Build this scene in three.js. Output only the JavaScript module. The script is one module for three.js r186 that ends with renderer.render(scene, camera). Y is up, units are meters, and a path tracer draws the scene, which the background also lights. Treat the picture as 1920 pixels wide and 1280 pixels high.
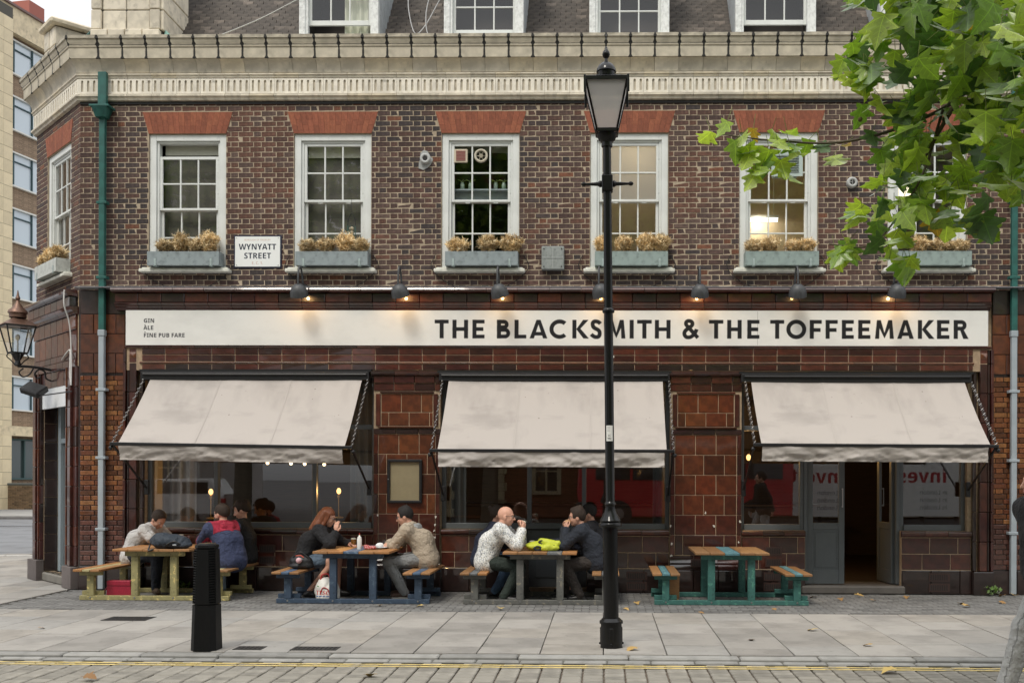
import * as THREE from 'three';
import { mergeGeometries, toCreasedNormals } from 'three/addons/utils/BufferGeometryUtils.js';

// ---------------------------------------------------------------- camera, sky, sun, exposure
const scene = new THREE.Scene();
const camera = new THREE.PerspectiveCamera(2 * Math.atan(640 / 1880) * 180 / Math.PI, 1.5, 0.1, 600);
camera.position.set(0, 1.7, 14.73);                 // across the street at eye level; the pub's front is the plane z = 0
camera.rotation.set(0, 0.0179, 0.0036, 'YXZ');
camera.setViewOffset(1920, 1280, -137, -253, 1920, 1280);   // rising-front lens: verticals stay upright
const renderer = new THREE.WebGLRenderer();
renderer.toneMapping = THREE.LinearToneMapping;
renderer.toneMappingExposure = 1.34;
renderer.shadowMap.enabled = true;

const rngOf = (s) => () => { s |= 0; s = s + 0x6D2B79F5 | 0; let t = Math.imul(s ^ s >>> 15, 1 | s); t = t + Math.imul(t ^ t >>> 7, 61 | t) ^ t; return ((t ^ t >>> 14) >>> 0) / 4294967296; };
const rnd = rngOf(20240);
const rr = (a, b) => a + (b - a) * rnd();
const pick = (a) => a[Math.floor(rnd() * a.length) % a.length];
const clamp = (x, a, b) => Math.min(b, Math.max(a, x));
const smooth = (a, b, x) => { const t = clamp((x - a) / (b - a), 0, 1); return t * t * (3 - 2 * t); };

// lattice noise that tiles after p cells
function lattice(seed, p) {
  const r = rngOf(seed), v = new Float32Array(p * p);
  for (let i = 0; i < v.length; i++) v[i] = r();
  return (x, y) => {
    const xi = Math.floor(x), yi = Math.floor(y), fx = x - xi, fy = y - yi;
    const a = ((xi % p) + p) % p, b = (a + 1) % p, c = ((yi % p) + p) % p, d = (c + 1) % p;
    const sx = fx * fx * (3 - 2 * fx), sy = fy * fy * (3 - 2 * fy);
    return (v[c * p + a] * (1 - sx) + v[c * p + b] * sx) * (1 - sy) + (v[d * p + a] * (1 - sx) + v[d * p + b] * sx) * sy;
  };
}
function fbm(seed, base, oct) {
  const l = []; for (let i = 0; i < oct; i++) l.push(lattice(seed + i * 17, base << i));
  return (u, v) => { let s = 0, a = 0.5, t = 0; for (let i = 0; i < oct; i++) { s += a * l[i](u * (base << i), v * (base << i)); t += a; a *= 0.55; } return s / t; };
}

{ // overcast sky: bright towards the zenith, soft cloud, no sun disc
  const W = 256, H = 128, d = new Float32Array(W * H * 4), n1 = fbm(5, 4, 5);
  for (let j = 0; j < H; j++) for (let i = 0; i < W; i++) {
    const el = (j + 0.5) / H * Math.PI - Math.PI / 2, s = Math.sin(el), c = n1(i / W, j / H);
    let L = s > 0 ? 0.45 + 1.1 * s + (c - 0.5) * 0.5 * smooth(0, 0.3, s) : 0.3;
    d.set([L * 0.985, L * 1.0, L * 1.03, 1], (j * W + i) * 4);
  }
  const t = new THREE.DataTexture(d, W, H, THREE.RGBAFormat, THREE.FloatType);
  t.mapping = THREE.EquirectangularReflectionMapping; t.magFilter = t.minFilter = THREE.LinearFilter; t.needsUpdate = true;
  scene.background = t; scene.environment = t;
}
const sun = new THREE.DirectionalLight(new THREE.Color(1, 0.93, 0.82), 1.5);
sun.position.set(-6, 24, 13); sun.target.position.set(0, 3, 0); sun.castShadow = true; sun.shadow.radius = 30;
Object.assign(sun.shadow.camera, { left: -25, right: 25, top: 25, bottom: -25, near: 1, far: 90 });
scene.add(sun, sun.target);

// ---------------------------------------------------------------- textures and materials
const texCache = {}, gum = (() => { const r = rngOf(4321), l = []; for (let k = 0; k < 26; k++) l.push([r() * 512, r() * 512, 3.5 + r() * 5, r() < 0.65 ? -0.16 : 0.12]); return l; })();   // trodden chewing gum
function tex(kind, rep, repY = rep) {
  const key = kind;
  if (!texCache[key]) {
    const N = 512, a = new Uint8Array(N * N * 4), f1 = fbm(kind.length * 31 + 3, 8, 6), f2 = fbm(kind.length * 57 + 11, 4, 4), r = rngOf(kind.length + 77);
    for (let j = 0; j < N; j++) for (let i = 0; i < N; i++) {
      const u = i / N, v = j / N; let g, tint = 0;
      if (kind === 'grain') g = 0.72 + 0.28 * clamp((f1(u, v) - 0.5) * 2.2 + 0.5, 0, 1) - r() * 0.05;
      else if (kind === 'brickface') { const q = clamp((f1(u, v) - 0.5) * 3 + 0.5, 0, 1), s = clamp((f2(u * 1, v * 3) - 0.5) * 3 + 0.5, 0, 1); g = 0.5 + 0.32 * q + 0.2 * s - r() * 0.1; }
      else if (kind === 'slabs') { const q = f1(u, v), b = f2(u, v); g = 0.74 + 0.2 * clamp((b - 0.5) * 3 + 0.5, 0, 1) + 0.08 * q - r() * 0.07; const sp = f1(u * 3, v * 3); if (sp < 0.3) g -= (0.3 - sp) * 1.1; for (const [gx, gy, gr, gv] of gum) { const dx = i - gx, dy = j - gy; if (dx * dx + dy * dy < gr * gr) g += gv; } }
      else if (kind === 'timber') { const s = f1(u * 0.5, v * 6), t = f1(u, v * 14); g = 0.55 + 0.3 * s + 0.22 * t; tint = (s - 0.5) * 0.12; }
      else if (kind === 'weave') { g = 0.86 + 0.06 * Math.sin(i * Math.PI / 2) * Math.cos(j * Math.PI / 2) + 0.1 * (f2(u, v) - 0.5) + 0.1 * (f1(u, v) - 0.5); }
      else if (kind === 'glazes') { g = 0.62 + 0.38 * clamp((f2(u, v) - 0.5) * 2.6 + 0.5, 0, 1); }
      else if (kind === 'paintwork') { const q = f1(u, v); g = 0.93 + 0.07 * clamp((f2(u, v) - 0.5) * 3 + 0.5, 0, 1); if (q > 0.68) g -= (q - 0.68) * 1.2; }
      else if (kind === 'weathered') { const q = f1(u, v), b = f2(u * 2, v * 2); g = 0.8 + 0.2 * clamp((b - 0.5) * 3 + 0.5, 0, 1); if (q < 0.36) g -= (0.36 - q) * 1.6; }
      else if (kind === 'chipped') { const q = f1(u, v), b = f2(u * 2, v * 2), s = f1(u * 2, v * 0.5); g = 0.52 + 0.1 * (b - 0.5) + 0.12 * (s - 0.5); if (q > 0.66) { g = 0.9; tint = 0.12; } else if (q < 0.3) g -= 0.16; }
      else if (kind === 'creases') { const a = Math.abs(f2(u + 0.08 * f1(v, u), v) - 0.5) * 5, b = Math.abs(f2(v * 2 + 0.3, u * 2) - 0.5) * 4; g = clamp(1 - 0.6 * Math.exp(-a * a * 3) - 0.3 * Math.exp(-b * b * 3), 0, 1); }
      else { g = f2(u, v); }
      g = clamp(g, 0, 1);
      a.set([clamp(g + tint, 0, 1) * 255, g * 255, clamp(g - tint, 0, 1) * 255, 255], (j * N + i) * 4);
    }
    texCache[key] = a;
  }
  const k2 = key + rep + '/' + repY;
  if (!texCache[k2]) {
    const t = new THREE.DataTexture(texCache[key], 512, 512, THREE.RGBAFormat);
    t.wrapS = t.wrapT = THREE.RepeatWrapping; t.magFilter = THREE.LinearFilter; t.minFilter = THREE.LinearMipmapLinearFilter; t.generateMipmaps = true;
    t.repeat.set(1 / rep, 1 / repY); t.needsUpdate = true; texCache[k2] = t;
  }
  return texCache[k2];
}
// colours are linear base colours
function mat(c, o = {}) {
  const { map, rep = 1, repY, bump, bumpRep, ...rest } = o;
  const p = { roughness: 0.8, metalness: 0, ...rest };
  const m = new THREE.MeshPhysicalMaterial(p);
  const k = map ? 1 / 0.86 : 1;
  m.color.setRGB(c[0] * k, c[1] * k, c[2] * k);
  if (map) m.map = tex(map, rep, repY ?? rep);
  if (bump) { m.bumpMap = tex(map ?? 'grain', bumpRep ?? rep, repY ?? rep); m.bumpScale = bump; }
  return m;
}
const shades = (c, list, o) => list.map((k) => mat(c.map((v, i) => v * (Array.isArray(k) ? k[i] : k)), o));

const M = {
  mortar: mat([0.40, 0.325, 0.235], { map: 'grain', rep: 0.4, bump: 0.002, roughness: 0.95 }),
  stone: mat([0.62, 0.565, 0.46], { map: 'weathered', rep: 0.9, roughness: 0.75, bump: 0.0015 }),
  stoneJoint: mat([0.10, 0.095, 0.08], { roughness: 0.95 }),
  white: mat([0.60, 0.62, 0.60], { map: 'paintwork', rep: 0.5, roughness: 0.45, bump: 0.0008 }),
  sillWhite: mat([0.62, 0.62, 0.55], { map: 'weathered', rep: 0.6, roughness: 0.6 }),
  glass: mat([1, 1, 1], { transmission: 1, roughness: 0, thickness: 0, ior: 2.2 }),
  oldGlass: mat([1, 1, 1], { transmission: 1, roughness: 0.01, thickness: 0, ior: 1.7 }),
  frosted: mat([0.9, 0.9, 0.86], { transmission: 0.85, roughness: 0.55, thickness: 0 }),
  grout: mat([0.40, 0.30, 0.20], { map: 'grain', rep: 0.3, roughness: 0.95 }),
  greyPaint: mat([0.095, 0.107, 0.113], { map: 'paintwork', rep: 0.5, roughness: 0.5 }),
  palePaint: mat([0.26, 0.31, 0.34], { map: 'paintwork', rep: 0.5, roughness: 0.5 }),
  black: mat([0.012, 0.012, 0.013], { roughness: 0.4, map: 'grain', rep: 0.3 }),
  gloss: mat([0.0035, 0.0037, 0.004], { roughness: 0.5, specularIntensity: 0.25, clearcoat: 0.45, clearcoatRoughness: 0.06, map: 'grain', rep: 0.2, bump: 0.0007 }),
  greenPipe: mat([0.018, 0.10, 0.085], { roughness: 0.45, map: 'weathered', rep: 0.5 }),
  greyPipe: mat([0.30, 0.34, 0.37], { roughness: 0.45, map: 'paintwork', rep: 0.4 }),
  copperGreen: mat([0.28, 0.48, 0.40], { roughness: 0.7, map: 'weathered', rep: 0.3 }),
  lead: mat([0.22, 0.23, 0.24], { roughness: 0.6, map: 'weathered', rep: 0.4 }),
  zinc: mat([0.33, 0.40, 0.39], { roughness: 0.5, metalness: 0.15, map: 'weathered', rep: 0.35 }),
  steel: mat([0.4, 0.4, 0.4], { roughness: 0.35, metalness: 0.9 }),
  brass: mat([0.6, 0.42, 0.16], { roughness: 0.35, metalness: 0.9 }),
  dark: mat([0.02, 0.019, 0.018], { roughness: 0.8 }),
};
const glazeOpt = { map: 'glazes', rep: 0.31, roughness: 0.4, clearcoat: 1, clearcoatRoughness: 0.045, bump: 0.003, ior: 1.45 };
const oxblood = shades([0.056, 0.012, 0.006], [1, 0.72, 1.25, [1.5, 1.6, 1.5], 0.5, [0.9, 0.8, 1.1]], glazeOpt);
const amberTile = shades([0.108, 0.029, 0.009], [1, 0.7, 0.85, [1.25, 1.35, 1.2], 0.55, [1.1, 0.9, 0.8]], glazeOpt);
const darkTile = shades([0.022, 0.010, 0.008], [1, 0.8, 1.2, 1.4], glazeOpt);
const glazedBrick = shades([0.165, 0.055, 0.018], [1, 0.72, 0.55, [1.35, 1.5, 1.5], 1.15, [0.8, 0.7, 0.8], [1.5, 1.9, 1.9]], { ...glazeOpt, rep: 0.17, roughness: 0.3 });
const glazedPlum = shades([0.105, 0.038, 0.026], [1, 0.8, 0.65, 1.2], { ...glazeOpt, rep: 0.17 });
const brickTones = [[0.122, 0.064, 0.050], [0.094, 0.058, 0.050], [0.072, 0.051, 0.048], [0.146, 0.070, 0.049], [0.112, 0.067, 0.056], [0.058, 0.045, 0.044], [0.19, 0.076, 0.043], [0.106, 0.056, 0.043], [0.128, 0.082, 0.067], [0.083, 0.047, 0.040]];
const brickMats = brickTones.map((c) => mat(c, { map: 'brickface', rep: 0.27, repY: 0.27, roughness: 0.9, bump: 0.004 }));
const brickWhite = mat([1, 1, 1], { map: 'brickface', rep: 0.27, roughness: 0.9, bump: 0.004 });
const rubbed = shades([0.27, 0.085, 0.045], [1, 0.9, 1.08, 0.84, [1.1, 1.15, 1.1], 0.96], { map: 'grain', rep: 0.22, roughness: 0.85, bump: 0.0015 });

// ---------------------------------------------------------------- geometry helpers
const V = (x, y, z) => new THREE.Vector3(x, y, z);
const T = (x = 0, y = 0, z = 0, rx = 0, ry = 0, rz = 0, s = 1) => new THREE.Matrix4().compose(V(x, y, z), new THREE.Quaternion().setFromEuler(new THREE.Euler(rx, ry, rz, 'YXZ')), Array.isArray(s) ? V(...s) : V(s, s, s));
function plainGeo(g) { const o = g.index ? g.toNonIndexed() : g.clone(); for (const k of Object.keys(o.attributes)) if (!['position', 'normal', 'uv'].includes(k)) o.deleteAttribute(k); o.morphAttributes = {}; return o; }
function metreUV(g, ou = 0, ov = 0) {
  const p = g.attributes.position, n = g.attributes.normal, uv = new Float32Array(p.count * 2);
  for (let i = 0; i < p.count; i++) {
    const ax = Math.abs(n.getX(i)), ay = Math.abs(n.getY(i)), az = Math.abs(n.getZ(i));
    let u, v; if (az >= ax && az >= ay) { u = p.getX(i); v = p.getY(i); } else if (ay >= ax) { u = p.getX(i); v = p.getZ(i); } else { u = p.getZ(i); v = p.getY(i); }
    uv[2 * i] = u + ou; uv[2 * i + 1] = v + ov;
  }
  g.setAttribute('uv', new THREE.BufferAttribute(uv, 2)); return g;
}
function flatGeo(tris) { // list of triangles (arrays of 3 [x,y,z])
  const a = new Float32Array(tris.length * 9); let k = 0; for (const t of tris) for (const p of t) { a[k++] = p[0]; a[k++] = p[1]; a[k++] = p[2]; }
  const g = new THREE.BufferGeometry(); g.setAttribute('position', new THREE.BufferAttribute(a, 3)); g.computeVertexNormals(); return metreUV(g);
}
const chCache = {};
function chbox(w, h, d, b = 0.004, jit = 0, variant = 0) { // box with chamfered edges, centred; jit makes it uneven
  const key = [w, h, d, b, jit, variant].map((x) => x.toFixed(4)).join(); if (chCache[key]) return chCache[key];
  const r = rngOf(variant * 97 + 5), j = () => (r() - 0.5) * jit, P = {};
  for (const x of [-1, 1]) for (const y of [-1, 1]) for (const z of [-1, 1]) {
    const jx = j(), jy = j(), jz = j(), X = x * w / 2 + jx, Y = y * h / 2 + jy, Z = z * d / 2 + jz;
    P[[x, y, z, 0]] = [X, Y - y * b, Z - z * b]; P[[x, y, z, 1]] = [X - x * b, Y, Z - z * b]; P[[x, y, z, 2]] = [X - x * b, Y - y * b, Z];
  }
  const t = []; const quad = (a, b2, c, d2) => { t.push([a, b2, c], [a, c, d2]); };
  const orient = (q) => { const [a, b2, c] = q.map((p) => V(...p)); const n = b2.clone().sub(a).cross(c.clone().sub(a)), m = a.clone().add(b2).add(c); return n.dot(m) < 0 ? q.slice().reverse() : q; };
  for (const s of [-1, 1]) {
    quad(...orient([P[[s, -1, -1, 0]], P[[s, 1, -1, 0]], P[[s, 1, 1, 0]], P[[s, -1, 1, 0]]]));
    quad(...orient([P[[-1, s, -1, 1]], P[[1, s, -1, 1]], P[[1, s, 1, 1]], P[[-1, s, 1, 1]]]));
    quad(...orient([P[[-1, -1, s, 2]], P[[1, -1, s, 2]], P[[1, 1, s, 2]], P[[-1, 1, s, 2]]]));
    for (const q of [-1, 1]) {
      quad(...orient([P[[s, q, -1, 0]], P[[s, q, 1, 0]], P[[s, q, 1, 1]], P[[s, q, -1, 1]]]));
      quad(...orient([P[[s, -1, q, 0]], P[[s, 1, q, 0]], P[[s, 1, q, 2]], P[[s, -1, q, 2]]]));
      quad(...orient([P[[-1, s, q, 1]], P[[1, s, q, 1]], P[[1, s, q, 2]], P[[-1, s, q, 2]]]));
      for (const z of [-1, 1]) t.push(orient([P[[s, q, z, 0]], P[[s, q, z, 1]], P[[s, q, z, 2]]]));
    }
  }
  const g = flatGeo(t); metreUV(g, variant * 0.137, variant * 0.211); return (chCache[key] = g);
}
function profileGeo(prof, s0, s1, k0 = 0, k1 = 0, crease = 0.7) { // moulding: profile of [out, y] run along x from s0 to s1, ends mitred by k*out
  const back = Math.min(...prof.map((p) => p[0])) - 0.02, ring = [...prof, [back, prof[prof.length - 1][1]], [back, prof[0][1]]];
  const A = ring.map(([o, y]) => [s0 + k0 * o, y, o]), B = ring.map(([o, y]) => [s1 + k1 * o, y, o]), t = [], n = ring.length;
  let area = 0; for (let i = 0; i < n; i++) { const a = ring[i], b = ring[(i + 1) % n]; area += a[0] * b[1] - b[0] * a[1]; }
  for (let i = 0; i < n; i++) { const j = (i + 1) % n; for (const x of [[A[i], B[i], B[j]], [A[i], B[j], A[j]]]) t.push(area < 0 ? x.reverse() : x); }
  const faces = THREE.ShapeUtils.triangulateShape(ring.map(([o, y]) => new THREE.Vector2(o, y)), []);
  for (const f of faces) {
    const [p, q, r] = f.map((i) => ring[i]), ccw = (q[0] - p[0]) * (r[1] - p[1]) - (q[1] - p[1]) * (r[0] - p[0]) > 0, ta = f.map((i) => A[i]), tb = f.map((i) => B[i]);
    t.push(ccw ? ta : ta.reverse(), ccw ? tb.reverse() : tb);
  }
  let g = flatGeo(t); if (crease) g = toCreasedNormals(g, crease); return metreUV(g, s0 * 0.37, 0);
}
class MB {
  constructor() { this.a = []; }
  add(g, m) { g = plainGeo(g); if (m) g.applyMatrix4(m); this.a.push(g); return this; }
  box(w, h, d, x, y, z, b = 0, m) { const g = b ? chbox(w, h, d, b) : new THREE.BoxGeometry(w, h, d); return this.add(g, (m ?? new THREE.Matrix4()).clone().multiply(T(x, y, z))); }
  span(x0, x1, y0, y1, z0, z1, b = 0) { return this.box(x1 - x0, y1 - y0, z1 - z0, (x0 + x1) / 2, (y0 + y1) / 2, (z0 + z1) / 2, b); }
  bar(a, b, w, d = w, ch = 0) { // square bar between two points
    const A = V(...a), B = V(...b), L = A.distanceTo(B), q = new THREE.Quaternion().setFromUnitVectors(V(0, 1, 0), B.clone().sub(A).normalize());
    return this.add(ch ? chbox(w, L, d, ch) : new THREE.BoxGeometry(w, L, d), new THREE.Matrix4().compose(A.clone().add(B).multiplyScalar(0.5), q, V(1, 1, 1)));
  }
  rod(a, b, r, r2 = r, seg = 10) {
    const A = V(...a), B = V(...b), L = A.distanceTo(B), q = new THREE.Quaternion().setFromUnitVectors(V(0, 1, 0), B.clone().sub(A).normalize());
    return this.add(new THREE.CylinderGeometry(r2, r, L, seg), new THREE.Matrix4().compose(A.clone().add(B).multiplyScalar(0.5), q, V(1, 1, 1)));
  }
  tube(pts, r, seg = 24, rad = 8, closed = false) { return this.add(new THREE.TubeGeometry(new THREE.CatmullRomCurve3(pts.map((p) => V(...p)), closed), seg, r, rad, closed)); }
  lathe(prof, x = 0, y = 0, z = 0, seg = 20, m) { return this.add(toCreasedNormals(new THREE.LatheGeometry(prof.map(([r, h]) => new THREE.Vector2(Math.max(r, 1e-4), h)), seg), 0.7), m ?? T(x, y, z)); }
  ball(r, x, y, z, s = 1, seg = 12) { return this.add(new THREE.SphereGeometry(r, seg, Math.max(6, seg * 0.7 | 0)), T(x, y, z, 0, 0, 0, s)); }
  geo(uv = true) { const g = mergeGeometries(this.a); return uv ? metreUV(g) : g; }
  build(name, m, parent, uv = true) { return mesh(name, this.geo(uv), m, parent); }
}
const taken = {};
const numbered = (n) => { taken[n] = (taken[n] ?? -1) + 1; return taken[n] ? n + '_' + String(taken[n]).padStart(3, '0') : n; };
function mesh(name, g, m, parent) {
  const o = new THREE.Mesh(g, m); o.name = parent ? name : numbered(name); o.castShadow = o.receiveShadow = true; (parent ?? scene).add(o); return o;
}
function at(o, x, y, z, ry = 0, rx = 0, rz = 0) { o.position.set(x, y, z); o.rotation.set(rx, ry, rz, 'YXZ'); return o; }
function tag(o, label, category, group) { o.userData.label = label; o.userData.category = category; if (group) o.userData.group = group; return o; }
function thing(name, label, category, pos = [0, 0, 0], turn = 0, group) { const o = new THREE.Group(); o.name = numbered(name); scene.add(o); o.position.set(...pos); o.rotation.y = turn; return tag(o, label, category, group); }
function struct(o) { o.userData.kind = 'structure'; return o; }
function many(name, g, m, list, parent, colors) { // countless small pieces as one object
  const o = new THREE.InstancedMesh(g, m, list.length); o.name = parent ? name : numbered(name); o.castShadow = o.receiveShadow = true; o.userData.kind = 'stuff';
  list.forEach((x, i) => { o.setMatrixAt(i, x); if (colors) o.setColorAt(i, new THREE.Color().setRGB(...colors[i])); }); (parent ?? scene).add(o); return o;
}
function canvasTex(w, h, draw) { const c = document.createElement('canvas'); c.width = w; c.height = h; draw(c.getContext('2d'), w, h); const t = new THREE.CanvasTexture(c); t.colorSpace = THREE.SRGBColorSpace; t.anisotropy = 8; return t; }
function faceUV(g, x0, x1, y0, y1) { // uv 0..1 over the front of a flat object
  const p = g.attributes.position, uv = new Float32Array(p.count * 2); for (let i = 0; i < p.count; i++) { uv[2 * i] = (p.getX(i) - x0) / (x1 - x0); uv[2 * i + 1] = (p.getY(i) - y0) / (y1 - y0); }
  g.setAttribute('uv', new THREE.BufferAttribute(uv, 2)); return g;
}
// ================================================================ THE SETTING: ground, road, pavement
const asphalt = mat([0.062, 0.063, 0.066], { map: 'slabs', rep: 1.3, roughness: 0.9, bump: 0.003 });
struct(mesh('ground', metreUV(plainGeo(new THREE.PlaneGeometry(500, 500).rotateX(-Math.PI / 2).translate(0, -0.075, 0))), asphalt));
const slabMats = shades([0.275, 0.259, 0.236], [1, 0.9, 1.08, 0.84, [1, 0.98, 0.95], [0.98, 1, 1.02]], { map: 'slabs', rep: 1.1, roughness: 0.85, bump: 0.0015 });
const pave = struct(mesh('pavement', new MB().span(-13.5, 9, -0.2, -0.035, -7.5, 5.12).geo(), mat([0.10, 0.095, 0.082], { map: 'grain', rep: 0.3, roughness: 0.95 })));
{
  const slab = (x0, x1, z0, z1) => { const i = Math.floor(rnd() * 6); const g = chbox(+(x1 - x0 - 0.010).toFixed(3), 0.05, +(z1 - z0 - 0.011).toFixed(3), 0.004, 0.003, i); const o = at(mesh('paving_slab', g, slabMats[i], pave), (x0 + x1) / 2, -0.026 + rr(-0.002, 0.002), (z0 + z1) / 2); o.rotation.z = rr(-1, 1) * 0.0012; };
  for (let c = 0; c < 34; c++) {
    const x0 = -12.8 + c * 0.61; let z = 2.2; const cuts = [];
    let first = c % 2 ? 0.62 : 0.9; cuts.push(z);
    while (z < 5.11) { z += first; first = pick([0.6, 0.75, 0.75, 0.9]); if (5.12 - z < 0.3) z = 5.12; cuts.push(Math.min(z, 5.12)); }
    for (let i = 0; i + 1 < cuts.length; i++) slab(x0, x0 + 0.61, cuts[i], cuts[i + 1]);
  }
  for (let c = 0; c < 8; c++) { const x0 = -12.8 + c * 0.61; let z = -6.6 + (c % 2) * 0.37; while (z < 2.15) { const z1 = Math.min(2.2, z + 0.9); const lim = x0 + 0.61 > -7.8 ? 0.05 : -99; if (z > lim) slab(x0, x0 + 0.61, z, z1); z = z1; } }
  // small block paving along the foot of the pub
  const L = [], C = []; let row = 0;
  for (let z = 0.06; z < 2.15; z += 0.105, row++) for (let x = -7.85 + (row % 2) * 0.1; x < 8.6; x += 0.205) { L.push(T(x + 0.1, -0.026 + rr(-0.002, 0.002), z + 0.05, rr(-1, 1) * 0.01, 0, rr(-1, 1) * 0.01)); const k = rr(0.62, 1.05); C.push([0.17 * k, 0.166 * k, 0.158 * k]); }
  many('paving_blocks', chbox(0.199, 0.05, 0.099, 0.006), mat([1, 1, 1], { map: 'slabs', rep: 0.5, roughness: 0.88, bump: 0.002 }), L, pave, C);
}
{ // granite kerb flush with the road
  const k = struct(mesh('kerb', new MB().span(-20, 12, -0.2, -0.045, 5.125, 5.40).geo(), M.stoneJoint)), ms = shades([0.255, 0.25, 0.235], [1, 0.9, 1.08, 0.82], { map: 'slabs', rep: 0.4, roughness: 0.8, bump: 0.002 });
  for (let x = -14; x < 9;) { const w = pick([0.9, 0.75, 1.05]); at(mesh('kerb_stone', chbox(w - 0.012, 0.09, 0.155, 0.012, 0.004, Math.floor(rr(0, 4))), pick(ms), k), x + w / 2, -0.052 + rr(-0.004, 0.004), 5.205); x += w; }
  for (let x = -10; x < 8; x += 0.41) at(mesh('channel_stone', chbox(0.4, 0.06, 0.10, 0.01, 0.004, Math.floor(rr(0, 4))), pick(ms), k), x, -0.062 + rr(-0.003, 0.003), 5.345);
}
{ // carriageway of concrete setts in columns, joints staggered
  const c = struct(mesh('carriageway', new MB().span(-22, 14, -0.2, -0.068, 5.405, 19.5).geo(), mat([0.13, 0.10, 0.075], { map: 'grain', rep: 0.25, roughness: 0.95, bump: 0.004 })));
  const tones = [0.8, 0.9, 1, 1.08, 0.95, 0.86].map((k) => [0.245 * k, 0.228 * k, 0.195 * k]), ms = tones.map((t) => mat(t, { map: 'slabs', rep: 0.6, roughness: 0.88, bump: 0.0025 }));
  const w = 0.188, dz = 0.128, L = [], C = [], gs = [0, 1, 2].map((v) => chbox(w - 0.014, 0.06, dz - 0.006, 0.008, 0.006, v)); let n = 0;
  for (let i = 0; i < 170; i++) for (let j = 0; j < 52; j++) {
    const x = -17 + i * w, z = 5.46 + j * dz + (i % 2) * dz / 2; if (z > 12) continue;
    const y = -0.076 + rr(-0.003, 0.002), m = T(x, y + 0.0, z, rr(-1, 1) * 0.012, 0, rr(-1, 1) * 0.012), k = Math.floor(rr(0, 6));
    const inView = x > -5.4 && x < 4.1 && z < 6.75 && z > 5.9;
    if (inView && n < 300) { n++; const o = mesh('sett', gs[k % 3], ms[k], c); m.decompose(o.position, o.quaternion, o.scale); }
    else { L.push(m); C.push(tones[k]); }
  }
  many('setts_beyond', gs[0], mat([1, 1, 1], { map: 'slabs', rep: 0.6, roughness: 0.88, bump: 0.0025 }), L, c, C);
}
{ // worn double yellow lines
  const al = canvasTex(1024, 32, (g, w, h) => { const f = fbm(91, 8, 5); const im = g.createImageData(w, h); for (let j = 0; j < h; j++) for (let i = 0; i < w; i++) { const v = f(i / w * 4, j / h * 0.6) > 0.40 ? 255 : 0; im.data.set([v, v, v, 255], (j * w + i) * 4); } g.putImageData(im, 0, 0); });
  al.wrapS = THREE.RepeatWrapping; al.repeat.set(6, 1);
  const m = mat([0.60, 0.46, 0.17], { roughness: 0.8, alphaMap: al, alphaTest: 0.5 });
  const g = mergeGeometries([5.505, 5.60].map((z) => plainGeo(new THREE.PlaneGeometry(26, 0.05).rotateX(-Math.PI / 2).translate(-4, -0.0405, z))));
  struct(mesh('yellow_lines', g, m));
}
// the road round the corner, its kerb and the far pavement
{
  const edge = [[-40, -1.5], [-22, -4.3], [-12.4, -5.9], [-4, -7.2]], sh = new THREE.Shape([[-60, 2], ...edge, [20, -12], [20, -40], [-60, -28]].map(([x, z]) => new THREE.Vector2(x, -z)));
  struct(mesh('side_road', metreUV(plainGeo(new THREE.ShapeGeometry(sh).rotateX(-Math.PI / 2).translate(0, -0.028, 0))), mat([0.165, 0.17, 0.178], { map: 'slabs', rep: 1.7, roughness: 0.85, bump: 0.003 })));
  const kb = new MB(); for (let i = 0; i + 1 < edge.length; i++) kb.bar([edge[i][0], -0.05, edge[i][1]], [edge[i + 1][0], -0.05, edge[i + 1][1]], 0.14, 0.16, 0.02);
  struct(kb.build('side_kerb', mat([0.40, 0.39, 0.37], { map: 'slabs', rep: 0.6 })));
  struct(new MB().span(-60, 10, -0.2, 0.09, -60, -23.8).build('far_pavement', mat([0.30, 0.295, 0.28], { map: 'slabs', rep: 1.2 })));
  struct(new MB().span(-60, 10, -0.2, 0.075, -23.795, -23.4, 0.02).build('far_kerb', mat([0.13, 0.125, 0.12], { map: 'slabs', rep: 1 })));
  struct(new MB().span(-60, -5, -0.02, -0.0235, -18.2, -18.05).build('road_line', mat([0.6, 0.6, 0.58], { roughness: 0.8 })));
}
// cast-iron covers
function cover(x, z, w, d, label, slots) {
  const t = thing('drain_cover', label, 'drain cover', [x, 0, z], 0, 'iron covers set in the pavement');
  const iron = mat([0.035, 0.033, 0.032], { roughness: 0.6, metalness: 0.3, map: 'grain', rep: 0.2 });
  new MB().span(-w / 2, w / 2, -0.006, 0.004, -d / 2, -d / 2 + 0.03).span(-w / 2, w / 2, -0.006, 0.004, d / 2 - 0.03, d / 2).span(-w / 2, -w / 2 + 0.03, -0.006, 0.004, -d / 2 + 0.031, d / 2 - 0.031).span(w / 2 - 0.03, w / 2, -0.006, 0.004, -d / 2 + 0.031, d / 2 - 0.031).build('frame', iron, t);
  mesh('pit', new MB().span(-w / 2 + 0.03, w / 2 - 0.03, -0.012, 0.0008, -d / 2 + 0.03, d / 2 - 0.03).geo(), M.dark, t);  // dark plate between the bars; the shade of the pit is its colour
  for (let i = 0; i < slots; i++) { const xx = -w / 2 + 0.03 + (i + 0.5) * (w - 0.06) / slots; new MB().span(xx - 0.014, xx + 0.014, -0.004, 0.005, -d / 2 + 0.03, d / 2 - 0.03).build('bar', iron, t); }
}
cover(-5.6, 2.98, 0.52, 0.32, 'rectangular iron grating in the slabs beside the olive picnic table', 10);
cover(-3.47, 4.93, 0.28, 0.2, 'small iron cover at the kerb right by the black bollard', 5);
cover(-2.82, 4.93, 0.45, 0.2, 'wider iron cover at the kerb, away from the bollard', 9);

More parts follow.
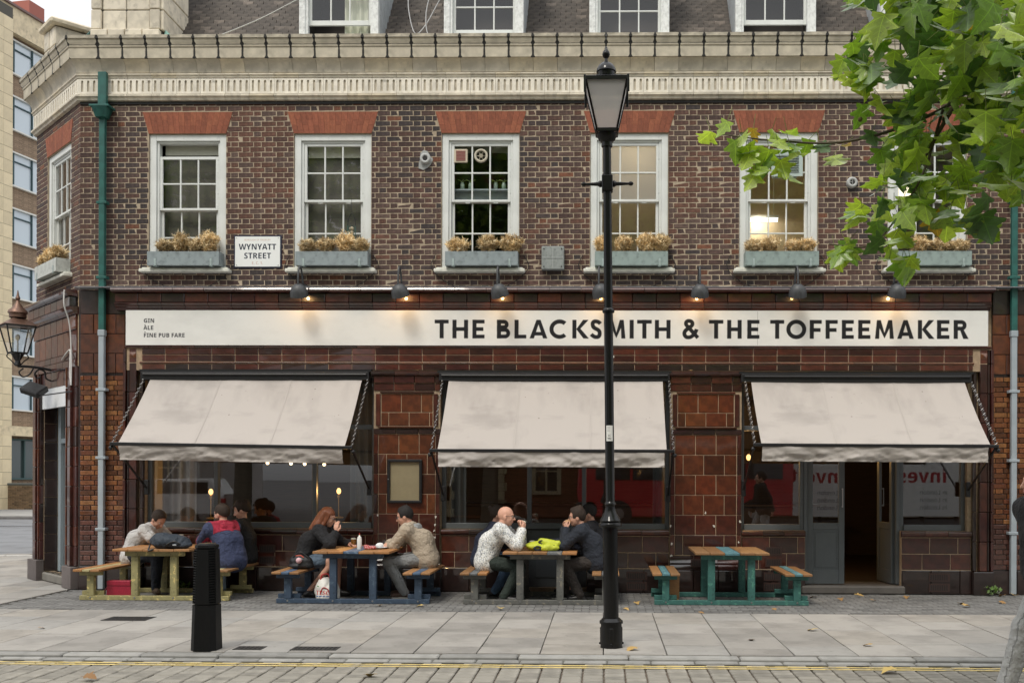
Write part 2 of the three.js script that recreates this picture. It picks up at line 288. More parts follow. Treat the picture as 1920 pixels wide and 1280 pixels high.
// ================================================================ THE PUB
const pub = thing('pub_building', 'brick corner pub with oxblood tiled ground floor and stone cornice', 'pub');
const XL = -7.77, XR = 7.6, BT = 7.235, BB = 4.43;                 // corner, right end, top and bottom of the brickwork
const CANT = 2.15, MIT = Math.tan(Math.PI / 8);
const cantAt = (o) => { o.position.set(XL, 0, 0); o.rotation.y = -Math.PI / 4; return o; };   // local x runs 0 (corner) to -CANT, z is outward
const winX = [-6.745, -4.585, -2.395, -0.205, 1.985, 4.15], WW = 1.15, WB = 4.765, WT = 6.745;
const sideAt = (o) => { o.position.set(XL - CANT * Math.SQRT1_2, 0, -CANT * Math.SQRT1_2); o.rotation.y = -Math.PI / 2; return o; };

// --- upper brickwork: mortar bed, then every brick
const brickGeos = [0, 1, 2, 3].map((v) => chbox(0.215, 0.065, 0.04, 0.004, 0.007, v));
function layBricks(x0, x1, y0, y1, blocked, out, course = 0.0757) {
  let row = 0;
  for (let y = y0; y + course * 0.8 < y1; y += course, row++) {
    const yc = y + course / 2; let x = x0 - (row % 2 ? 0.169 : 0), k = 0;
    const cut = blocked(yc);
    while (x < x1) {
      const w = k++ % 2 ? 0.1025 : 0.215; let parts = [[Math.max(x, x0 + 0.003), Math.min(x + w, x1 - 0.003)]];
      for (const [a, b] of cut) parts = parts.flatMap(([p, q]) => (b <= p || a >= q ? [[p, q]] : [[p, a - 0.004], [b + 0.004, q]].filter(([m, n]) => n - m > 0.03)));
      for (const [p, q] of parts) if (q - p > 0.03) out.push({ x: (p + q) / 2, y: yc, w: q - p });
      x += w + 0.0105;
    }
  }
}
const lintelAt = (xc, yc) => { const t = (yc - WT) / 0.325; return t >= 0 && t <= 1 ? [xc - 0.575 - 0.005 + 0 - 0.095 * t, xc + 0.575 + 0.005 + 0.095 * t] : null; };
function blockedBy(centres) { return (yc) => centres.flatMap((xc) => { const r = []; if (yc > WB - 0.06 && yc < WT + 0.003) r.push([xc - 0.575, xc + 0.575]); const l = lintelAt(xc, yc); if (l) r.push(l); return r; }); }
const toneField = fbm(404, 6, 3);
function brickTone(x, y) { const f = toneField(x * 0.09 + 0.3, y * 0.11); const k = rnd(); if (k < 0.025) return 6; const i = Math.floor(clamp(rnd() * 0.75 + (f - 0.5) * 2.0 + 0.12, 0, 0.999) * 9); return [5, 2, 9, 1, 7, 4, 0, 8, 3][i]; }
function openWall(mb, x0, x1, y0, y1, holes, z0, z1) { // a wall built of blocks round rectangular holes
  const ys = [...new Set([y0, y1, ...holes.flatMap((h) => [h[2], h[3]])])].filter((y) => y >= y0 && y <= y1).sort((a, b) => a - b);
  for (let i = 0; i + 1 < ys.length; i++) {
    const m = (ys[i] + ys[i + 1]) / 2; let xs = [[x0, x1]];
    for (const h of holes) if (h[2] < m && h[3] > m) xs = xs.flatMap(([a, b]) => [[a, Math.min(b, h[0])], [Math.max(a, h[1]), b]].filter(([p, q]) => q - p > 1e-3));
    for (const [a, b] of xs) mb.span(a, b, ys[i], ys[i + 1], z0, z1);
  }
  return mb;
}
const wall = openWall(new MB(), XL, XR, BB - 0.2, 8.0, winX.map((x) => [x, x + WW, WB - 0.05, WT]), -0.33, 0.0).build('brick_wall', M.mortar, pub);
const cantWall = cantAt(openWall(new MB(), -CANT, 0, BB - 0.2, 8.0, [[-1.575, -0.425, WB - 0.05, WT]], -0.33, 0.0).build('brick_wall', M.mortar, pub));
const sideWall = sideAt(new MB().span(-9, 0, 0, 8.0, -0.33, 0).build('brick_wall', M.mortar, pub));
{
  const a = [], b = []; layBricks(XL - 0.004, XR, BB, BT, blockedBy(winX.map((x) => x + WW / 2)), a); layBricks(-CANT, 0.003, BB, BT, blockedBy([-1.0]), b);
  // the upper-floor bricks that show largest are meshes of their own
  a.forEach((k) => { k.s = k.x > -7.7 && k.x < 6.1 ? k.w / (1 + 0.012 * ((k.x) ** 2 + (k.y - 1.7) ** 2)) : 0; k.t = brickTone(k.x, k.y); }); b.forEach((k) => { k.t = brickTone(k.x, k.y); });
  const big = new Set([...a].sort((p, q) => q.s - p.s).slice(0, 290));
  const L = [], C = [];
  for (const k of a) {
    const z = -0.0165 + rr(-0.002, 0.002), ry = rr(-1, 1) * 0.01;
    if (big.has(k)) { const o = at(mesh('brick', pick(brickGeos), brickMats[k.t], wall), k.x, k.y, z, ry); o.scale.x = k.w / 0.215; }
    else { L.push(T(k.x, k.y, z, 0, ry, 0, [k.w / 0.215, 1, 1])); const v = rr(0.85, 1.12); C.push(brickTones[k.t].map((c) => c * v)); }
  }
  many('brick_courses', brickGeos[0], brickWhite, L, wall, C);
  const L2 = [], C2 = []; for (const k of b) { L2.push(T(k.x, k.y, -0.0165 + rr(-0.002, 0.002), 0, 0, 0, [k.w / 0.215, 1, 1])); const v = rr(0.85, 1.12); C2.push(brickTones[k.t].map((c) => c * v)); }
  many('brick_courses', brickGeos[1], brickWhite, L2, cantWall, C2);
}
// --- rubbed-brick flat arches
function flatArch(xc, place) {
  const yb = WT + 0.004, yt = WT + 0.322, p = mesh('flat_arch', new THREE.ExtrudeGeometry(new THREE.Shape([[-0.578, yb], [0.578, yb], [0.672, yt], [-0.672, yt]].map((q) => new THREE.Vector2(...q))), { depth: 0.06, bevelEnabled: false }).translate(0, 0, -0.07), M.mortar, pub);
  metreUV(p.geometry); place(p); p.translateX(xc);
  const n = 15; for (let i = 0; i < n; i++) {
    const a = -1 + 2 * i / n, b = -1 + 2 * (i + 1) / n, g = 0.0013, cut = i % 2 ? 0.62 : 0.38;
    const at0 = (s, t) => s * (0.578 + 0.094 * t);
    for (const [t0, t1] of [[0, cut], [cut, 1]]) {
      const y0 = yb + (yt - yb) * t0 + 0.001, y1 = yb + (yt - yb) * t1 - 0.001, s = new THREE.Shape([[at0(a, t0) + g, y0], [at0(b, t0) - g, y0], [at0(b, t1) - g, y1], [at0(a, t1) + g, y1]].map((q) => new THREE.Vector2(...q)));
      const v = mesh('voussoir', metreUV(plainGeo(new THREE.ExtrudeGeometry(s, { depth: 0.045 + rr(0, 0.002), bevelEnabled: true, bevelThickness: 0.002, bevelSize: 0.0005, bevelSegments: 1 }).translate(0, 0, -0.038)), i * 0.13, t0), pick(rubbed), p);
    }
  }
}
winX.forEach((x) => flatArch(x + WW / 2, (p) => p)); flatArch(-1.0, cantAt);

// --- sash windows of the first floor
function sash(parent, x0, x1, y0, y1, z, cols, rows, o = {}) {
  const st = o.stile ?? 0.042, bar = 0.022, top = o.top ?? 0.042, bot = o.bot ?? 0.042, d = 0.038, f = new MB();
  f.span(x0, x0 + st, y0, y1, z - d, z, 0.004).span(x1 - st, x1, y0, y1, z - d, z, 0.004).span(x0 + st, x1 - st, y1 - top, y1, z - d + 0.001, z - 0.001, 0.004).span(x0 + st, x1 - st, y0, y0 + bot, z - d + 0.001, z - 0.001, 0.004);
  const s = f.build('sash', o.mat ?? M.white, parent), gx0 = x0 + st, gx1 = x1 - st, gy0 = y0 + bot, gy1 = y1 - top, cw = (gx1 - gx0) / cols, ch = (gy1 - gy0) / rows;
  const b = new MB(); for (let i = 1; i < cols; i++) b.span(gx0 + i * cw - bar / 2, gx0 + i * cw + bar / 2, gy0, gy1, z - d + 0.006, z - 0.006, 0.003);
  for (let j = 1; j < rows; j++) for (let i = 0; i < cols; i++) b.span(gx0 + i * cw + (i ? bar / 2 : 0), gx0 + (i + 1) * cw - (i < cols - 1 ? bar / 2 : 0), gy0 + j * ch - bar / 2, gy0 + j * ch + bar / 2, z - d + 0.007, z - 0.007, 0.003);
  if (b.a.length) b.build('glazing_bars', o.mat ?? M.white, parent);
  for (let i = 0; i < cols; i++) for (let j = 0; j < rows; j++) { const p = at(mesh('pane', new THREE.PlaneGeometry(cw - 0.004, ch - 0.004), (o.glass ? o.glass(i, j) : M.oldGlass), parent), gx0 + (i + 0.5) * cw, gy0 + (j + 0.5) * ch, z - d / 2, rr(-1, 1) * 0.006, rr(-1, 1) * 0.006); }
  return s;
}
const lining = (c) => mat(c, { roughness: 0.9, map: 'paintwork', rep: 1 });
const linings = [[0.13, 0.12, 0.105], [0.15, 0.14, 0.12], [0.05, 0.05, 0.046], [0.5, 0.43, 0.30], [0.55, 0.46, 0.32], [0.16, 0.15, 0.13], [0.2, 0.19, 0.17]].map(lining);
function sashWindow(xc, place, i) {
  const w = WW / 2, f = new MB();
  f.span(-w + 0.004, -w + 0.10, WB - 0.02, WT - 0.003, -0.13, -0.022, 0.004).span(w - 0.10, w - 0.004, WB - 0.02, WT - 0.003, -0.13, -0.022, 0.004).span(-w + 0.10, w - 0.10, WT - 0.095, WT - 0.003, -0.13, -0.023, 0.004);
  f.span(-w + 0.10, -w + 0.135, WB - 0.02, WT - 0.095, -0.15, -0.05, 0.004).span(w - 0.135, w - 0.10, WB - 0.02, WT - 0.095, -0.15, -0.05, 0.004).span(-w + 0.135, w - 0.135, WT - 0.125, WT - 0.095, -0.15, -0.051, 0.004);
  const win = f.build('window', M.white, pub); place(win); win.translateX(xc);
  const x0 = -w + 0.136, x1 = w - 0.136, yT = WT - 0.126, mid = WB + 0.985, drop = i === 0 ? 0.19 : 0;
  const glass = i === 3 ? () => M.frosted : null;
  sash(win, x0, x1, mid - (i === 0 ? 0.12 : 0), yT - drop, -0.062, 3, 2, { glass, bot: 0.035 });
  sash(win, x0 + 0.002, x1 - 0.002, WB + 0.01, mid + 0.03 - (i === 0 ? 0.12 : 0), -0.103, 3, 2, { bot: 0.07, top: 0.035 });
  const hk = new MB(); for (const s of [-0.2, 0.22]) hk.tube([[s - 0.035, mid + 0.012, -0.1], [s - 0.03, mid - 0.012, -0.075], [s + 0.03, mid - 0.012, -0.075], [s + 0.035, mid + 0.012, -0.1]], 0.006, 12, 6);
  if (i !== 0) hk.build('sash_handle', M.white, win);
  // sill
  mesh('sill', new MB().span(-0.665, 0.665, WB - 0.085, WB - 0.035, -0.12, 0.135, 0.008).span(-0.635, 0.635, WB - 0.034, WB - 0.012, -0.12, 0.10, 0.006).geo(), M.sillWhite, win);
  // the room behind
  const D = i === 2 ? 2.4 : 1.35, r = new MB(); r.span(-1.05, 1.05, WB - 0.25, WT + 0.35, -D - 0.05, -D).span(-1.1, -1.05, WB - 0.25, WT + 0.35, -D, -0.335).span(1.05, 1.1, WB - 0.25, WT + 0.35, -D, -0.335).span(-1.1, 1.1, WT + 0.35, WT + 0.4, -D, -0.335).span(-1.1, 1.1, WB - 0.3, WB - 0.25, -D, -0.335);
  if (i < 6) r.build('room', linings[i], win);
  else mesh('room', new MB().span(-0.9, 0.9, WB - 0.25, WT + 0.35, -0.9, -0.85).geo(), linings[6], win);
  if (i < 2) mesh('blackout_blind', new MB().span(x0 + 0.01, x1 - 0.01, WB, WT - 0.3, -0.235, -0.225).geo(), mat([0.105, 0.1, 0.085], { map: 'weave', rep: 0.3, roughness: 0.9 }), win);
  if (i < 2) mesh('blind', new MB().span(x0 + 0.03, x1 - 0.03, WT - (i ? 0.30 : 0.26), WT - 0.11, -0.20, -0.185).geo(), mat([0.5, 0.5, 0.42], { map: 'weave', rep: 0.2 }), win);
  if (i === 2) mesh('blind', new MB().span(x0 + 0.03, x1 - 0.03, WT - 0.22, WT - 0.11, -0.22, -0.205).geo(), mat([0.2, 0.2, 0.16], { map: 'weave', rep: 0.2 }), win);
  return win;
}
const wins = winX.map((x, i) => sashWindow(x + WW / 2, (p) => p, i)); sashWindow(-1.0, cantAt, 6);
{ // fittings seen in the kitchen window: an extractor grille, a round vent, a shelf
  const w = wins[2]; new MB().span(-0.40, -0.20, 6.33, 6.53, -0.072, -0.048, 0.008).build('extractor_frame', mat([0.55, 0.48, 0.36]), w);
  for (let k = 0; k < 7; k++) mesh('extractor_slat', new MB().span(-0.37, -0.23, 6.356 + k * 0.022, 6.372 + k * 0.022, -0.05, -0.042, 0.002).geo(), mat([0.26, 0.10, 0.085]), w);
  at(mesh('round_vent', new THREE.TorusGeometry(0.085, 0.018, 8, 24), mat([0.5, 0.46, 0.36]), w), 0, 6.43, -0.05); at(mesh('vent_hub', new THREE.CylinderGeometry(0.03, 0.03, 0.02, 12).rotateX(Math.PI / 2), mat([0.3, 0.27, 0.2]), w), 0, 6.43, -0.055);
  const sp = new MB(); for (let k = 0; k < 6; k++) sp.add(new THREE.BoxGeometry(0.075, 0.018, 0.004), T(0, 6.43, -0.056, 0, 0, k * Math.PI / 3).multiply(T(0.045, 0, 0, 0.5))); sp.build('vent_blades', mat([0.25, 0.23, 0.18]), w);
  mesh('shelf', new MB().span(-0.43, 0.43, 5.955, 5.975, -0.30, -0.17).span(-0.43, 0.43, 5.81, 5.95, -0.295, -0.28).geo(), mat([0.32, 0.38, 0.40]), w);
  const w4 = wins[4]; new MB().span(-0.1, -0.04, 6.12, 6.52, -0.058, -0.045).span(0.30, 0.36, 6.12, 6.52, -0.058, -0.045).span(-0.04, 0.30, 6.43, 6.52, -0.058, -0.045).span(-0.04, 0.30, 6.12, 6.17, -0.058, -0.045).span(-0.05, 0.31, 6.16, 6.44, -0.3, -0.29).span(-0.05, -0.04, 6.16, 6.44, -0.29, -0.11).span(0.30, 0.31, 6.16, 6.44, -0.29, -0.11).span(-0.04, 0.30, 6.43, 6.44, -0.29, -0.11).build('vent_board', mat([0.42, 0.50, 0.47]), w4); for (let k = 0; k < 8; k++) mesh('vent_louvre', new MB().box(0.34, 0.004, 0.03, 0.13, 6.185 + k * 0.033, -0.045, 0, new THREE.Matrix4()).geo(), mat([0.42, 0.5, 0.47]), w4);
}
// --- stone entablature: base moulding, fluted frieze, cove and corona, block by block
function run(prof, s0, s1, step, ms, name, place, parent, k0 = 0, k1 = 0, gap = 0.004, shift = 0) {
  const n = Math.max(1, Math.round((s1 - s0) / step)), st = (s1 - s0) / n;
  for (let i = 0; i < n; i++) { const a = s0 + i * st + (i ? gap / 2 : 0), b = s0 + (i + 1) * st - (i < n - 1 ? gap / 2 : 0); const o = mesh(name, profileGeo(prof, a, b, i ? 0 : k0, i < n - 1 ? 0 : k1), Array.isArray(ms) ? pick(ms) : ms, parent); if (place) place(o); }
}
const stones = shades([0.60, 0.545, 0.44], [1, 0.92, 1.07, 0.85, [1.03, 1, 0.93]], { map: 'weathered', rep: 0.8, roughness: 0.7, bump: 0.001 });
const friezeStones = shades([0.70, 0.655, 0.56], [1, 0.95, 1.04], { map: 'weathered', rep: 0.8, roughness: 0.7, bump: 0.001 });
const stained = [0, 1, 2].map((v) => {
  const t = canvasTex(256, 128, (g, w, h) => {
    const f = fbm(300 + v * 7, 4, 5), im = g.createImageData(w, h);
    for (let j = 0; j < h; j++) for (let i = 0; i < w; i++) {
      const e = Math.min(i, w - i) / w, y = 1 - j / h, nz = (f(i / w, j / h) - 0.5) * (v === 1 ? 0.05 : 0.03);
      // soot that has run down the joints: wide at the ledges, narrow between them
      const wide = 0.034 + 0.045 * Math.exp(-(((y - 0.62) / 0.06) ** 2)) + 0.03 * Math.exp(-(((y - 0.86) / 0.05) ** 2)) + 0.05 * Math.exp(-(((y - 0.03) / 0.07) ** 2)) * (v === 2 ? 0.3 : 1);
      let k = smooth(wide - 0.012, wide + 0.016, e + nz), q = 0.86 + 0.28 * (f(i / w * 0.7 + 0.2, j / h * 0.7) - 0.5);
      if (Math.abs(y - 0.60 + nz * 0.5) < 0.014 || Math.abs(y - 0.845 + nz * 0.5) < 0.012) k *= 0.45;
      if (y > 0.88) k *= 0.75 + 0.5 * (f(i / w, j / h) - 0.3);
      const c = [214, 204, 182].map((x, n) => x * q * k + [34, 33, 30][n] * (1 - k)); im.data.set([...c, 255], (j * w + i) * 4);
    }
    g.putImageData(im, 0, 0);
  });
  return new THREE.MeshPhysicalMaterial({ roughness: 0.75, map: t });
});
const P_BASE = [[0.0, 7.222], [0.05, 7.232], [0.058, 7.262], [0.085, 7.28], [0.085, 7.305], [0.05, 7.315], [0.045, 7.32]];
const P_BAND = [[0.045, 7.553], [0.06, 7.556], [0.063, 7.58], [0.08, 7.592], [0.08, 7.612], [0.05, 7.618]];
const P_COVE = [[0.05, 7.62], [0.068, 7.626], [0.072, 7.65], [0.082, 7.69], [0.10, 7.73], [0.125, 7.765], [0.155, 7.787], [0.165, 7.79], [0.05, 7.80]];
const P_CORO = [[0.06, 7.802], [0.165, 7.792], [0.183, 7.795], [0.186, 7.95], [0.198, 7.955], [0.20, 7.968], [0.21, 8.0], [0.226, 8.03], [0.228, 8.055], [0.245, 8.062], [0.245, 8.112], [0.2, 8.12], [0.06, 8.12]];
function entablature(s0, s1, place, k0, k1, part) {
  run(P_BASE, s0, s1, 0.36, stones, 'base_block', place, part, k0, k1);
  const n = Math.round((s1 - s0) / 0.36), st = (s1 - s0) / n;
  for (let i = 0; i < n; i++) {
    const a = s0 + i * st + 0.002, b = s0 + (i + 1) * st - 0.002, sh = new THREE.Shape([[a - (i ? 0 : MIT * 0.05 * (k0 ? 1 : 0)), 7.322], [b + (i < n - 1 ? 0 : MIT * 0.05 * (k1 ? 1 : 0)), 7.322], [b + (i < n - 1 ? 0 : MIT * 0.05 * (k1 ? 1 : 0)), 7.551], [a - (i ? 0 : MIT * 0.05 * (k0 ? 1 : 0)), 7.551]].map((q) => new THREE.Vector2(...q)));
    for (let k = 0; k < 4; k++) { const c = a + (k + 0.5) * (b - a) / 4, h = new THREE.Path(); h.moveTo(c - 0.017, 7.355); h.lineTo(c + 0.017, 7.355); h.lineTo(c + 0.017, 7.505); h.absarc(c, 7.505, 0.017, 0, Math.PI, false); h.lineTo(c - 0.017, 7.355); sh.holes.push(h); }
    place(mesh('frieze_block', metreUV(plainGeo(new THREE.ExtrudeGeometry(sh, { depth: 0.02, bevelEnabled: false, curveSegments: 5 }).translate(0, 0, 0.03)), i * 0.21), pick(friezeStones), part));
  }
  run(P_BAND, s0, s1, 0.36, stones, 'band_block', place, part, k0, k1);
  run(P_COVE, s0, s1, 0.355, stones, 'cove_block', place, part, k0, k1, 0.005);
  { const m = Math.round((s1 - s0) / 0.352), t = (s1 - s0) / m; for (let i = 0; i < m; i++) { const a = s0 + i * t, b = a + t, g = profileGeo(P_CORO, a + 0.001, b - 0.001, i ? 0 : k0, i < m - 1 ? 0 : k1, 0.5); faceUV(g, a + (i ? 0 : k0 * 0.245), b + (i < m - 1 ? 0 : k1 * 0.245), 7.78, 8.12); place(mesh('corona_block', g, stained[(i * 7 + (i >> 2)) % 5 === 0 ? 1 : (i % 7 === 3 ? 2 : 0)], part)); } }
}
{
  const e = new MB().span(XL - 0.01, XR, 7.24, 8.1, -0.3, 0.031).build('entablature', mat([0.50, 0.45, 0.36], { roughness: 0.85, map: 'weathered', rep: 0.7 }), pub);
  entablature(XL, 6.75, (o) => o, -MIT, 0, e);
  const c = cantAt(new MB().span(-CANT, 0, 7.24, 8.1, -0.3, 0.0305).build('entablature', M.stone, pub)); entablature(-CANT, 0, (o) => o, -MIT, MIT, c);
  const s = sideAt(new MB().span(-9, 0, 7.24, 8.1, -0.3, 0.0305).build('entablature', M.stone, pub)); entablature(-3, 0, (o) => o, 0, MIT, s);
  new MB().span(XL, XR, 7.18, 7.212, 0.003, 0.02).build('cable_run', M.dark, pub);
}
// --- mansard roof with plain tiles, dormers, corner turret
{
  const roof = new MB().add(new THREE.BoxGeometry(15.2, 3.6, 0.1), T(-0.1, 9.29, -1.42, -0.66)).build('roof', mat([0.05, 0.043, 0.038], { roughness: 0.95 }), pub);
  new MB().span(-7.6, XR, 7.9, 8.0, -0.6, 0.05).build('gutter', M.lead, pub);
  const L = [], C = [], up = V(0, Math.cos(0.66), -Math.sin(0.66)), o0 = V(0, 7.95, -0.34), dorm = [-4.01, -1.82, 0.37, 2.56, 4.72];
  for (let r = 0; r < 30; r++) for (let i = 0; i < 92; i++) {
    const x = -7.5 + i * 0.166 + (r % 2) * 0.083, p = o0.clone().addScaledVector(up, r * 0.098), q = V(x + rr(-0.004, 0.004), p.y + rr(-0.003, 0.003), p.z + 0.02);
    if (dorm.some((d) => Math.abs(x - d) < 0.62) && p.y < 9.9) continue;
    L.push(T(q.x, q.y, q.z, -0.66 + 0.26, rr(-0.02, 0.02), rr(-0.02, 0.02))); const k = rr(0.82, 1.15), l = rnd() < 0.14 ? rr(1.3, 2.2) : 1; C.push([0.10 * k * l, 0.082 * k * l, 0.066 * k * l * 1.02]);
  }
  many('roof_tiles', chbox(0.162, 0.18, 0.026, 0.003, 0.003), mat([1, 1, 1], { map: 'brickface', rep: 0.5, roughness: 0.75, bump: 0.003 }), L, roof, C);
  dorm.forEach((x, i) => {
    const z = -0.30, f = new MB(), yb = 8.0, yt = 9.95, w = 0.6;
    f.span(-w, -w + 0.09, yb, yt, z - 0.1, z, 0.006).span(w - 0.09, w, yb, yt, z - 0.1, z, 0.006).span(-w + 0.09, w - 0.09, yt - 0.1, yt, z - 0.1, z - 0.002, 0.006).span(-w + 0.09, w - 0.09, yb, yb + 0.30, z - 0.1, z + 0.03, 0.006).span(-w + 0.09, -w + 0.125, yb + 0.3, yt - 0.1, z - 0.12, z - 0.03).span(w - 0.125, w - 0.09, yb + 0.3, yt - 0.1, z - 0.12, z - 0.03);
    const d = f.build('dormer', mat([0.66, 0.68, 0.67], { map: 'weathered', rep: 0.4, roughness: 0.6 }), pub); d.position.x = x;
    for (const s of [-1, 1]) { const ch = new THREE.Shape([[0, yb], [0, yt + 0.05], [-1.45, yt + 0.05]].map((q) => new THREE.Vector2(...q))); mesh('cheek', metreUV(plainGeo(new THREE.ExtrudeGeometry(ch, { depth: 0.03, bevelEnabled: false }).rotateY(-Math.PI / 2).translate(s * 0.585 + 0.015, 0, z - 0.1))), mat([0.42, 0.45, 0.47], { map: 'weathered', rep: 0.5, roughness: 0.5 }), d); }
    mesh('dormer_roof', new MB().span(-0.72, 0.72, yt + 0.051, yt + 0.12, z - 1.6, z + 0.12, 0.02).geo(), M.lead, d);
    mesh('room', new MB().span(-0.55, 0.55, yb, yt, -1.5, -1.45).span(-0.55, -0.52, yb, yt, -1.45, z - 0.13).span(0.52, 0.55, yb, yt, -1.45, z - 0.13).geo(), lining(i === 2 ? [0.5, 0.5, 0.5] : [0.05, 0.045, 0.04]), d);
    const lift = [0.22, 0.07, 0.0, 0.2, 0.05][i], gy = yb + 0.30, mid = (yb + 0.3 + yt - 0.1) / 2;
    sash(d, -0.475, 0.475, gy + lift, mid + 0.03 + lift, z - 0.095, 3, 2, { bot: 0.075 }); sash(d, -0.475, 0.475, mid, yt - 0.1, z - 0.052, 3, 2);
    if (i === 0) { const cg = new THREE.PlaneGeometry(0.42, 1.6, 40, 2), p = cg.attributes.position; for (let k = 0; k < p.count; k++) p.setZ(k, 0.02 * Math.sin(p.getX(k) * 55) + 0.01 * Math.sin(p.getX(k) * 23)); cg.computeVertexNormals(); at(mesh('curtain', cg, mat([0.6, 0.62, 0.5], { side: THREE.DoubleSide, map: 'weave', rep: 0.3 }), d), 0.26, 9.1, z - 0.2); }
  });
  // stone turret on the corner and a lower pier on the canted side
  const tb = new MB().span(-7.66, -6.62, 7.9, 10.4, -1.1, -0.12).build('stone_turret', M.stoneJoint, pub);
  const blk = (x0, x1, y0, y1, z0 = -0.2, z1 = -0.10, par = tb) => mesh('turret_block', new MB().span(x0 + 0.006, x1 - 0.006, y0 + 0.006, y1 - 0.006, z0, z1, 0.01).geo(), pick(stones), par);
  for (let i = 0; i < 4; i++) blk(-7.66 + i * 0.26, -7.40 + i * 0.26, 8.0, 8.33, -0.2, -0.04);
  for (let r = 0; r < 6; r++) { const y = 8.33 + r * 0.3; blk(-7.66, -7.5, y, y + 0.3, -0.2, -0.06); blk(-6.78, -6.62, y, y + 0.3, -0.2, -0.06); blk(-7.5, -7.14, y, y + 0.3); blk(-7.14, -6.78, y, y + 0.3); }
  for (let r = 0; r < 6; r++) mesh('turret_block', new MB().span(-6.63, -6.58, 8.336 + r * 0.3, 8.624 + r * 0.3, -1.0, -0.1, 0.01).geo(), pick(stones), tb);
  mesh('flashing', flatGeo([[[-6.60, 8.02, -0.08], [-6.42, 8.02, -0.16], [-6.58, 8.36, -0.16]], [[-6.42, 8.02, -0.16], [-6.40, 8.2, -0.5], [-6.58, 8.36, -0.16]], [[-6.60, 8.02, -0.1], [-6.58, 8.36, -0.18], [-6.42, 8.02, -0.18]]]), M.copperGreen, tb);
  const p2 = cantAt(new MB().span(-2.05, -1.55, 7.9, 8.95, -0.7, -0.1).build('stone_pier', M.stoneJoint, pub));
  for (let r = 0; r < 3; r++) { const y = 7.98 + r * 0.3; blk(-2.05, -1.8, y, y + 0.3, -0.2, -0.07, p2); blk(-1.8, -1.55, y, y + 0.3, -0.2, -0.08, p2); mesh('turret_block', new MB().span(-1.57, -1.52, y + 0.006, y + 0.294, -0.65, -0.09, 0.01).geo(), pick(stones), p2); }
  mesh('pier_cap', new MB().span(-2.12, -1.46, 8.89, 9.0, -0.75, 0.0, 0.03).geo(), pick(stones), p2);
  const rl = new MB(); for (let i = 0; i < 9; i++) rl.rod([-1.4 + i * 0.14, 7.95, -0.25], [-1.4 + i * 0.14, 8.45, -0.25], 0.012); rl.rod([-1.45, 8.45, -0.25], [-0.2, 8.45, -0.25], 0.018); cantAt(rl.build('railing', M.greenPipe, pub));
}
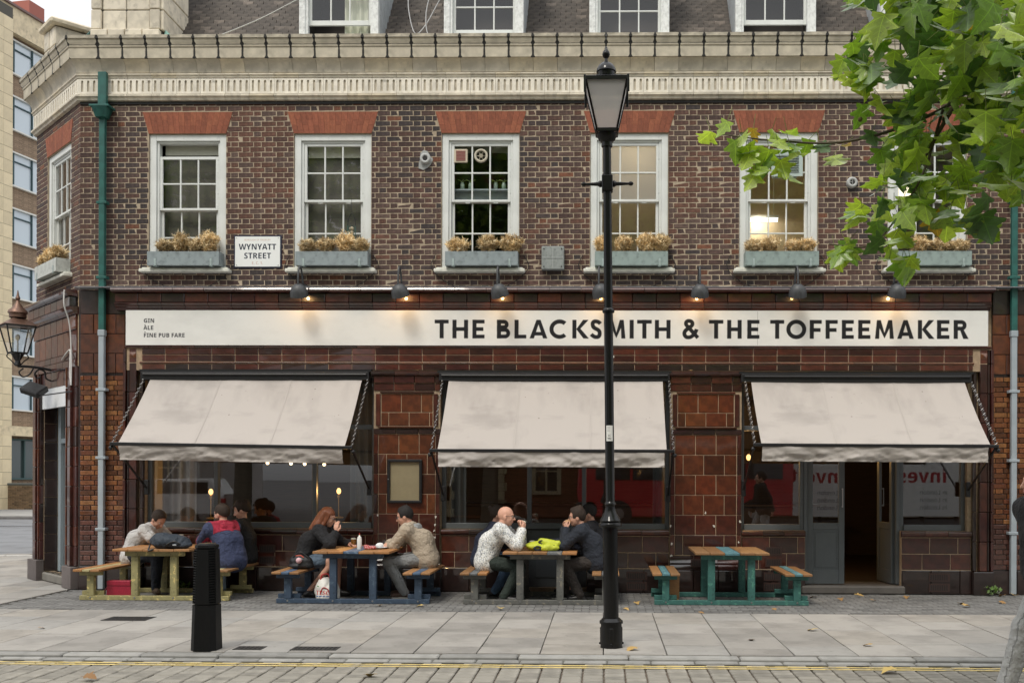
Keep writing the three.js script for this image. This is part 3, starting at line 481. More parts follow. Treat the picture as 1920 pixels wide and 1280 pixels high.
// ================================================================ ground floor: glazed tiles
const HOLES = [[-6.79, -3.37, 0.92, 3.22], [-2.39, 0.98, 0.92, 3.22], [-1.13, -0.24, 0.06, 0.92], [2.02, 5.32, 0.92, 3.22], [2.96, 4.36, 0.06, 0.92]];
const shop = openWall(new MB(), XL - 0.03, XR, 0, BB, HOLES, -0.33, 0).build('tiled_front', M.grout, pub);
{
  const tile = (name, ms, x0, x1, y0, y1, z0, z1, par = shop, b = 0.006) => { const g = 0.004, w = x1 - x0 - 2 * g, h = y1 - y0 - 2 * g, d = z1 - z0; if (w < 0.02 || h < 0.02) return; return at(mesh(name, chbox(+w.toFixed(3), +h.toFixed(3), +d.toFixed(3), Math.min(b, d * 0.4), 0.0015, Math.floor(rr(0, 3))), pick(ms), par), (x0 + x1) / 2, (y0 + y1) / 2, (z0 + z1) / 2 + rr(-0.001, 0.001)); };
  const row = (name, ms, x0, x1, y0, y1, z0, z1, step, off = 0, par = shop) => { let a = x0; let b = x0 + (off || step); while (a < x1 - 0.01) { b = Math.min(b, x1); if (x1 - b < 0.05) b = x1; tile(name, ms, a, b, y0, y1, z0, z1, par); a = b; b += step; } };
  // fascia and its cornice
  new MB().span(-7.02, 5.565, 3.24, 4.11, 0.001, 0.1).span(-6.79, 5.36, 3.25, 3.575, 0.1, 0.107).build('fascia_back', mat([0.36, 0.26, 0.17], { map: 'grain', rep: 0.3, roughness: 0.9 }), shop);
  run([[0.09, 4.118], [0.125, 4.122], [0.13, 4.15], [0.155, 4.165], [0.162, 4.19], [0.185, 4.205], [0.19, 4.222], [0.14, 4.226]], -7.17, 5.6, 0.345, oxblood, 'cornice_tile', null, shop, 0, 0, 0.006);
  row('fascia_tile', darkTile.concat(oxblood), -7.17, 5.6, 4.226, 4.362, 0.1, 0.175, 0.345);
  run([[0.15, 4.364], [0.20, 4.367], [0.235, 4.378], [0.25, 4.40], [0.238, 4.424], [0.2, 4.436], [0.1, 4.44]], -7.2, 5.63, 0.46, oxblood.slice(0, 4), 'coping_tile', null, shop, 0, 0, 0.006);
  run([[0.09, 3.565], [0.125, 3.57], [0.135, 3.585], [0.12, 3.597], [0.09, 3.6]], -7.03, 5.62, 0.345, oxblood, 'cornice_tile', null, shop, 0, 0, 0.006);
  row('fascia_tile', oxblood, -6.79, 5.36, 3.468, 3.565, 0.1, 0.118, 0.345); row('fascia_tile', oxblood, -6.79, 5.36, 3.368, 3.466, 0.1, 0.115, 0.345);
  run([[0.09, 3.335], [0.118, 3.338], [0.126, 3.35], [0.116, 3.362], [0.09, 3.366]], -6.82, 5.37, 0.345, amberTile, 'bead_tile', null, shop, 0, 0, 0.005);
  row('fascia_tile', darkTile.concat(oxblood), -6.79, 5.36, 3.245, 3.334, 0.1, 0.113, 0.345);
  mesh('flashing', new MB().span(-7.75, 6.2, 4.441, 4.448, 0.01, 0.22).geo(), mat([0.30, 0.31, 0.34], { roughness: 0.45, map: 'weathered', rep: 0.4 }), shop);
  // upright frame at both ends
  for (const [x0, s] of [[-7.07, 1], [5.66, -1]]) {
    const seg = (a, b, z, ms, n, h) => { const p = x0 + s * a, q = x0 + s * b; for (let y = 0.34; y < 3.5; y += h) tile(n, ms, Math.min(p, q), Math.max(p, q), y, Math.min(y + h, 3.56), 0.002, z); };
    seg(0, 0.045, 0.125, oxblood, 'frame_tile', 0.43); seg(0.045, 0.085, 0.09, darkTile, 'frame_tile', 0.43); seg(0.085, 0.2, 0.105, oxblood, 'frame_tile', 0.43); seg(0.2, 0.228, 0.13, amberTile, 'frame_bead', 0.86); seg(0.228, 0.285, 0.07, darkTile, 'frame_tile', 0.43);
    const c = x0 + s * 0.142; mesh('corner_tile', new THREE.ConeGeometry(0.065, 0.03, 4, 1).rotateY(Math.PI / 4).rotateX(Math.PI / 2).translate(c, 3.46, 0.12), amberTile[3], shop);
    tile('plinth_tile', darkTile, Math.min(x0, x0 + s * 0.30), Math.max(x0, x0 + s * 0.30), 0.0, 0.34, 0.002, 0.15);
  }
  // glazed brick piers: amber above, plum below
  const gb = [0, 1].map((v) => chbox(0.213, 0.064, 0.03, 0.005, 0.002, v));
  for (const [x0, x1] of [[XL + 0.03, -7.07], [5.66, 7.5]]) {
    const list = []; layBricks(x0, x1, 0.36, 3.19, () => [], list, 0.0738);
    new MB().span(x0 - (x0 < 0 ? 0.03 : 0), x1, 0, BB, 0.001, 0.03).build('pier_back', darkTile[0], shop);
    for (const k of list) { if (k.x > 6.4) continue; const o = at(mesh('glazed_brick', pick(gb), pick(k.y < 1.02 ? glazedPlum : glazedBrick), shop), k.x, k.y, 0.03 + rr(-0.001, 0.001)); o.scale.set(k.w / 0.215, 1, 1); }
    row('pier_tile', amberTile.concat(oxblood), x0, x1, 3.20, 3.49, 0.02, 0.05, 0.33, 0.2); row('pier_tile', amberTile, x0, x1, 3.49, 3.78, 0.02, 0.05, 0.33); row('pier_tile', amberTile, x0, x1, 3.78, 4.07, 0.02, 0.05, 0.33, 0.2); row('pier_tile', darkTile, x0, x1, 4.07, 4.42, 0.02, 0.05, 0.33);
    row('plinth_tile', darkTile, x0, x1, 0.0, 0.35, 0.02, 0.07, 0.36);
  }
  // pilasters
  for (const [x0, x1] of [[-3.37, -2.39], [0.98, 2.02]]) {
    new MB().span(x0, x1, 0, 3.24, 0.001, 0.068).build('pilaster_back', M.grout, shop);
    run([[0.06, 3.165], [0.12, 3.17], [0.14, 3.19], [0.15, 3.23], [0.06, 3.238]], x0 - 0.03, x1 + 0.03, 0.34, oxblood, 'capital_tile', null, shop, 0, 0, 0.006);
    row('capital_tile', oxblood, x0, x1, 3.055, 3.163, 0.05, 0.10, 0.3); row('capital_tile', oxblood, x0, x1, 2.945, 3.053, 0.05, 0.085, 0.3, 0.3);
    const a = x0 + 0.07, b = x1 - 0.07;
    row('pilaster_tile', amberTile, a + 0.04, b - 0.04, 2.63, 2.905, 0.05, 0.075, 0.295); row('pilaster_tile', amberTile, a + 0.04, b - 0.04, 2.43, 2.63, 0.05, 0.075, 0.3, 0.11);
    tile('panel_mould', oxblood, a + 0.02, b - 0.02, 2.905, 2.94, 0.05, 0.095); tile('panel_mould', amberTile, a, b, 2.395, 2.43, 0.05, 0.11); tile('panel_mould', oxblood, x0 + 0.03, a + 0.035, 2.43, 2.905, 0.05, 0.092); tile('panel_mould', oxblood, b - 0.035, x1 - 0.03, 2.43, 2.905, 0.05, 0.092);
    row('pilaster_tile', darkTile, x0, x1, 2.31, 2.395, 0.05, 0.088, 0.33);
    for (let r = 0; r < 6; r++) {
      const y1 = 2.31 - r * 0.292, y0 = y1 - 0.292; row('pilaster_tile', r < 4 ? amberTile : oxblood, a, b, y0, y1, 0.05, 0.075, 0.3, r % 2 ? 0.12 : 0);
      tile('edge_tile', oxblood, x0, a, y0, y1, 0.05, 0.088); tile('edge_tile', oxblood, b, x1, y0, y1, 0.05, 0.088);
    }
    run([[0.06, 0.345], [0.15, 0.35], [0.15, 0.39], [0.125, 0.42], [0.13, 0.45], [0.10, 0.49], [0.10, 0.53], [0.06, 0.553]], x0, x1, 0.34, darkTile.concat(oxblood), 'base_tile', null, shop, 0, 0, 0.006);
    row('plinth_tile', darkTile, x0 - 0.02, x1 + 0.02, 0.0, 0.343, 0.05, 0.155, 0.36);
  }
  // stall risers under the windows
  for (const [x0, x1, o] of [[-6.78, -3.38, 0], [-2.38, -1.13, 0.2], [-0.24, 0.97, 0.2], [2.03, 2.96, 0.25], [4.36, 5.37, 0.3]]) {
    new MB().span(x0 + 0.002, x1 - 0.002, 0.3, 0.84, 0.001, 0.024).build('riser_back', M.grout, shop);
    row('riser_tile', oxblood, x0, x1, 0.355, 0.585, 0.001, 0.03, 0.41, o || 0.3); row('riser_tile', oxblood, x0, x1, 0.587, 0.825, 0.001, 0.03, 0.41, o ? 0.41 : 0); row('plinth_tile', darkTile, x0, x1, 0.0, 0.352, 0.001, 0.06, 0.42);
    run([[0, 0.828], [0.035, 0.832], [0.055, 0.85], [0.06, 0.88], [0.05, 0.905], [0.02, 0.918], [0, 0.919]], x0, x1, 0.36, oxblood, 'sill_tile', null, shop, 0, 0, 0.006);
  }
  // cast air grilles in the risers
  const grille = (x, y, z, w = 0.24, h = 0.12) => { const g = new MB().span(x - w / 2, x + w / 2, y - h / 2, y + h / 2, z - 0.01, z + 0.004).build('air_grille', mat([0.05, 0.025, 0.02], { roughness: 0.5 }), shop); for (let i = 0; i < 8; i++) mesh('grille_slot', new MB().span(x - w / 2 + 0.02 + i * (w - 0.04) / 8, x - w / 2 + 0.02 + (i + 0.55) * (w - 0.04) / 8, y - h / 2 + 0.02, y + h / 2 - 0.02, z + 0.0045, z + 0.006).geo(), M.dark, g); };  // dark strips on the face: the shade of the openings put into colour
  for (const x of [-4.95, -5.9, 1.4, 2.5]) { grille(x, 0.62, x === 1.4 ? 0.09 : 0.035); grille(x, 0.45, x === 1.4 ? 0.16 : 0.035); } for (const x of [0.5, 2.5, 4.9]) { grille(x, 0.25, 0.065, 0.3); grille(x, 0.10, 0.065, 0.3); }
  // chipped white patches on the glaze
  const chip = mat([0.65, 0.62, 0.56], { roughness: 0.8 }), cr = rngOf(9), sites = [[-3.30, 1.12], [-2.45, 1.10], [-2.46, 0.98], [-2.47, 0.9], [-2.46, 0.8], [0.99, 0.98], [1.0, 0.55], [1.01, 0.72], [2.0, 1.05], [1.98, 0.75], [1.62, 0.98], [0.15, 3.44], [1.5, 1.18], [-2.95, 1.05]];
  for (const [x, y] of sites) { const sh = new THREE.Shape(), n = 9; for (let i = 0; i < n; i++) { const a = i / n * 6.283, r = 0.005 + cr() * 0.016; i ? sh.lineTo(Math.cos(a) * r, Math.sin(a) * r * 1.3) : sh.moveTo(r, 0); } const z = y > 3 ? 0.1135 : x < -3 || (x > -2.6 && x < -2.4) || (x > 0.9 && x < 1.05) || x > 1.95 ? 0.0905 : 0.078; at(mesh('glaze_chip', new THREE.ExtrudeGeometry(sh, { depth: 0.003, bevelEnabled: false }), chip, shop), x, y, z); }
}
// --- shop windows and doors
function bay(x0, x1, y0, y1, mull, transom, o = {}) {
  const z0 = -0.17, z1 = -0.09, f = new MB(), t = 0.06;
  f.span(x0, x0 + t, y0, y1, z0, z1, 0.006).span(x1 - t, x1, y0, y1, z0, z1, 0.006).span(x0 + t, x1 - t, y1 - t, y1, z0, z1 - 0.001, 0.006).span(x0 + t, x1 - t, y0, y0 + 0.085, z0, z1 + 0.03, 0.006);
  const xs = [x0 + t, ...mull.flatMap((m) => [m - 0.032, m + 0.032]), x1 - t];
  for (const m of mull) f.span(m - 0.032, m + 0.032, y0 + 0.085, y1 - t, z0, z1 + 0.012, 0.006);
  for (let i = 0; i < xs.length; i += 2) f.span(xs[i], xs[i + 1], transom - 0.035, transom + 0.035, z0, z1 + 0.002, 0.006);
  const w = f.build(o.name ?? 'shop_window', M.greyPaint, shop);
  for (let i = 0; i < xs.length; i += 2) for (const [a, b] of [[y0 + 0.085, transom - 0.035], [transom + 0.035, y1 - t]]) at(mesh('pane', new THREE.PlaneGeometry(xs[i + 1] - xs[i], b - a), M.glass, w), (xs[i] + xs[i + 1]) / 2, (a + b) / 2, -0.13, o.tilt ? o.tilt[i / 2] : rr(-1, 1) * 0.003, rr(-1, 1) * 0.002);
  return w;
}
bay(-6.79, -3.37, 0.92, 3.22, [-5.76, -4.29], 2.42);
{ const w = bay(-2.39, 0.98, 0.92, 3.22, [-1.09, -0.28], 2.42); mesh('door_panel', new MB().span(-1.13, -0.24, 0.06, 0.915, -0.16, -0.1, 0.006).span(-1.0, -0.37, 0.2, 0.78, -0.099, -0.085, 0.006).geo(), M.greyPaint, w); }
bay(2.02, 2.96, 0.92, 3.22, [], 2.42); bay(4.36, 5.32, 0.92, 3.22, [], 2.42);
{ // double door: left leaf shut, right leaf swung in
  const f = new MB().span(2.961, 3.01, 0.13, 3.2, -0.19, -0.07, 0.006).span(4.31, 4.359, 0.13, 3.2, -0.19, -0.07, 0.006).span(3.01, 4.31, 3.14, 3.2, -0.19, -0.071, 0.006).span(3.01, 4.31, 2.36, 2.43, -0.185, -0.075, 0.006).build('door_frame', M.greyPaint, shop);
  at(mesh('pane', new THREE.PlaneGeometry(1.3, 0.71), M.glass, f), 3.66, 2.785, -0.13);
  const leaf = (x, y, z, ry) => {
    const m = new MB().span(0, 0.085, 0, 2.21, -0.045, 0, 0.005).span(0.465, 0.55, 0, 2.21, -0.045, 0, 0.005).span(0.085, 0.465, 0, 0.2, -0.044, -0.001, 0.005).span(0.085, 0.465, 0.80, 0.90, -0.044, -0.001, 0.005).span(0.085, 0.465, 2.12, 2.21, -0.044, -0.001, 0.005).span(0.085, 0.465, 0.2, 0.8, -0.034, -0.012).span(0.12, 0.43, 0.24, 0.76, -0.011, -0.006, 0.004).build('door', M.greyPaint, shop);
    at(m, x, y, z, ry); at(mesh('pane', new THREE.PlaneGeometry(0.38, 1.22), M.glass, m), 0.275, 1.51, -0.022); new MB().rod([0, 0, 0], [0, 0.28, 0], 0.009).rod([0, 0.01, 0], [0, 0.01, -0.045], 0.008).rod([0, 0.27, 0], [0, 0.27, -0.045], 0.008).build('handle', M.steel, m).position.set(0.51, 1.13, 0.045); return m;
  };
  leaf(3.012, 0.13, -0.1, 0); leaf(4.308, 0.13, -0.16, Math.PI / 2 + 0.12 + 0.0);
  new MB().span(2.9, 4.4, 0, 0.12, -0.6, 0.1, 0.02).build('door_step', mat([0.11, 0.10, 0.09], { map: 'slabs', rep: 0.5 }), shop);
}
// --- bar room behind the glass
{
  const w = mat([0.07, 0.05, 0.038], { map: 'timber', rep: 1, roughness: 0.7 }), r = new MB().span(-7.3, 6.6, 0.02, 3.3, -6.1, -6.0).span(-7.4, -7.3, 0.02, 3.3, -6, -0.34).span(6.6, 6.7, 0.02, 3.3, -6, -0.34).span(-7.4, 6.7, 3.3, 3.4, -6.1, -0.335).span(2.0, 2.1, 0.1, 3.3, -6, -3.2).build('bar_room', w, pub);
  mesh('room_floor', new MB().span(-7.3, 6.6, 0.0, 0.115, -6, -0.335).geo(), mat([0.06, 0.042, 0.028], { map: 'timber', rep: 1.2, roughness: 0.5 }), r);
  mesh('bar_counter', new MB().span(-2.5, 3.9, 0.12, 1.15, -4.3, -3.8).span(-2.6, 4.0, 1.15, 1.2, -4.4, -3.7, 0.01).geo(), mat([0.05, 0.03, 0.018], { roughness: 0.35, map: 'timber', rep: 0.8 }), r);
  const cur = (x, w2, c) => { const g = new THREE.PlaneGeometry(w2, 2.3, 60, 3), p = g.attributes.position; for (let i = 0; i < p.count; i++) p.setZ(i, 0.035 * Math.sin(p.getX(i) * 48) + 0.015 * Math.sin(p.getX(i) * 19 + 1)); g.computeVertexNormals(); at(mesh('curtain', metreUV(g), mat(c, { side: THREE.DoubleSide, map: 'weave', rep: 0.25, roughness: 0.95 }), r), x, 2.05, -0.42); };
  cur(-6.45, 0.5, [0.16, 0.15, 0.145]); cur(-3.6, 0.46, [0.12, 0.14, 0.145]); cur(-2.2, 0.25, [0.10, 0.11, 0.11]); cur(0.85, 0.2, [0.10, 0.11, 0.11]);
}
// --- canted corner with its recessed door
{
  const c = cantAt(openWall(new MB(), -CANT, 0, 0, BB, [[-1.72, -0.40, 0.14, 3.0]], -0.33, 0).build('canted_front', M.grout, pub));
  const tile = (name, ms, x0, x1, y0, y1, z0, z1) => { const g = 0.003, w = x1 - x0 - 2 * g, h = y1 - y0 - 2 * g; return at(mesh(name, chbox(+w.toFixed(3), +h.toFixed(3), +(z1 - z0).toFixed(3), 0.006, 0.0015, Math.floor(rr(0, 3))), pick(ms), c), (x0 + x1) / 2, (y0 + y1) / 2, (z0 + z1) / 2); };
  for (const [x0, x1, s] of [[-2.15, -1.72, 1], [-0.40, -0.005, -1]]) for (let y = 0.34; y < 3.3; y += 0.296) { const q = [x0, x0 + (x1 - x0) * 0.33, x0 + (x1 - x0) * 0.66, x1]; for (let i = 0; i < 3; i++) tile('jamb_tile', i === 1 ? oxblood : darkTile.concat(oxblood), q[i], q[i + 1], y, Math.min(y + 0.296, 3.3), 0.001, [0.05, 0.09, 0.06][s > 0 ? i : 2 - i]); tile('jamb_bead', amberTile, s > 0 ? x1 - 0.05 : x0 + 0.02, s > 0 ? x1 - 0.02 : x0 + 0.05, y, Math.min(y + 0.296, 3.3), 0.06, 0.085); }
  for (const [x0, x1] of [[-2.17, -1.70], [-0.42, -0.002]]) tile('plinth_tile', shades([0.12, 0.10, 0.095], [1, 0.8], { map: 'slabs', rep: 0.4, roughness: 0.6 }), x0, x1, 0.0, 0.335, 0.001, 0.12);
  for (let x = -2.15; x < -0.06; x += 0.30) { const x1 = Math.min(x + 0.30, -0.005); tile('panel_tile', oxblood, x, x1, 3.05, 3.3, 0.001, 0.035); tile('panel_tile', oxblood, x, x1, 3.3, 3.42, 0.001, 0.05); tile('panel_tile', oxblood, x, x1, 3.42, 3.52, 0.001, 0.04); tile('panel_tile', oxblood.concat(amberTile), x, x1, 3.52, 3.86, 0.001, 0.03); tile('panel_tile', amberTile, x, x1, 3.86, 4.08, 0.001, 0.045); tile('panel_tile', darkTile.concat(oxblood), x, x1, 4.19, 4.34, 0.001, 0.13); }
  const pl = (o) => o;
  run([[0.03, 4.08], [0.08, 4.085], [0.09, 4.12], [0.13, 4.14], [0.14, 4.18], [0.1, 4.19]], -CANT, -0.01, 0.36, oxblood, 'cornice_tile', pl, c, 0, 0, 0.006);
  run([[0.10, 4.342], [0.16, 4.345], [0.20, 4.37], [0.205, 4.40], [0.17, 4.43], [0.05, 4.44]], -CANT, -0.01, 0.5, oxblood, 'coping_tile', pl, c, 0, 0, 0.006);
  // shallow recess and the door in it
  const rv = new MB().span(-1.78, -1.72, 0.14, 3.0, -0.36, -0.331).span(-0.40, -0.34, 0.14, 3.0, -0.36, -0.331).build('recess', darkTile[0], c);
  for (let y = 0.15; y < 2.9; y += 0.296) for (const [x, w] of [[-1.715, 0.012], [-0.405, 0.012]]) mesh('reveal_tile', new MB().box(w, 0.288, 0.19, x, y + 0.148, -0.1, 0.004).geo(), pick(darkTile), rv);
  new MB().span(-1.71, -0.41, 2.74, 3.06, 0.0, 0.03, 0.004).build('door_board', mat([0.62, 0.64, 0.66], { map: 'paintwork', rep: 0.5 }), c);
  new MB().span(-1.75, -0.37, 0.0, 0.14, -0.34, 0.03, 0.02).build('door_step', mat([0.16, 0.15, 0.13], { map: 'slabs', rep: 0.5 }), c);
  const dr = new MB().span(-1.70, -1.58, 0.14, 3.0, -0.3, -0.2, 0.006).span(-0.54, -0.42, 0.14, 3.0, -0.3, -0.2, 0.006).span(-1.58, -0.54, 2.2, 2.28, -0.3, -0.21, 0.006).span(-1.58, -0.54, 2.92, 3.0, -0.3, -0.21, 0.006).build('door_frame', M.palePaint, c);
  mesh('door', new MB().span(-1.575, -0.545, 0.15, 2.19, -0.29, -0.25, 0.006).span(-1.45, -0.67, 1.0, 2.05, -0.249, -0.241, 0.004).span(-1.45, -0.67, 0.3, 0.85, -0.249, -0.241, 0.004).geo(), M.greyPaint, dr);
  at(mesh('pane', new THREE.PlaneGeometry(1.04, 0.64), M.glass, dr), -1.06, 2.6, -0.25);
  mesh('lobby', new MB().span(-1.8, -0.3, 0.1, 3.3, -1.4, -1.35).span(-1.85, -1.8, 0.1, 3.3, -1.4, -0.34).span(-0.3, -0.25, 0.1, 3.3, -1.4, -0.34).span(-1.85, -0.25, 3.3, 3.35, -1.4, -0.34).geo(), mat([0.28, 0.25, 0.2], { roughness: 0.9 }), dr);
  mesh('notice', new MB().span(-0.98, -0.72, 1.15, 1.62, -0.241, -0.237).geo(), mat([0.5, 0.5, 0.48]), dr);
}
// ================================================================ beyond the corner: office block, garden wall
{
  const dir = 0.188, ry = Math.atan2(1, dir);                       // local x runs along the face, away from the pub's street
  const b = thing('office_block', 'tall brick and cream tiled block seen past the canted corner', 'building', [-27.69, 0, -31.3], 0);
  const face = new THREE.Group(); const put = (o) => o;
  const br = mat([0.30, 0.215, 0.145], { map: 'brickface', rep: 0.6, repY: 0.3, roughness: 0.9 }), cr = mat([0.60, 0.50, 0.33], { map: 'weathered', rep: 1.5, roughness: 0.6 }), fr = mat([0.7, 0.7, 0.66]), gl = mat([0.52, 0.60, 0.66], { roughness: 0.06, metalness: 0.0, clearcoat: 1, clearcoatRoughness: 0.02 });  // office panes: sky reflection put into their pale bluish base colour
  b.rotation.y = Math.atan2(1, dir) ;
  // after this turn local +x points along (dir, -1), local +z towards the street on the pub's side
  new MB().span(-16, 14, 0, 22.6, -10, -0.25).build('wall', br, b);
  const tileM = shades([0.62, 0.52, 0.34], [1, 0.94, 1.05, 0.9], { roughness: 0.5, map: 'paintwork', rep: 0.6 });
  for (const x of [-0.55, 4.1, 8.7, -5.2]) { const p = new MB().span(x - 0.55, x + 0.55, 0, 23.3, -0.25, 0.25).build('pier', M.stoneJoint, b); for (let k = 0; k < 38; k++) for (const s of [0, 1]) mesh('cladding_tile', new MB().span(x - 0.56 + s * 0.56, x - 0.005 + s * 0.56, k * 0.6 + 0.004, k * 0.6 + 0.59, 0.24, 0.262, 0.004).span(x - 0.56 + s * 1.10, x - 0.54 + s * 1.10, k * 0.6 + 0.004, k * 0.6 + 0.59, -0.25, 0.24).geo(), tileM[(k + s) % 4], p); }
  new MB().span(-16, 14, 22.3, 23.5, -0.3, 0.1).build('parapet', cr, b); new MB().span(-16, 14, 23.501, 23.6, -0.4, 0.2).build('coping', mat([0.2, 0.13, 0.12]), b);
  for (let s = 0; s < 7; s++) for (const x of [0.1, 4.75]) {
    const y1 = 22.05 - s * 2.63, y0 = y1 - 1.5, w = mesh('window', new MB().span(x, x + 3.4, y0 - 0.07, y0, -0.25, -0.12).span(x, x + 3.4, y1, y1 + 0.07, -0.25, -0.12).span(x, x + 0.07, y0, y1, -0.25, -0.12).span(x + 3.33, x + 3.4, y0, y1, -0.25, -0.12).geo(), fr, b);
    mesh('pane', new MB().span(x + 0.07, x + 3.33, y0, y1, -0.249, -0.235).geo(), gl, w);
    mesh('mullion', new MB().span(x + 0.42, x + 0.49, y0, y1, -0.234, -0.16).span(x + 1.6, x + 1.66, y0, y1, -0.234, -0.16).span(x + 0.49, x + 1.6, y1 - 0.4, y1 - 0.35, -0.234, -0.17).span(x + 0.07, x + 0.42, y0 + 0.25, y0 + 0.3, -0.234, -0.17).geo(), mat([0.05, 0.09, 0.10]), w);
  }
  const g0 = mesh('ground_window', new MB().span(0.05, 3.5, 1.45, 1.53, -0.25, -0.1).span(0.05, 3.5, 3.3, 3.38, -0.25, -0.1).span(0.05, 0.12, 1.53, 3.3, -0.25, -0.1).span(1.2, 1.27, 1.53, 3.3, -0.25, -0.1).geo(), mat([0.05, 0.09, 0.09]), b); mesh('pane', new MB().span(0.12, 3.5, 1.53, 3.3, -0.249, -0.2).geo(), mat([0.05, 0.07, 0.07], { roughness: 0.1, clearcoat: 1 }), g0);
  new MB().span(-16, 14, 3.5, 3.95, -0.25, 0.27).build('stone_band', cr, b);
  new MB().span(2.0, 3.0, 23.6, 24.7, -3, -0.6).build('plant_room', mat([0.34, 0.11, 0.08], { roughness: 0.7 }), b);
  const w = thing('garden_wall', 'low brown brick wall with dark coping across the side road', 'wall', [0, 0, -31.2]), wm = mat([0.26, 0.17, 0.095], { map: 'brickface', rep: 0.5, repY: 0.25, roughness: 0.9 });
  new MB().span(-48, -21, 0, 1.2, -0.15, 0.15).build('wall_face', mat([0.3, 0.24, 0.16], { map: 'grain', rep: 0.4 }), w);
  { const L = [], C = []; for (let r = 0; r < 15; r++) for (let x = -31; x < -23.5; x += 0.225) { L.push(T(x + (r % 2) * 0.112, 0.04 + r * 0.077, 0.15)); const k = rr(0.6, 1.25); C.push([0.27 * k, 0.175 * k, 0.095 * k]); } many('wall_bricks', chbox(0.213, 0.067, 0.03, 0.004), brickWhite, L, w, C); }
  new MB().span(-48, -21, 1.201, 1.3, -0.2, 0.2, 0.02).build('coping', mat([0.12, 0.13, 0.12]), w);
}
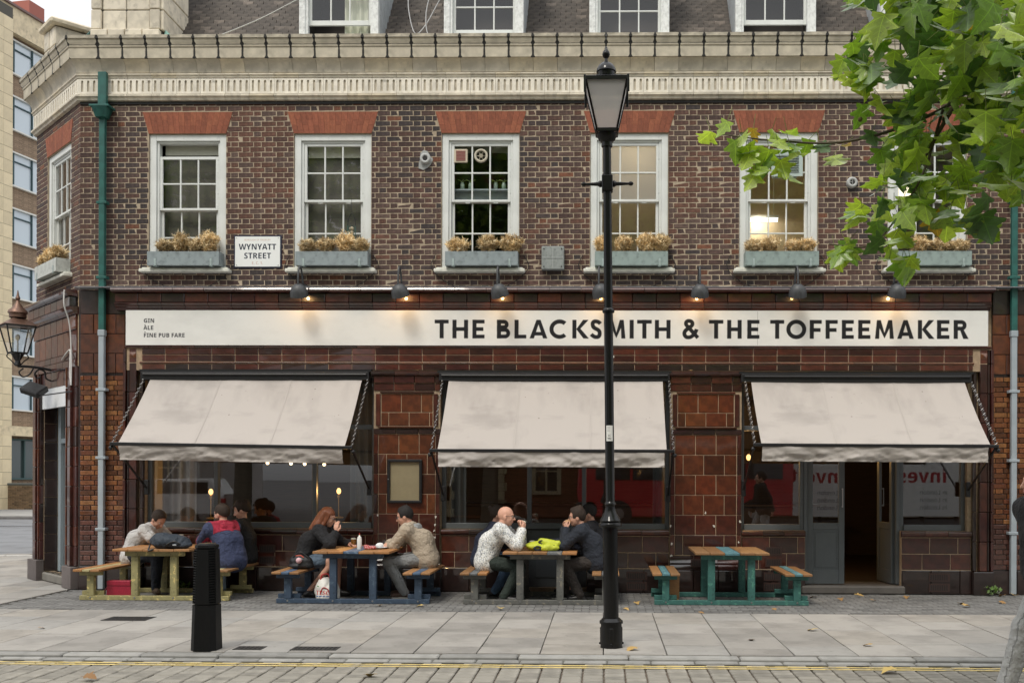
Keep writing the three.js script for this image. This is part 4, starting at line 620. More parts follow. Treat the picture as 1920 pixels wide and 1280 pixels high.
// ================================================================ across the street, behind the viewer: what the glass and the glaze mirror
{
  const brick = mat([0.26, 0.10, 0.055], { map: 'brickface', rep: 0.9, repY: 0.45, roughness: 0.9 }), st = shades([0.50, 0.42, 0.28], [1, 0.9, 1.08], { map: 'weathered', rep: 1, roughness: 0.8 });
  const house = (x0, x1, h, wallMat, label, door) => {
    const b = thing('terrace_house', label, 'building', [(x0 + x1) / 2, 0, 27], Math.PI, 'buildings across the street'), w = (x1 - x0) / 2;
    new MB().span(-w, w, 0, h, -8, 0).build('wall', wallMat, b); new MB().span(-w - 0.1, w + 0.1, h, h + 0.5, -8, 0.25, 0.05).build('cornice', st[0], b); new MB().span(-w, w, 3.9, 4.15, 0.001, 0.12, 0.03).build('band', st[1], b);
    for (let s = 0; s < Math.floor(h / 3.2); s++) for (let x = -w + 1.3; x < w - 1; x += 2.3) {
      if (s === 0 && door !== undefined && Math.abs(x - door) < 2) continue;
      const y = 1.1 + s * 3.2, f = mesh('window', new MB().span(x - 0.62, x + 0.62, y - 0.15, y, 0, 0.14).span(x - 0.62, x - 0.45, y, y + 1.7, 0.001, 0.08).span(x + 0.45, x + 0.62, y, y + 1.7, 0.001, 0.08).span(x - 0.62, x + 0.62, y + 1.7, y + 1.9, 0.001, 0.1).span(x - 0.04, x + 0.04, y, y + 1.7, 0.001, 0.06).span(x - 0.45, x - 0.04, y + 0.8, y + 0.86, 0.001, 0.05).span(x + 0.04, x + 0.45, y + 0.8, y + 0.86, 0.001, 0.05).geo(), st[2], b);
      mesh('pane', new MB().span(x - 0.45, x + 0.45, y, y + 1.7, 0.0005, 0.012).geo(), mat([0.04, 0.05, 0.055], { roughness: 0.05, clearcoat: 1 }), f);
    }
    if (door !== undefined) {
      const d = mesh('doorway', new MB().span(door - 0.85, door + 0.85, 0.1, 2.5, 0.001, 0.02).geo(), mat([0.03, 0.022, 0.018]), b);
      for (const s of [-1, 1]) for (let k = 0; k < 7; k++) mesh('quoin', new MB().span(door + s * (k % 2 ? 1.15 : 1.05) - 0.3, door + s * (k % 2 ? 1.15 : 1.05) + 0.3, 0.05 + k * 0.36, 0.39 + k * 0.36, 0.001, k % 2 ? 0.14 : 0.18).geo(), st[k % 3], d);
      for (let k = 0; k < 9; k++) { const a = Math.PI * (k + 0.5) / 9; mesh('arch_stone', new MB().add(chbox(0.36, 0.75, 0.25, 0.02), T(door + Math.cos(a) * 1.2, 2.55 + Math.sin(a) * 0.95, 0.1, 0, 0, a - Math.PI / 2)).geo(), st[k % 3], d); }
    }
    return b;
  };
  house(-9.5, 3.6, 15.5, brick, 'red brick terrace with a stone arched doorway across the street', 2.45);
  house(3.8, 26, 14.5, mat([0.42, 0.36, 0.27], { map: 'brickface', rep: 0.9, repY: 0.45 }), 'yellow brick terrace behind the white hoarding');
  house(-40, -17, 15, mat([0.55, 0.54, 0.52], { map: 'paintwork', rep: 2 }), 'grey rendered block behind the parked white car');
  { // hoarding
    const h = thing('hoarding', 'white site hoarding printed with the word investing', 'hoarding', [9.6, 0, 23.4], Math.PI);
    const t = canvasTex(1024, 400, (g, w, hh) => { g.fillStyle = '#dcdcd8'; g.fillRect(0, 0, w, hh); g.textBaseline = 'alphabetic'; g.fillStyle = '#3b3f44'; g.font = '82px sans-serif'; g.fillText('Investing for our', 560, 120); g.fillText('Investing', 60, 120); g.fillStyle = '#a4222c'; g.font = 'bold 96px sans-serif'; g.fillText('investing', 60, 230); g.fillText('investing', 560, 230); g.fillStyle = '#55585c'; for (let k = 0; k < 3; k++) for (const x of [60, 560]) { g.font = '30px sans-serif'; g.fillText('in London', x, 290 + k * 38); } });
    const g = new MB().span(-4, 4, 0.2, 3.2, -0.06, 0).geo(); faceUV(g, -4, 4, 0.2, 3.2); mesh('panel', g, new THREE.MeshPhysicalMaterial({ map: t, roughness: 0.6 }), h);
    for (let x = -3.9; x <= 3.95; x += 1.3) new MB().span(x - 0.05, x + 0.05, 0, 3.3, -0.2, -0.07).build('post', M.dark, h); new MB().span(-4, 4, 3.201, 3.5, -0.3, 0.05).build('top_rail', mat([0.5, 0.5, 0.5]), h);
  }
  { // red bus
    const b = thing('bus', 'red bus standing in the road behind the viewer', 'bus', [2.9, 0, 20.2], Math.PI), red = mat([0.42, 0.022, 0.03], { roughness: 0.3, clearcoat: 1 }), gl = mat([0.03, 0.035, 0.04], { roughness: 0.05, clearcoat: 1 });
    const prof = new THREE.Shape(); prof.moveTo(-3.6, 0.35); prof.lineTo(3.6, 0.35); prof.lineTo(3.7, 1.2); prof.lineTo(3.6, 2.9); prof.quadraticCurveTo(3.55, 3.05, 3.3, 3.08); prof.lineTo(-3.4, 3.08); prof.quadraticCurveTo(-3.65, 3.05, -3.65, 2.8); prof.lineTo(-3.6, 0.35);
    mesh('body', metreUV(plainGeo(new THREE.ExtrudeGeometry(prof, { depth: 2.3, bevelEnabled: true, bevelSize: 0.06, bevelThickness: 0.08, bevelSegments: 2 }).translate(0, 0, -2.4))), red, b);
    for (let k = 0; k < 5; k++) mesh('window', new MB().span(-3.3 + k * 1.3, -2.1 + k * 1.3, 1.6, 2.6, -0.01, 0.012, 0.005).geo(), gl, b); new MB().span(-3.6, 3.6, 2.72, 2.92, -0.01, 0.02).build('stripe', mat([0.75, 0.75, 0.73]), b);
    for (const x of [-2.3, 2.3]) for (const z of [-0.15, -2.2]) { const w = at(mesh('wheel', new THREE.CylinderGeometry(0.48, 0.48, 0.28, 24).rotateX(Math.PI / 2), M.dark, b), x, 0.405, z); mesh('hub', new THREE.CylinderGeometry(0.2, 0.2, 0.3, 16).rotateX(Math.PI / 2), M.steel, w); }
  }
  { // parked white car
    const c = thing('parked_car', 'white hatchback parked in front of the grey block', 'car', [-15.2, 0, 19.8], Math.PI), wh = mat([0.7, 0.7, 0.7], { roughness: 0.25, clearcoat: 1 });
    const lo = new THREE.Shape([[-2, 0.3], [2, 0.3], [2.05, 0.75], [1.1, 0.95], [-1.95, 0.95]].map((q) => new THREE.Vector2(...q))), hi = new THREE.Shape([[-1.8, 0.95], [1.05, 0.95], [0.4, 1.45], [-1.4, 1.48]].map((q) => new THREE.Vector2(...q))), ex = { depth: 1.5, bevelEnabled: true, bevelSize: 0.05, bevelThickness: 0.08, bevelSegments: 2 };
    mesh('body', metreUV(plainGeo(new THREE.ExtrudeGeometry(lo, ex).translate(0, 0, -1.6))), wh, c); mesh('cabin', metreUV(plainGeo(new THREE.ExtrudeGeometry(hi, ex).translate(0, 0, -1.6))), wh, c);
    mesh('window', new MB().span(-1.4, -0.5, 1.0, 1.4, -0.02, -0.005).span(-0.42, 0.35, 1.0, 1.4, -0.02, -0.005).geo(), M.dark, c);
    for (const x of [-1.25, 1.3]) for (const z of [-0.15, -1.45]) { const w = at(mesh('wheel', new THREE.CylinderGeometry(0.31, 0.31, 0.2, 20).rotateX(Math.PI / 2), M.dark, c), x, 0.235, z); mesh('rim', new THREE.CylinderGeometry(0.19, 0.19, 0.22, 16).rotateX(Math.PI / 2), M.steel, w); }
    mesh('tail_light', new MB().span(-2.04, -1.9, 0.7, 0.85, -0.1, 0.03).geo(), mat([0.4, 0.02, 0.02]), c);
  }
}
// ================================================================ fittings on the front
{ // the long name board
  const X0 = -7.02, X1 = 5.565, Y0 = 3.602, Y1 = 4.115, b = thing('name_board', 'long white fascia board lettered with the pub name in black capitals', 'sign', [0, 0, 0]);
  const t = canvasTex(2048, 84, (g, W, H) => {
    g.fillStyle = '#e2e1dc'; g.fillRect(0, 0, W, H); const f = fbm(61, 8, 5); const im = g.getImageData(0, 0, W, H);
    for (let j = 0; j < H; j++) for (let i = 0; i < W; i++) { const k = (j * W + i) * 4, n = 1 - 0.06 * clamp((f(i / W * 3, j / H * 0.2) - 0.5) * 3, 0, 1); for (let c = 0; c < 3; c++) im.data[k + c] *= n; } g.putImageData(im, 0, 0);
    g.fillStyle = 'rgba(120,118,112,0.5)'; g.fillRect(1506, 2, 1, H - 4);
    const u = (px) => (px - 236) / 1617 * W, ink = '#16161a'; g.fillStyle = g.strokeStyle = ink; g.lineCap = 'butt'; g.lineJoin = 'miter';
    const top = 22.5, bot = 66.5, s = 9.4, h = bot - top;
    const poly = (...p) => { g.beginPath(); p.forEach(([x, y], i) => (i ? g.lineTo(x, y) : g.moveTo(x, y))); g.closePath(); g.fill(); };
    const G = {
      T: (a, b2) => { g.fillRect(a, top, b2 - a, s * 0.9); g.fillRect((a + b2 - s) / 2, top, s, h); }, H: (a, b2) => { g.fillRect(a, top, s, h); g.fillRect(b2 - s, top, s, h); g.fillRect(a, top + h / 2 - s * 0.45, b2 - a, s * 0.9); },
      E: (a, b2) => { g.fillRect(a, top, s, h); for (const y of [top, top + h / 2 - s * 0.45, bot - s * 0.9]) g.fillRect(a, y, b2 - a - (y > top && y < bot - s ? s * 0.3 : 0), s * 0.9); }, F: (a, b2) => { g.fillRect(a, top, s, h); g.fillRect(a, top, b2 - a, s * 0.9); g.fillRect(a, top + h / 2 - s * 0.3, b2 - a - s * 0.3, s * 0.9); },
      L: (a, b2) => { g.fillRect(a, top, s, h); g.fillRect(a, bot - s * 0.9, b2 - a, s * 0.9); }, I: (a, b2) => g.fillRect(a, top, s, h),
      A: (a, b2) => { const m = (a + b2) / 2; poly([a, bot], [m - s * 0.5, top], [m + s * 0.5, top], [b2, bot], [b2 - s * 1.05, bot], [m, top + s * 1.1], [a + s * 1.05, bot]); g.fillRect(a + (b2 - a) * 0.25, bot - h * 0.34, (b2 - a) * 0.5, s * 0.85); },
      K: (a, b2) => { g.fillRect(a, top, s, h); poly([a + s, top + h * 0.5], [b2 - s * 1.45, top], [b2 - s * 0.1, top], [a + s * 2.0, top + h * 0.47], [b2, bot], [b2 - s * 1.35, bot]); },
      M: (a, b2) => { const m = (a + b2) / 2; poly([a, bot], [a + s * 0.45, top], [a + s * 1.4, top], [m, bot - h * 0.3], [b2 - s * 1.4, top], [b2 - s * 0.45, top], [b2, bot], [b2 - s, bot], [b2 - s * 1.1, top + h * 0.42], [m, bot - s * 0.1], [a + s * 1.1, top + h * 0.42], [a + s, bot]); },
      O: (a, b2) => { g.lineWidth = s; g.beginPath(); g.ellipse((a + b2) / 2, (top + bot) / 2, (b2 - a - s) / 2, (h + 2 - s) / 2, 0, 0, 7); g.stroke(); },
      C: (a, b2) => { g.lineWidth = s; g.beginPath(); g.ellipse(a + (h + 4) / 2, (top + bot) / 2, (h + 4 - s) / 2, (h + 2 - s) / 2, 0, 0.85, Math.PI * 2 - 0.85); g.stroke(); },
      B: (a, b2) => { g.fillRect(a, top, s, h); g.lineWidth = s * 0.92; const w = b2 - a; for (const [y0, y1, k] of [[top, top + h * 0.5, 0.88], [top + h * 0.44, bot, 1]]) { const r = (y1 - y0 - s * 0.92) / 2, cx = a + w * k - r - s * 0.46; g.beginPath(); g.moveTo(a, y0 + s * 0.46); g.lineTo(cx, y0 + s * 0.46); g.arc(cx, (y0 + y1) / 2, r, -Math.PI / 2, Math.PI / 2); g.lineTo(a, y1 - s * 0.46); g.stroke(); } },
      R: (a, b2) => { g.fillRect(a, top, s, h); g.lineWidth = s * 0.92; const w = b2 - a, y1 = top + h * 0.55, r = (y1 - top - s * 0.92) / 2, cx = a + w * 0.86 - r - s * 0.46; g.beginPath(); g.moveTo(a, top + s * 0.46); g.lineTo(cx, top + s * 0.46); g.arc(cx, (top + y1) / 2, r, -Math.PI / 2, Math.PI / 2); g.lineTo(a, y1 - s * 0.46); g.stroke(); poly([a + w * 0.34, y1 - s], [a + w * 0.6, y1 - s * 0.6], [b2, bot], [b2 - s * 1.3, bot]); },
      S: (a, b2) => { g.lineWidth = s * 0.95; const w = b2 - a, cx = (a + b2) / 2; g.beginPath(); g.moveTo(b2 - s * 0.35, top + s * 0.95); g.bezierCurveTo(cx + w * 0.12, top + s * 0.1, a + s * 0.1, top + s * 0.1, a + s * 0.5, top + h * 0.3); g.bezierCurveTo(a + s * 0.6, top + h * 0.52, b2 - s * 0.5, top + h * 0.45, b2 - s * 0.5, top + h * 0.72); g.bezierCurveTo(b2 - s * 0.5, bot, cx - w * 0.15, bot - s * 0.1, a + s * 0.1, bot - s * 1.05); g.stroke(); },
      '&': (a, b2) => { g.lineWidth = s * 0.92; const w = b2 - a; g.beginPath(); g.moveTo(b2 - s * 0.6, bot - s * 0.2); g.lineTo(a + w * 0.22, top + h * 0.27); g.bezierCurveTo(a + w * 0.08, top - h * 0.02, a + w * 0.62, top - h * 0.02, a + w * 0.56, top + h * 0.24); g.bezierCurveTo(a + w * 0.5, top + h * 0.42, a + s * 0.4, top + h * 0.5, a + s * 0.5, top + h * 0.74); g.bezierCurveTo(a + s * 0.6, bot + h * 0.04, a + w * 0.62, bot + h * 0.04, b2 - s * 0.9, top + h * 0.5); g.stroke(); },
    };
    const A = (v) => u(680 + v / 3.097), B = (v) => u(1240 + v / 2.8235);
    for (const [c, a, b2] of [['T', 437, 518], ['H', 541, 631], ['E', 657, 727], ['B', 800, 876], ['L', 902, 970], ['A', 990, 1092], ['C', 1105, 1200], ['K', 1238, 1333], ['S', 1345, 1408], ['M', 1440, 1545], ['I', 1570, 1595], ['T', 1613, 1697], ['H', 1716, 1806]]) G[c](A(a), A(b2));
    for (const [c, a, b2] of [['&', 128, 222], ['T', 268, 343], ['H', 364, 440], ['E', 470, 533], ['T', 590, 663], ['O', 675, 779], ['F', 798, 860], ['F', 881, 944], ['E', 966, 1028], ['E', 1052, 1115], ['M', 1140, 1238], ['A', 1256, 1342], ['K', 1364, 1450], ['E', 1464, 1528], ['R', 1551, 1628]]) G[c](B(a), B(b2));
    g.font = 'bold 14px sans-serif'; g.fillStyle = '#26262a'; g.fillText('GIN', u(270), 30); g.fillText('ALE', u(270), 47); g.fillText('FINE PUB FARE', u(270), 65); g.fillRect(u(272), 34, 2, 2); g.fillRect(u(272), 51, 2, 2);
  });
  const g = new MB().span(X0, X1, Y0, Y1, 0.101, 0.137, 0.003).geo(); faceUV(g, X0, X1, Y0, Y1); mesh('board', g, new THREE.MeshPhysicalMaterial({ map: t, roughness: 0.42 }), b);
}
{ // swan-neck lamps over the board
  const spots = ['over the blank end of the name board', 'just before the first word THE', 'over the B of BLACKSMITH', 'half hidden by the street lamp column', 'over the ampersand', 'over the start of TOFFEEMAKER, barely lit', 'over the M of TOFFEEMAKER']; const mk = (i) => { const l = thing('sign_lamp', 'grey dome swan neck lamp ' + spots[i], 'lamp', [0, 0, 0], 0, 'swan neck lamps over the name board'); return l; };
  const grey = mat([0.055, 0.058, 0.062], { roughness: 0.5, map: 'grain', rep: 0.2 });
  const arm = new MB().tube([[0, 4.46, 0.18], [0, 4.50, 0.22], [0, 4.62, 0.26], [0, 4.70, 0.33], [0, 4.68, 0.41], [0, 4.57, 0.445], [0, 4.44, 0.45]], 0.014, 30, 8).rod([0, 4.46, 0.20], [0, 4.46, 0.10], 0.03).geo();
  const shade = new MB().lathe([[0.02, 0.012], [0.05, 0.004], [0.085, -0.022], [0.112, -0.065], [0.125, -0.115], [0.128, -0.17], [0.12, -0.171], [0.116, -0.115], [0.104, -0.07], [0.078, -0.035], [0.02, -0.01]], 0, 0, 0, 28).geo();
  const warm = new THREE.Color(1, 0.62, 0.25);
  [-4.38, -2.94, -1.52, -0.07, 1.37, 2.76, 4.18].forEach((x, i) => {
    const l = mk(i); l.position.x = x; mesh('arm', arm, grey, l); const s = at(mesh('shade', shade, grey, l), 0, 4.43, 0.45, 0, 0.42, [0, 0.3, 0.45, 0.5, 0.05, 0.1, -0.1][i] * 0.5);
    const bp = V(0, -0.075, 0); const bulb = at(mesh('bulb', new THREE.SphereGeometry(0.028, 14, 10), new THREE.MeshStandardMaterial({ color: 0x221810, emissive: warm, emissiveIntensity: [3, 3, 3, 3, 3, 0.6, 3][i] }), s), bp.x, bp.y, bp.z);
    const p = new THREE.PointLight(new THREE.Color(1, 0.58, 0.22), [0.27, 0.27, 0.2, 0.23, 0.25, 0.06, 0.32][i], 0, 2); p.position.set(0, -0.12, 0); p.castShadow = true; s.add(p);
  });
}
{ // street name plate
  const p = thing('street_sign', 'white enamel street name plate on the bricks between two windows', 'sign', [-5.115, 5.0, 0]);
  const t = canvasTex(512, 344, (g, w, h) => { g.fillStyle = '#eceeec'; g.fillRect(0, 0, w, h); g.textAlign = 'center'; g.fillStyle = '#c9a89a'; g.font = '27px sans-serif'; g.fillText('BOROUGH OF FINSBURY', w / 2, 48); g.fillStyle = '#1b2238'; g.font = 'bold 92px sans-serif'; g.fillText('WYNYATT', w / 2, 150, 430); g.fillText('STREET', w / 2, 252, 330); g.fillStyle = '#c4998a'; g.font = '44px sans-serif'; g.fillText('E. C. 1.', w / 2, 318); });
  new MB().span(-0.355, 0.355, -0.24, 0.24, 0.0, 0.016, 0.005).build('backing', mat([0.02, 0.022, 0.05], { roughness: 0.3 }), p);
  const g = new MB().span(-0.335, 0.335, -0.222, 0.222, 0.016, 0.022, 0.002).geo(); faceUV(g, -0.335, 0.335, -0.222, 0.222); mesh('plate', g, new THREE.MeshPhysicalMaterial({ map: t, roughness: 0.3, clearcoat: 0.5 }), p);
  for (const x of [-0.31, 0.31]) for (const y of [-0.2, 0.2]) at(mesh('screw', new THREE.CylinderGeometry(0.006, 0.006, 0.006, 10).rotateX(Math.PI / 2), M.steel, p), x, y, 0.024);
}
// window boxes with dried plants
const strawTones = [[0.62, 0.48, 0.265], [0.70, 0.56, 0.33], [0.48, 0.34, 0.17], [0.75, 0.63, 0.41]], straw = mat([1, 1, 1], { roughness: 0.9, side: THREE.DoubleSide, transmission: 0.12, thickness: 0 });
function windowBox(place, xc, which, tall, seed, m) {
  const R = rngOf(seed), b = thing('window_box', 'zinc window box on the sill of ' + which, 'window box', [0, 0, 0], 0, 'window boxes'); place(b); b.translateX(xc);
  const w = 0.53, y0 = WB - 0.005, y1 = y0 + 0.205, z0 = 0.0, z1 = 0.2;
  new MB().span(-w, w, y0, y1, z1 - 0.012, z1, 0.003).span(-w, w, y0, y1, z0, z0 + 0.012).span(-w, -w + 0.012, y0, y1, z0 + 0.012, z1 - 0.012).span(w - 0.012, w, y0, y1, z0 + 0.012, z1 - 0.012).span(-w + 0.012, w - 0.012, y0, y0 + 0.012, z0 + 0.012, z1 - 0.012).build('trough', m, b);
  new MB().span(-w + 0.012, w - 0.012, y0 + 0.012, y1 - 0.03, z0 + 0.012, z1 - 0.012).build('soil', mat([0.03, 0.022, 0.016]), b);
  for (const x of [-0.41, 0.41]) new MB().span(x - 0.014, x + 0.014, y0 - 0.012, y0 + 0.10, z1, z1 + 0.006).span(x - 0.02, x + 0.02, y0 - 0.0139, y0 - 0.0005, z0, z1 + 0.006).build('bracket', M.zinc, b);
  const p = thing('dried_plant', 'straw coloured dried plants at ' + which, 'plant', [0, 0, 0], 0, 'dried plants in the window boxes'); place(p); p.translateX(xc);
  const stem = new MB(), clumps = tall.map(([cx, hh, rx]) => ({ cx: cx + (R() - 0.5) * 0.05, hh: hh * (0.75 + R() * 0.5), rx: rx * (0.68 + R() * 0.3), tn: 0.95 + R() * 0.4 }));
  for (const c of clumps) {
    const L = [], C = [];
    for (let i = 0; i < 460; i++) {
      const a = R() * 6.283, q = Math.sqrt(R()), e = R(), x = c.cx + Math.cos(a) * q * c.rx * (0.5 + 0.75 * e), z = 0.1 + Math.sin(a) * q * 0.10 * (0.6 + 0.6 * e), y = y1 - 0.02 + e * c.hh * 1.1 * (1 - 0.4 * q * q);
      L.push(T(x, y, z, (R() - 0.5) * 1.6, R() * 6.28, (R() - 0.5) * 1.8, [1.35, 0.9 + R() * 0.9, 1.35])); const k = (0.65 + R() * 0.6) * c.tn; C.push(strawTones[Math.floor(R() * 4)].map((v) => v * k));
    }
    many('clump', strawGeo, straw, L, p, C);
    for (let i = 0; i < 16; i++) { const x = c.cx + (R() - 0.5) * c.rx, z = 0.1 + (R() - 0.5) * 0.1; stem.rod([x, y1 - 0.05, z], [x + (R() - 0.5) * 0.1, y1 + c.hh * (0.5 + 0.7 * R()), z + (R() - 0.5) * 0.06], 0.003, 0.0015, 4); }
  }
  stem.build('stems', mat([0.20, 0.13, 0.06], { roughness: 0.9 }), p); return b;
}
const strawGeo = (() => { const t = [], r = rngOf(3); for (let i = 0; i < 7; i++) { const a = r() * 6.28, b = (r() - 0.5) * 1.6, y = i * 0.006, l = 0.022 + r() * 0.02, c = Math.cos(a), s = Math.sin(a), w = 0.0045; t.push([[-s * w, y, c * w], [s * w, y, -c * w], [c * l, y + l * (0.6 + b * 0.3), s * l]]); } t.push([[-0.002, -0.02, 0], [0.002, -0.02, 0], [0, 0.05, 0]]); return flatGeo(t); })();
{
  const zA = shades([0.235, 0.275, 0.285], [1], { roughness: 0.5, metalness: 0.1, map: 'weathered', rep: 0.7 })[0], zB = mat([0.235, 0.295, 0.28], { roughness: 0.5, map: 'weathered', rep: 0.7 });
  const cl = [[[-0.3, 0.2, 0.14], [-0.05, 0.21, 0.14], [0.15, 0.2, 0.13], [0.36, 0.23, 0.17]], [[-0.36, 0.21, 0.13], [-0.1, 0.2, 0.13], [0.16, 0.22, 0.15], [0.4, 0.22, 0.14]], [[-0.34, 0.24, 0.18], [0.08, 0.22, 0.17], [0.4, 0.22, 0.15]], [[-0.4, 0.18, 0.13], [-0.1, 0.21, 0.16], [0.22, 0.2, 0.15], [0.42, 0.2, 0.12]], [[-0.4, 0.14, 0.12], [-0.15, 0.18, 0.13], [0.15, 0.17, 0.14], [0.38, 0.18, 0.13]], [[-0.2, 0.18, 0.14], [0.12, 0.2, 0.15], [0.38, 0.2, 0.15]], [[-0.3, 0.16, 0.14], [0.0, 0.18, 0.15], [0.3, 0.17, 0.14]]];
  const names = ['the sash window with its upper sash lowered', 'the window right of the street name plate', 'the window with the round vent', 'the frosted window behind the street lamp', 'the lit window with the louvred vent', 'the window half hidden by plane leaves', 'the window on the canted corner'];
  winX.forEach((x, i) => windowBox((o) => o, x + WW / 2 + [0.02, 0.04, 0.04, 0.03, 0.02, 0.05][i], names[i], cl[i], 50 + i, i > 2 ? zB : zA)); windowBox(cantAt, -1.0, names[6], cl[6], 60, mat([0.45, 0.47, 0.44], { roughness: 0.5, map: 'weathered', rep: 0.4 }));
}
{ // flues, meter box, notice frame, hole in the bricks
  const fl = (x, y, label) => { const f = thing('flue_vent', label, 'flue', [x, y, 0]); new MB().add(new THREE.TorusGeometry(0.055, 0.025, 10, 24), T(0, 0, 0.05)).rod([0, 0, 0], [0, 0, 0.05], 0.08, 0.075, 24).build('collar', mat([0.42, 0.43, 0.42], { roughness: 0.6 }), f); new MB().rod([0, 0, 0.02], [0, 0, 0.066], 0.048, 0.048, 20).build('bore', M.dark, f); return f; };  // solid dark plug in the collar, coloured as the shade inside the hole
  const f1 = fl(-2.63, 6.36, 'round flue outlet patched with mortar, left of the vented window'); { const sh = new THREE.Shape(); for (let i = 0; i < 14; i++) { const a = i / 14 * 6.283, r = 0.11 + 0.03 * Math.sin(i * 5.1) + (Math.sin(a) < -0.7 ? 0.03 : 0); i ? sh.lineTo(Math.cos(a) * r, Math.sin(a) * r) : sh.moveTo(r, 0); } mesh('mortar_patch', new THREE.ExtrudeGeometry(sh, { depth: 0.012, bevelEnabled: false }), mat([0.36, 0.37, 0.36], { roughness: 0.9 }), f1); }
  const f2 = fl(3.62, 6.0, 'round plastic flue outlet beside the plane leaves'); mesh('fin', new MB().span(-0.004, 0.004, -0.045, 0.045, 0.06, 0.075).span(-0.045, -0.005, -0.004, 0.004, 0.06, 0.074).geo(), mat([0.3, 0.3, 0.3]), f2);
  const m = thing('meter_box', 'small grey metal box on the bricks between two windows', 'box', [-0.745, 4.89, 0]); new MB().span(-0.165, 0.165, -0.17, 0.17, 0, 0.11, 0.01).build('case', mat([0.24, 0.26, 0.25], { roughness: 0.5, map: 'weathered', rep: 0.3 }), m); new MB().span(-0.15, 0.15, -0.006, 0.006, 0.11, 0.116).span(-0.006, 0.006, 0.0065, 0.15, 0.11, 0.115).span(-0.006, 0.006, -0.15, -0.0065, 0.11, 0.115).build('ribs', mat([0.35, 0.37, 0.36]), m); for (const x of [-0.13, 0.13]) for (const y of [-0.13, 0.13]) at(mesh('bolt', new THREE.CylinderGeometry(0.009, 0.009, 0.01, 8).rotateX(Math.PI / 2), M.dark, m), x, y, 0.114);
  const n = thing('menu_frame', 'empty black notice case on the tiled pilaster', 'notice case', [-2.905, 1.62, 0.078]); new MB().span(-0.255, 0.255, 0.28, 0.32, 0, 0.05, 0.006).span(-0.255, 0.255, -0.32, -0.28, 0, 0.05, 0.006).span(-0.255, -0.215, -0.28, 0.28, 0, 0.05, 0.006).span(0.215, 0.255, -0.28, 0.28, 0, 0.05, 0.006).build('frame', M.black, n); new MB().span(-0.215, 0.215, -0.28, 0.28, 0.004, 0.014).build('backing', mat([0.36, 0.31, 0.19], { map: 'weave', rep: 0.3, roughness: 0.8 }), n); at(mesh('pane', new THREE.PlaneGeometry(0.43, 0.56), M.glass, n), 0, 0, 0.04); at(mesh('lock', new THREE.CylinderGeometry(0.009, 0.009, 0.012, 10).rotateX(Math.PI / 2), M.steel, n), -0.235, 0.03, 0.055);
  const h = thing('wall_cable', 'thin black cable drooping under the sills along the bricks', 'cable'); for (const [a, b] of [[-6.72, -5.6], [-4.58, -3.42], [-2.42, -1.2], [-0.25, 0.95], [1.92, 3.15], [4.1, 5.3]]) { new MB().tube([[a - 0.06, 4.95, 0.02], [a - 0.12, 4.78, 0.03], [a, 4.62, 0.03], [a + 0.2, 4.5, 0.03], [a + 0.35, 4.455, 0.06]], 0.006, 24, 5).build('cable', M.dark, h); new MB().tube([[b + 0.02, 4.95, 0.02], [b + 0.1, 4.78, 0.03], [b - 0.05, 4.6, 0.03], [b - 0.25, 4.48, 0.03], [b - 0.35, 4.455, 0.06]], 0.006, 24, 5).build('cable', M.dark, h); }
  const rw = thing('roof_cable', 'loose grey wires looped down the roof tiles between dormers', 'cable'); new MB().tube([[-3.0, 9.3, -0.6], [-2.95, 8.7, -0.3], [-2.8, 8.25, -0.1], [-2.7, 8.4, -0.2], [-2.5, 8.9, -0.4]], 0.008, 30, 5).build('wire', mat([0.4, 0.4, 0.4]), rw); new MB().tube([[-2.62, 9.2, -0.5], [-2.68, 8.6, -0.25], [-2.62, 8.25, -0.12], [-2.45, 8.12, 0.0]], 0.008, 24, 5).build('wire', mat([0.4, 0.4, 0.4]), rw); new MB().tube([[-4.6, 8.95, -0.4], [-5.2, 8.55, -0.25], [-5.9, 8.15, -0.05]], 0.009, 20, 5).build('wire', mat([0.45, 0.45, 0.42]), rw);
}
// rainwater pipes
function downpipe(x, label, hopper) {
  const p = thing('downpipe', label, 'downpipe', [x, 0, 0.105]);
  new MB().span(-0.042, 0.042, 3.83, hopper ? 6.95 : 7.5, -0.035, 0.035, 0.006).build('green_pipe', M.greenPipe, p); new MB().span(-0.05, 0.05, 3.74, 3.83, -0.04, 0.04, 0.006).span(-0.04, 0.04, 0.02, 3.74, -0.033, 0.033, 0.006).build('grey_pipe', M.greyPipe, p);
  if (hopper) { new MB().add(new THREE.CylinderGeometry(0.15, 0.10, 0.14, 4, 1).rotateY(Math.PI / 4), T(0, 7.01, 0.02)).span(-0.145, 0.145, 7.081, 7.11, -0.09, 0.13, 0.004).build('hopper', M.greenPipe, p); new MB().span(-0.062, 0.062, 7.11, 7.62, -0.03, 0.035, 0.006).build('head_pipe', M.greenPipe, p); }
  for (const y of [0.9, 1.95, 2.95, 4.6, 5.7]) new MB().span(-0.075, 0.075, y - 0.02, y + 0.02, -0.06, 0.042, 0.004).build('clip', y > 3.8 ? M.greenPipe : M.greyPipe, p);
}
downpipe(-7.385, 'rainwater pipe, green above and grey below, by the canted corner', true); downpipe(5.945, 'rainwater pipe, green above and grey below, beyond the third awning', false);
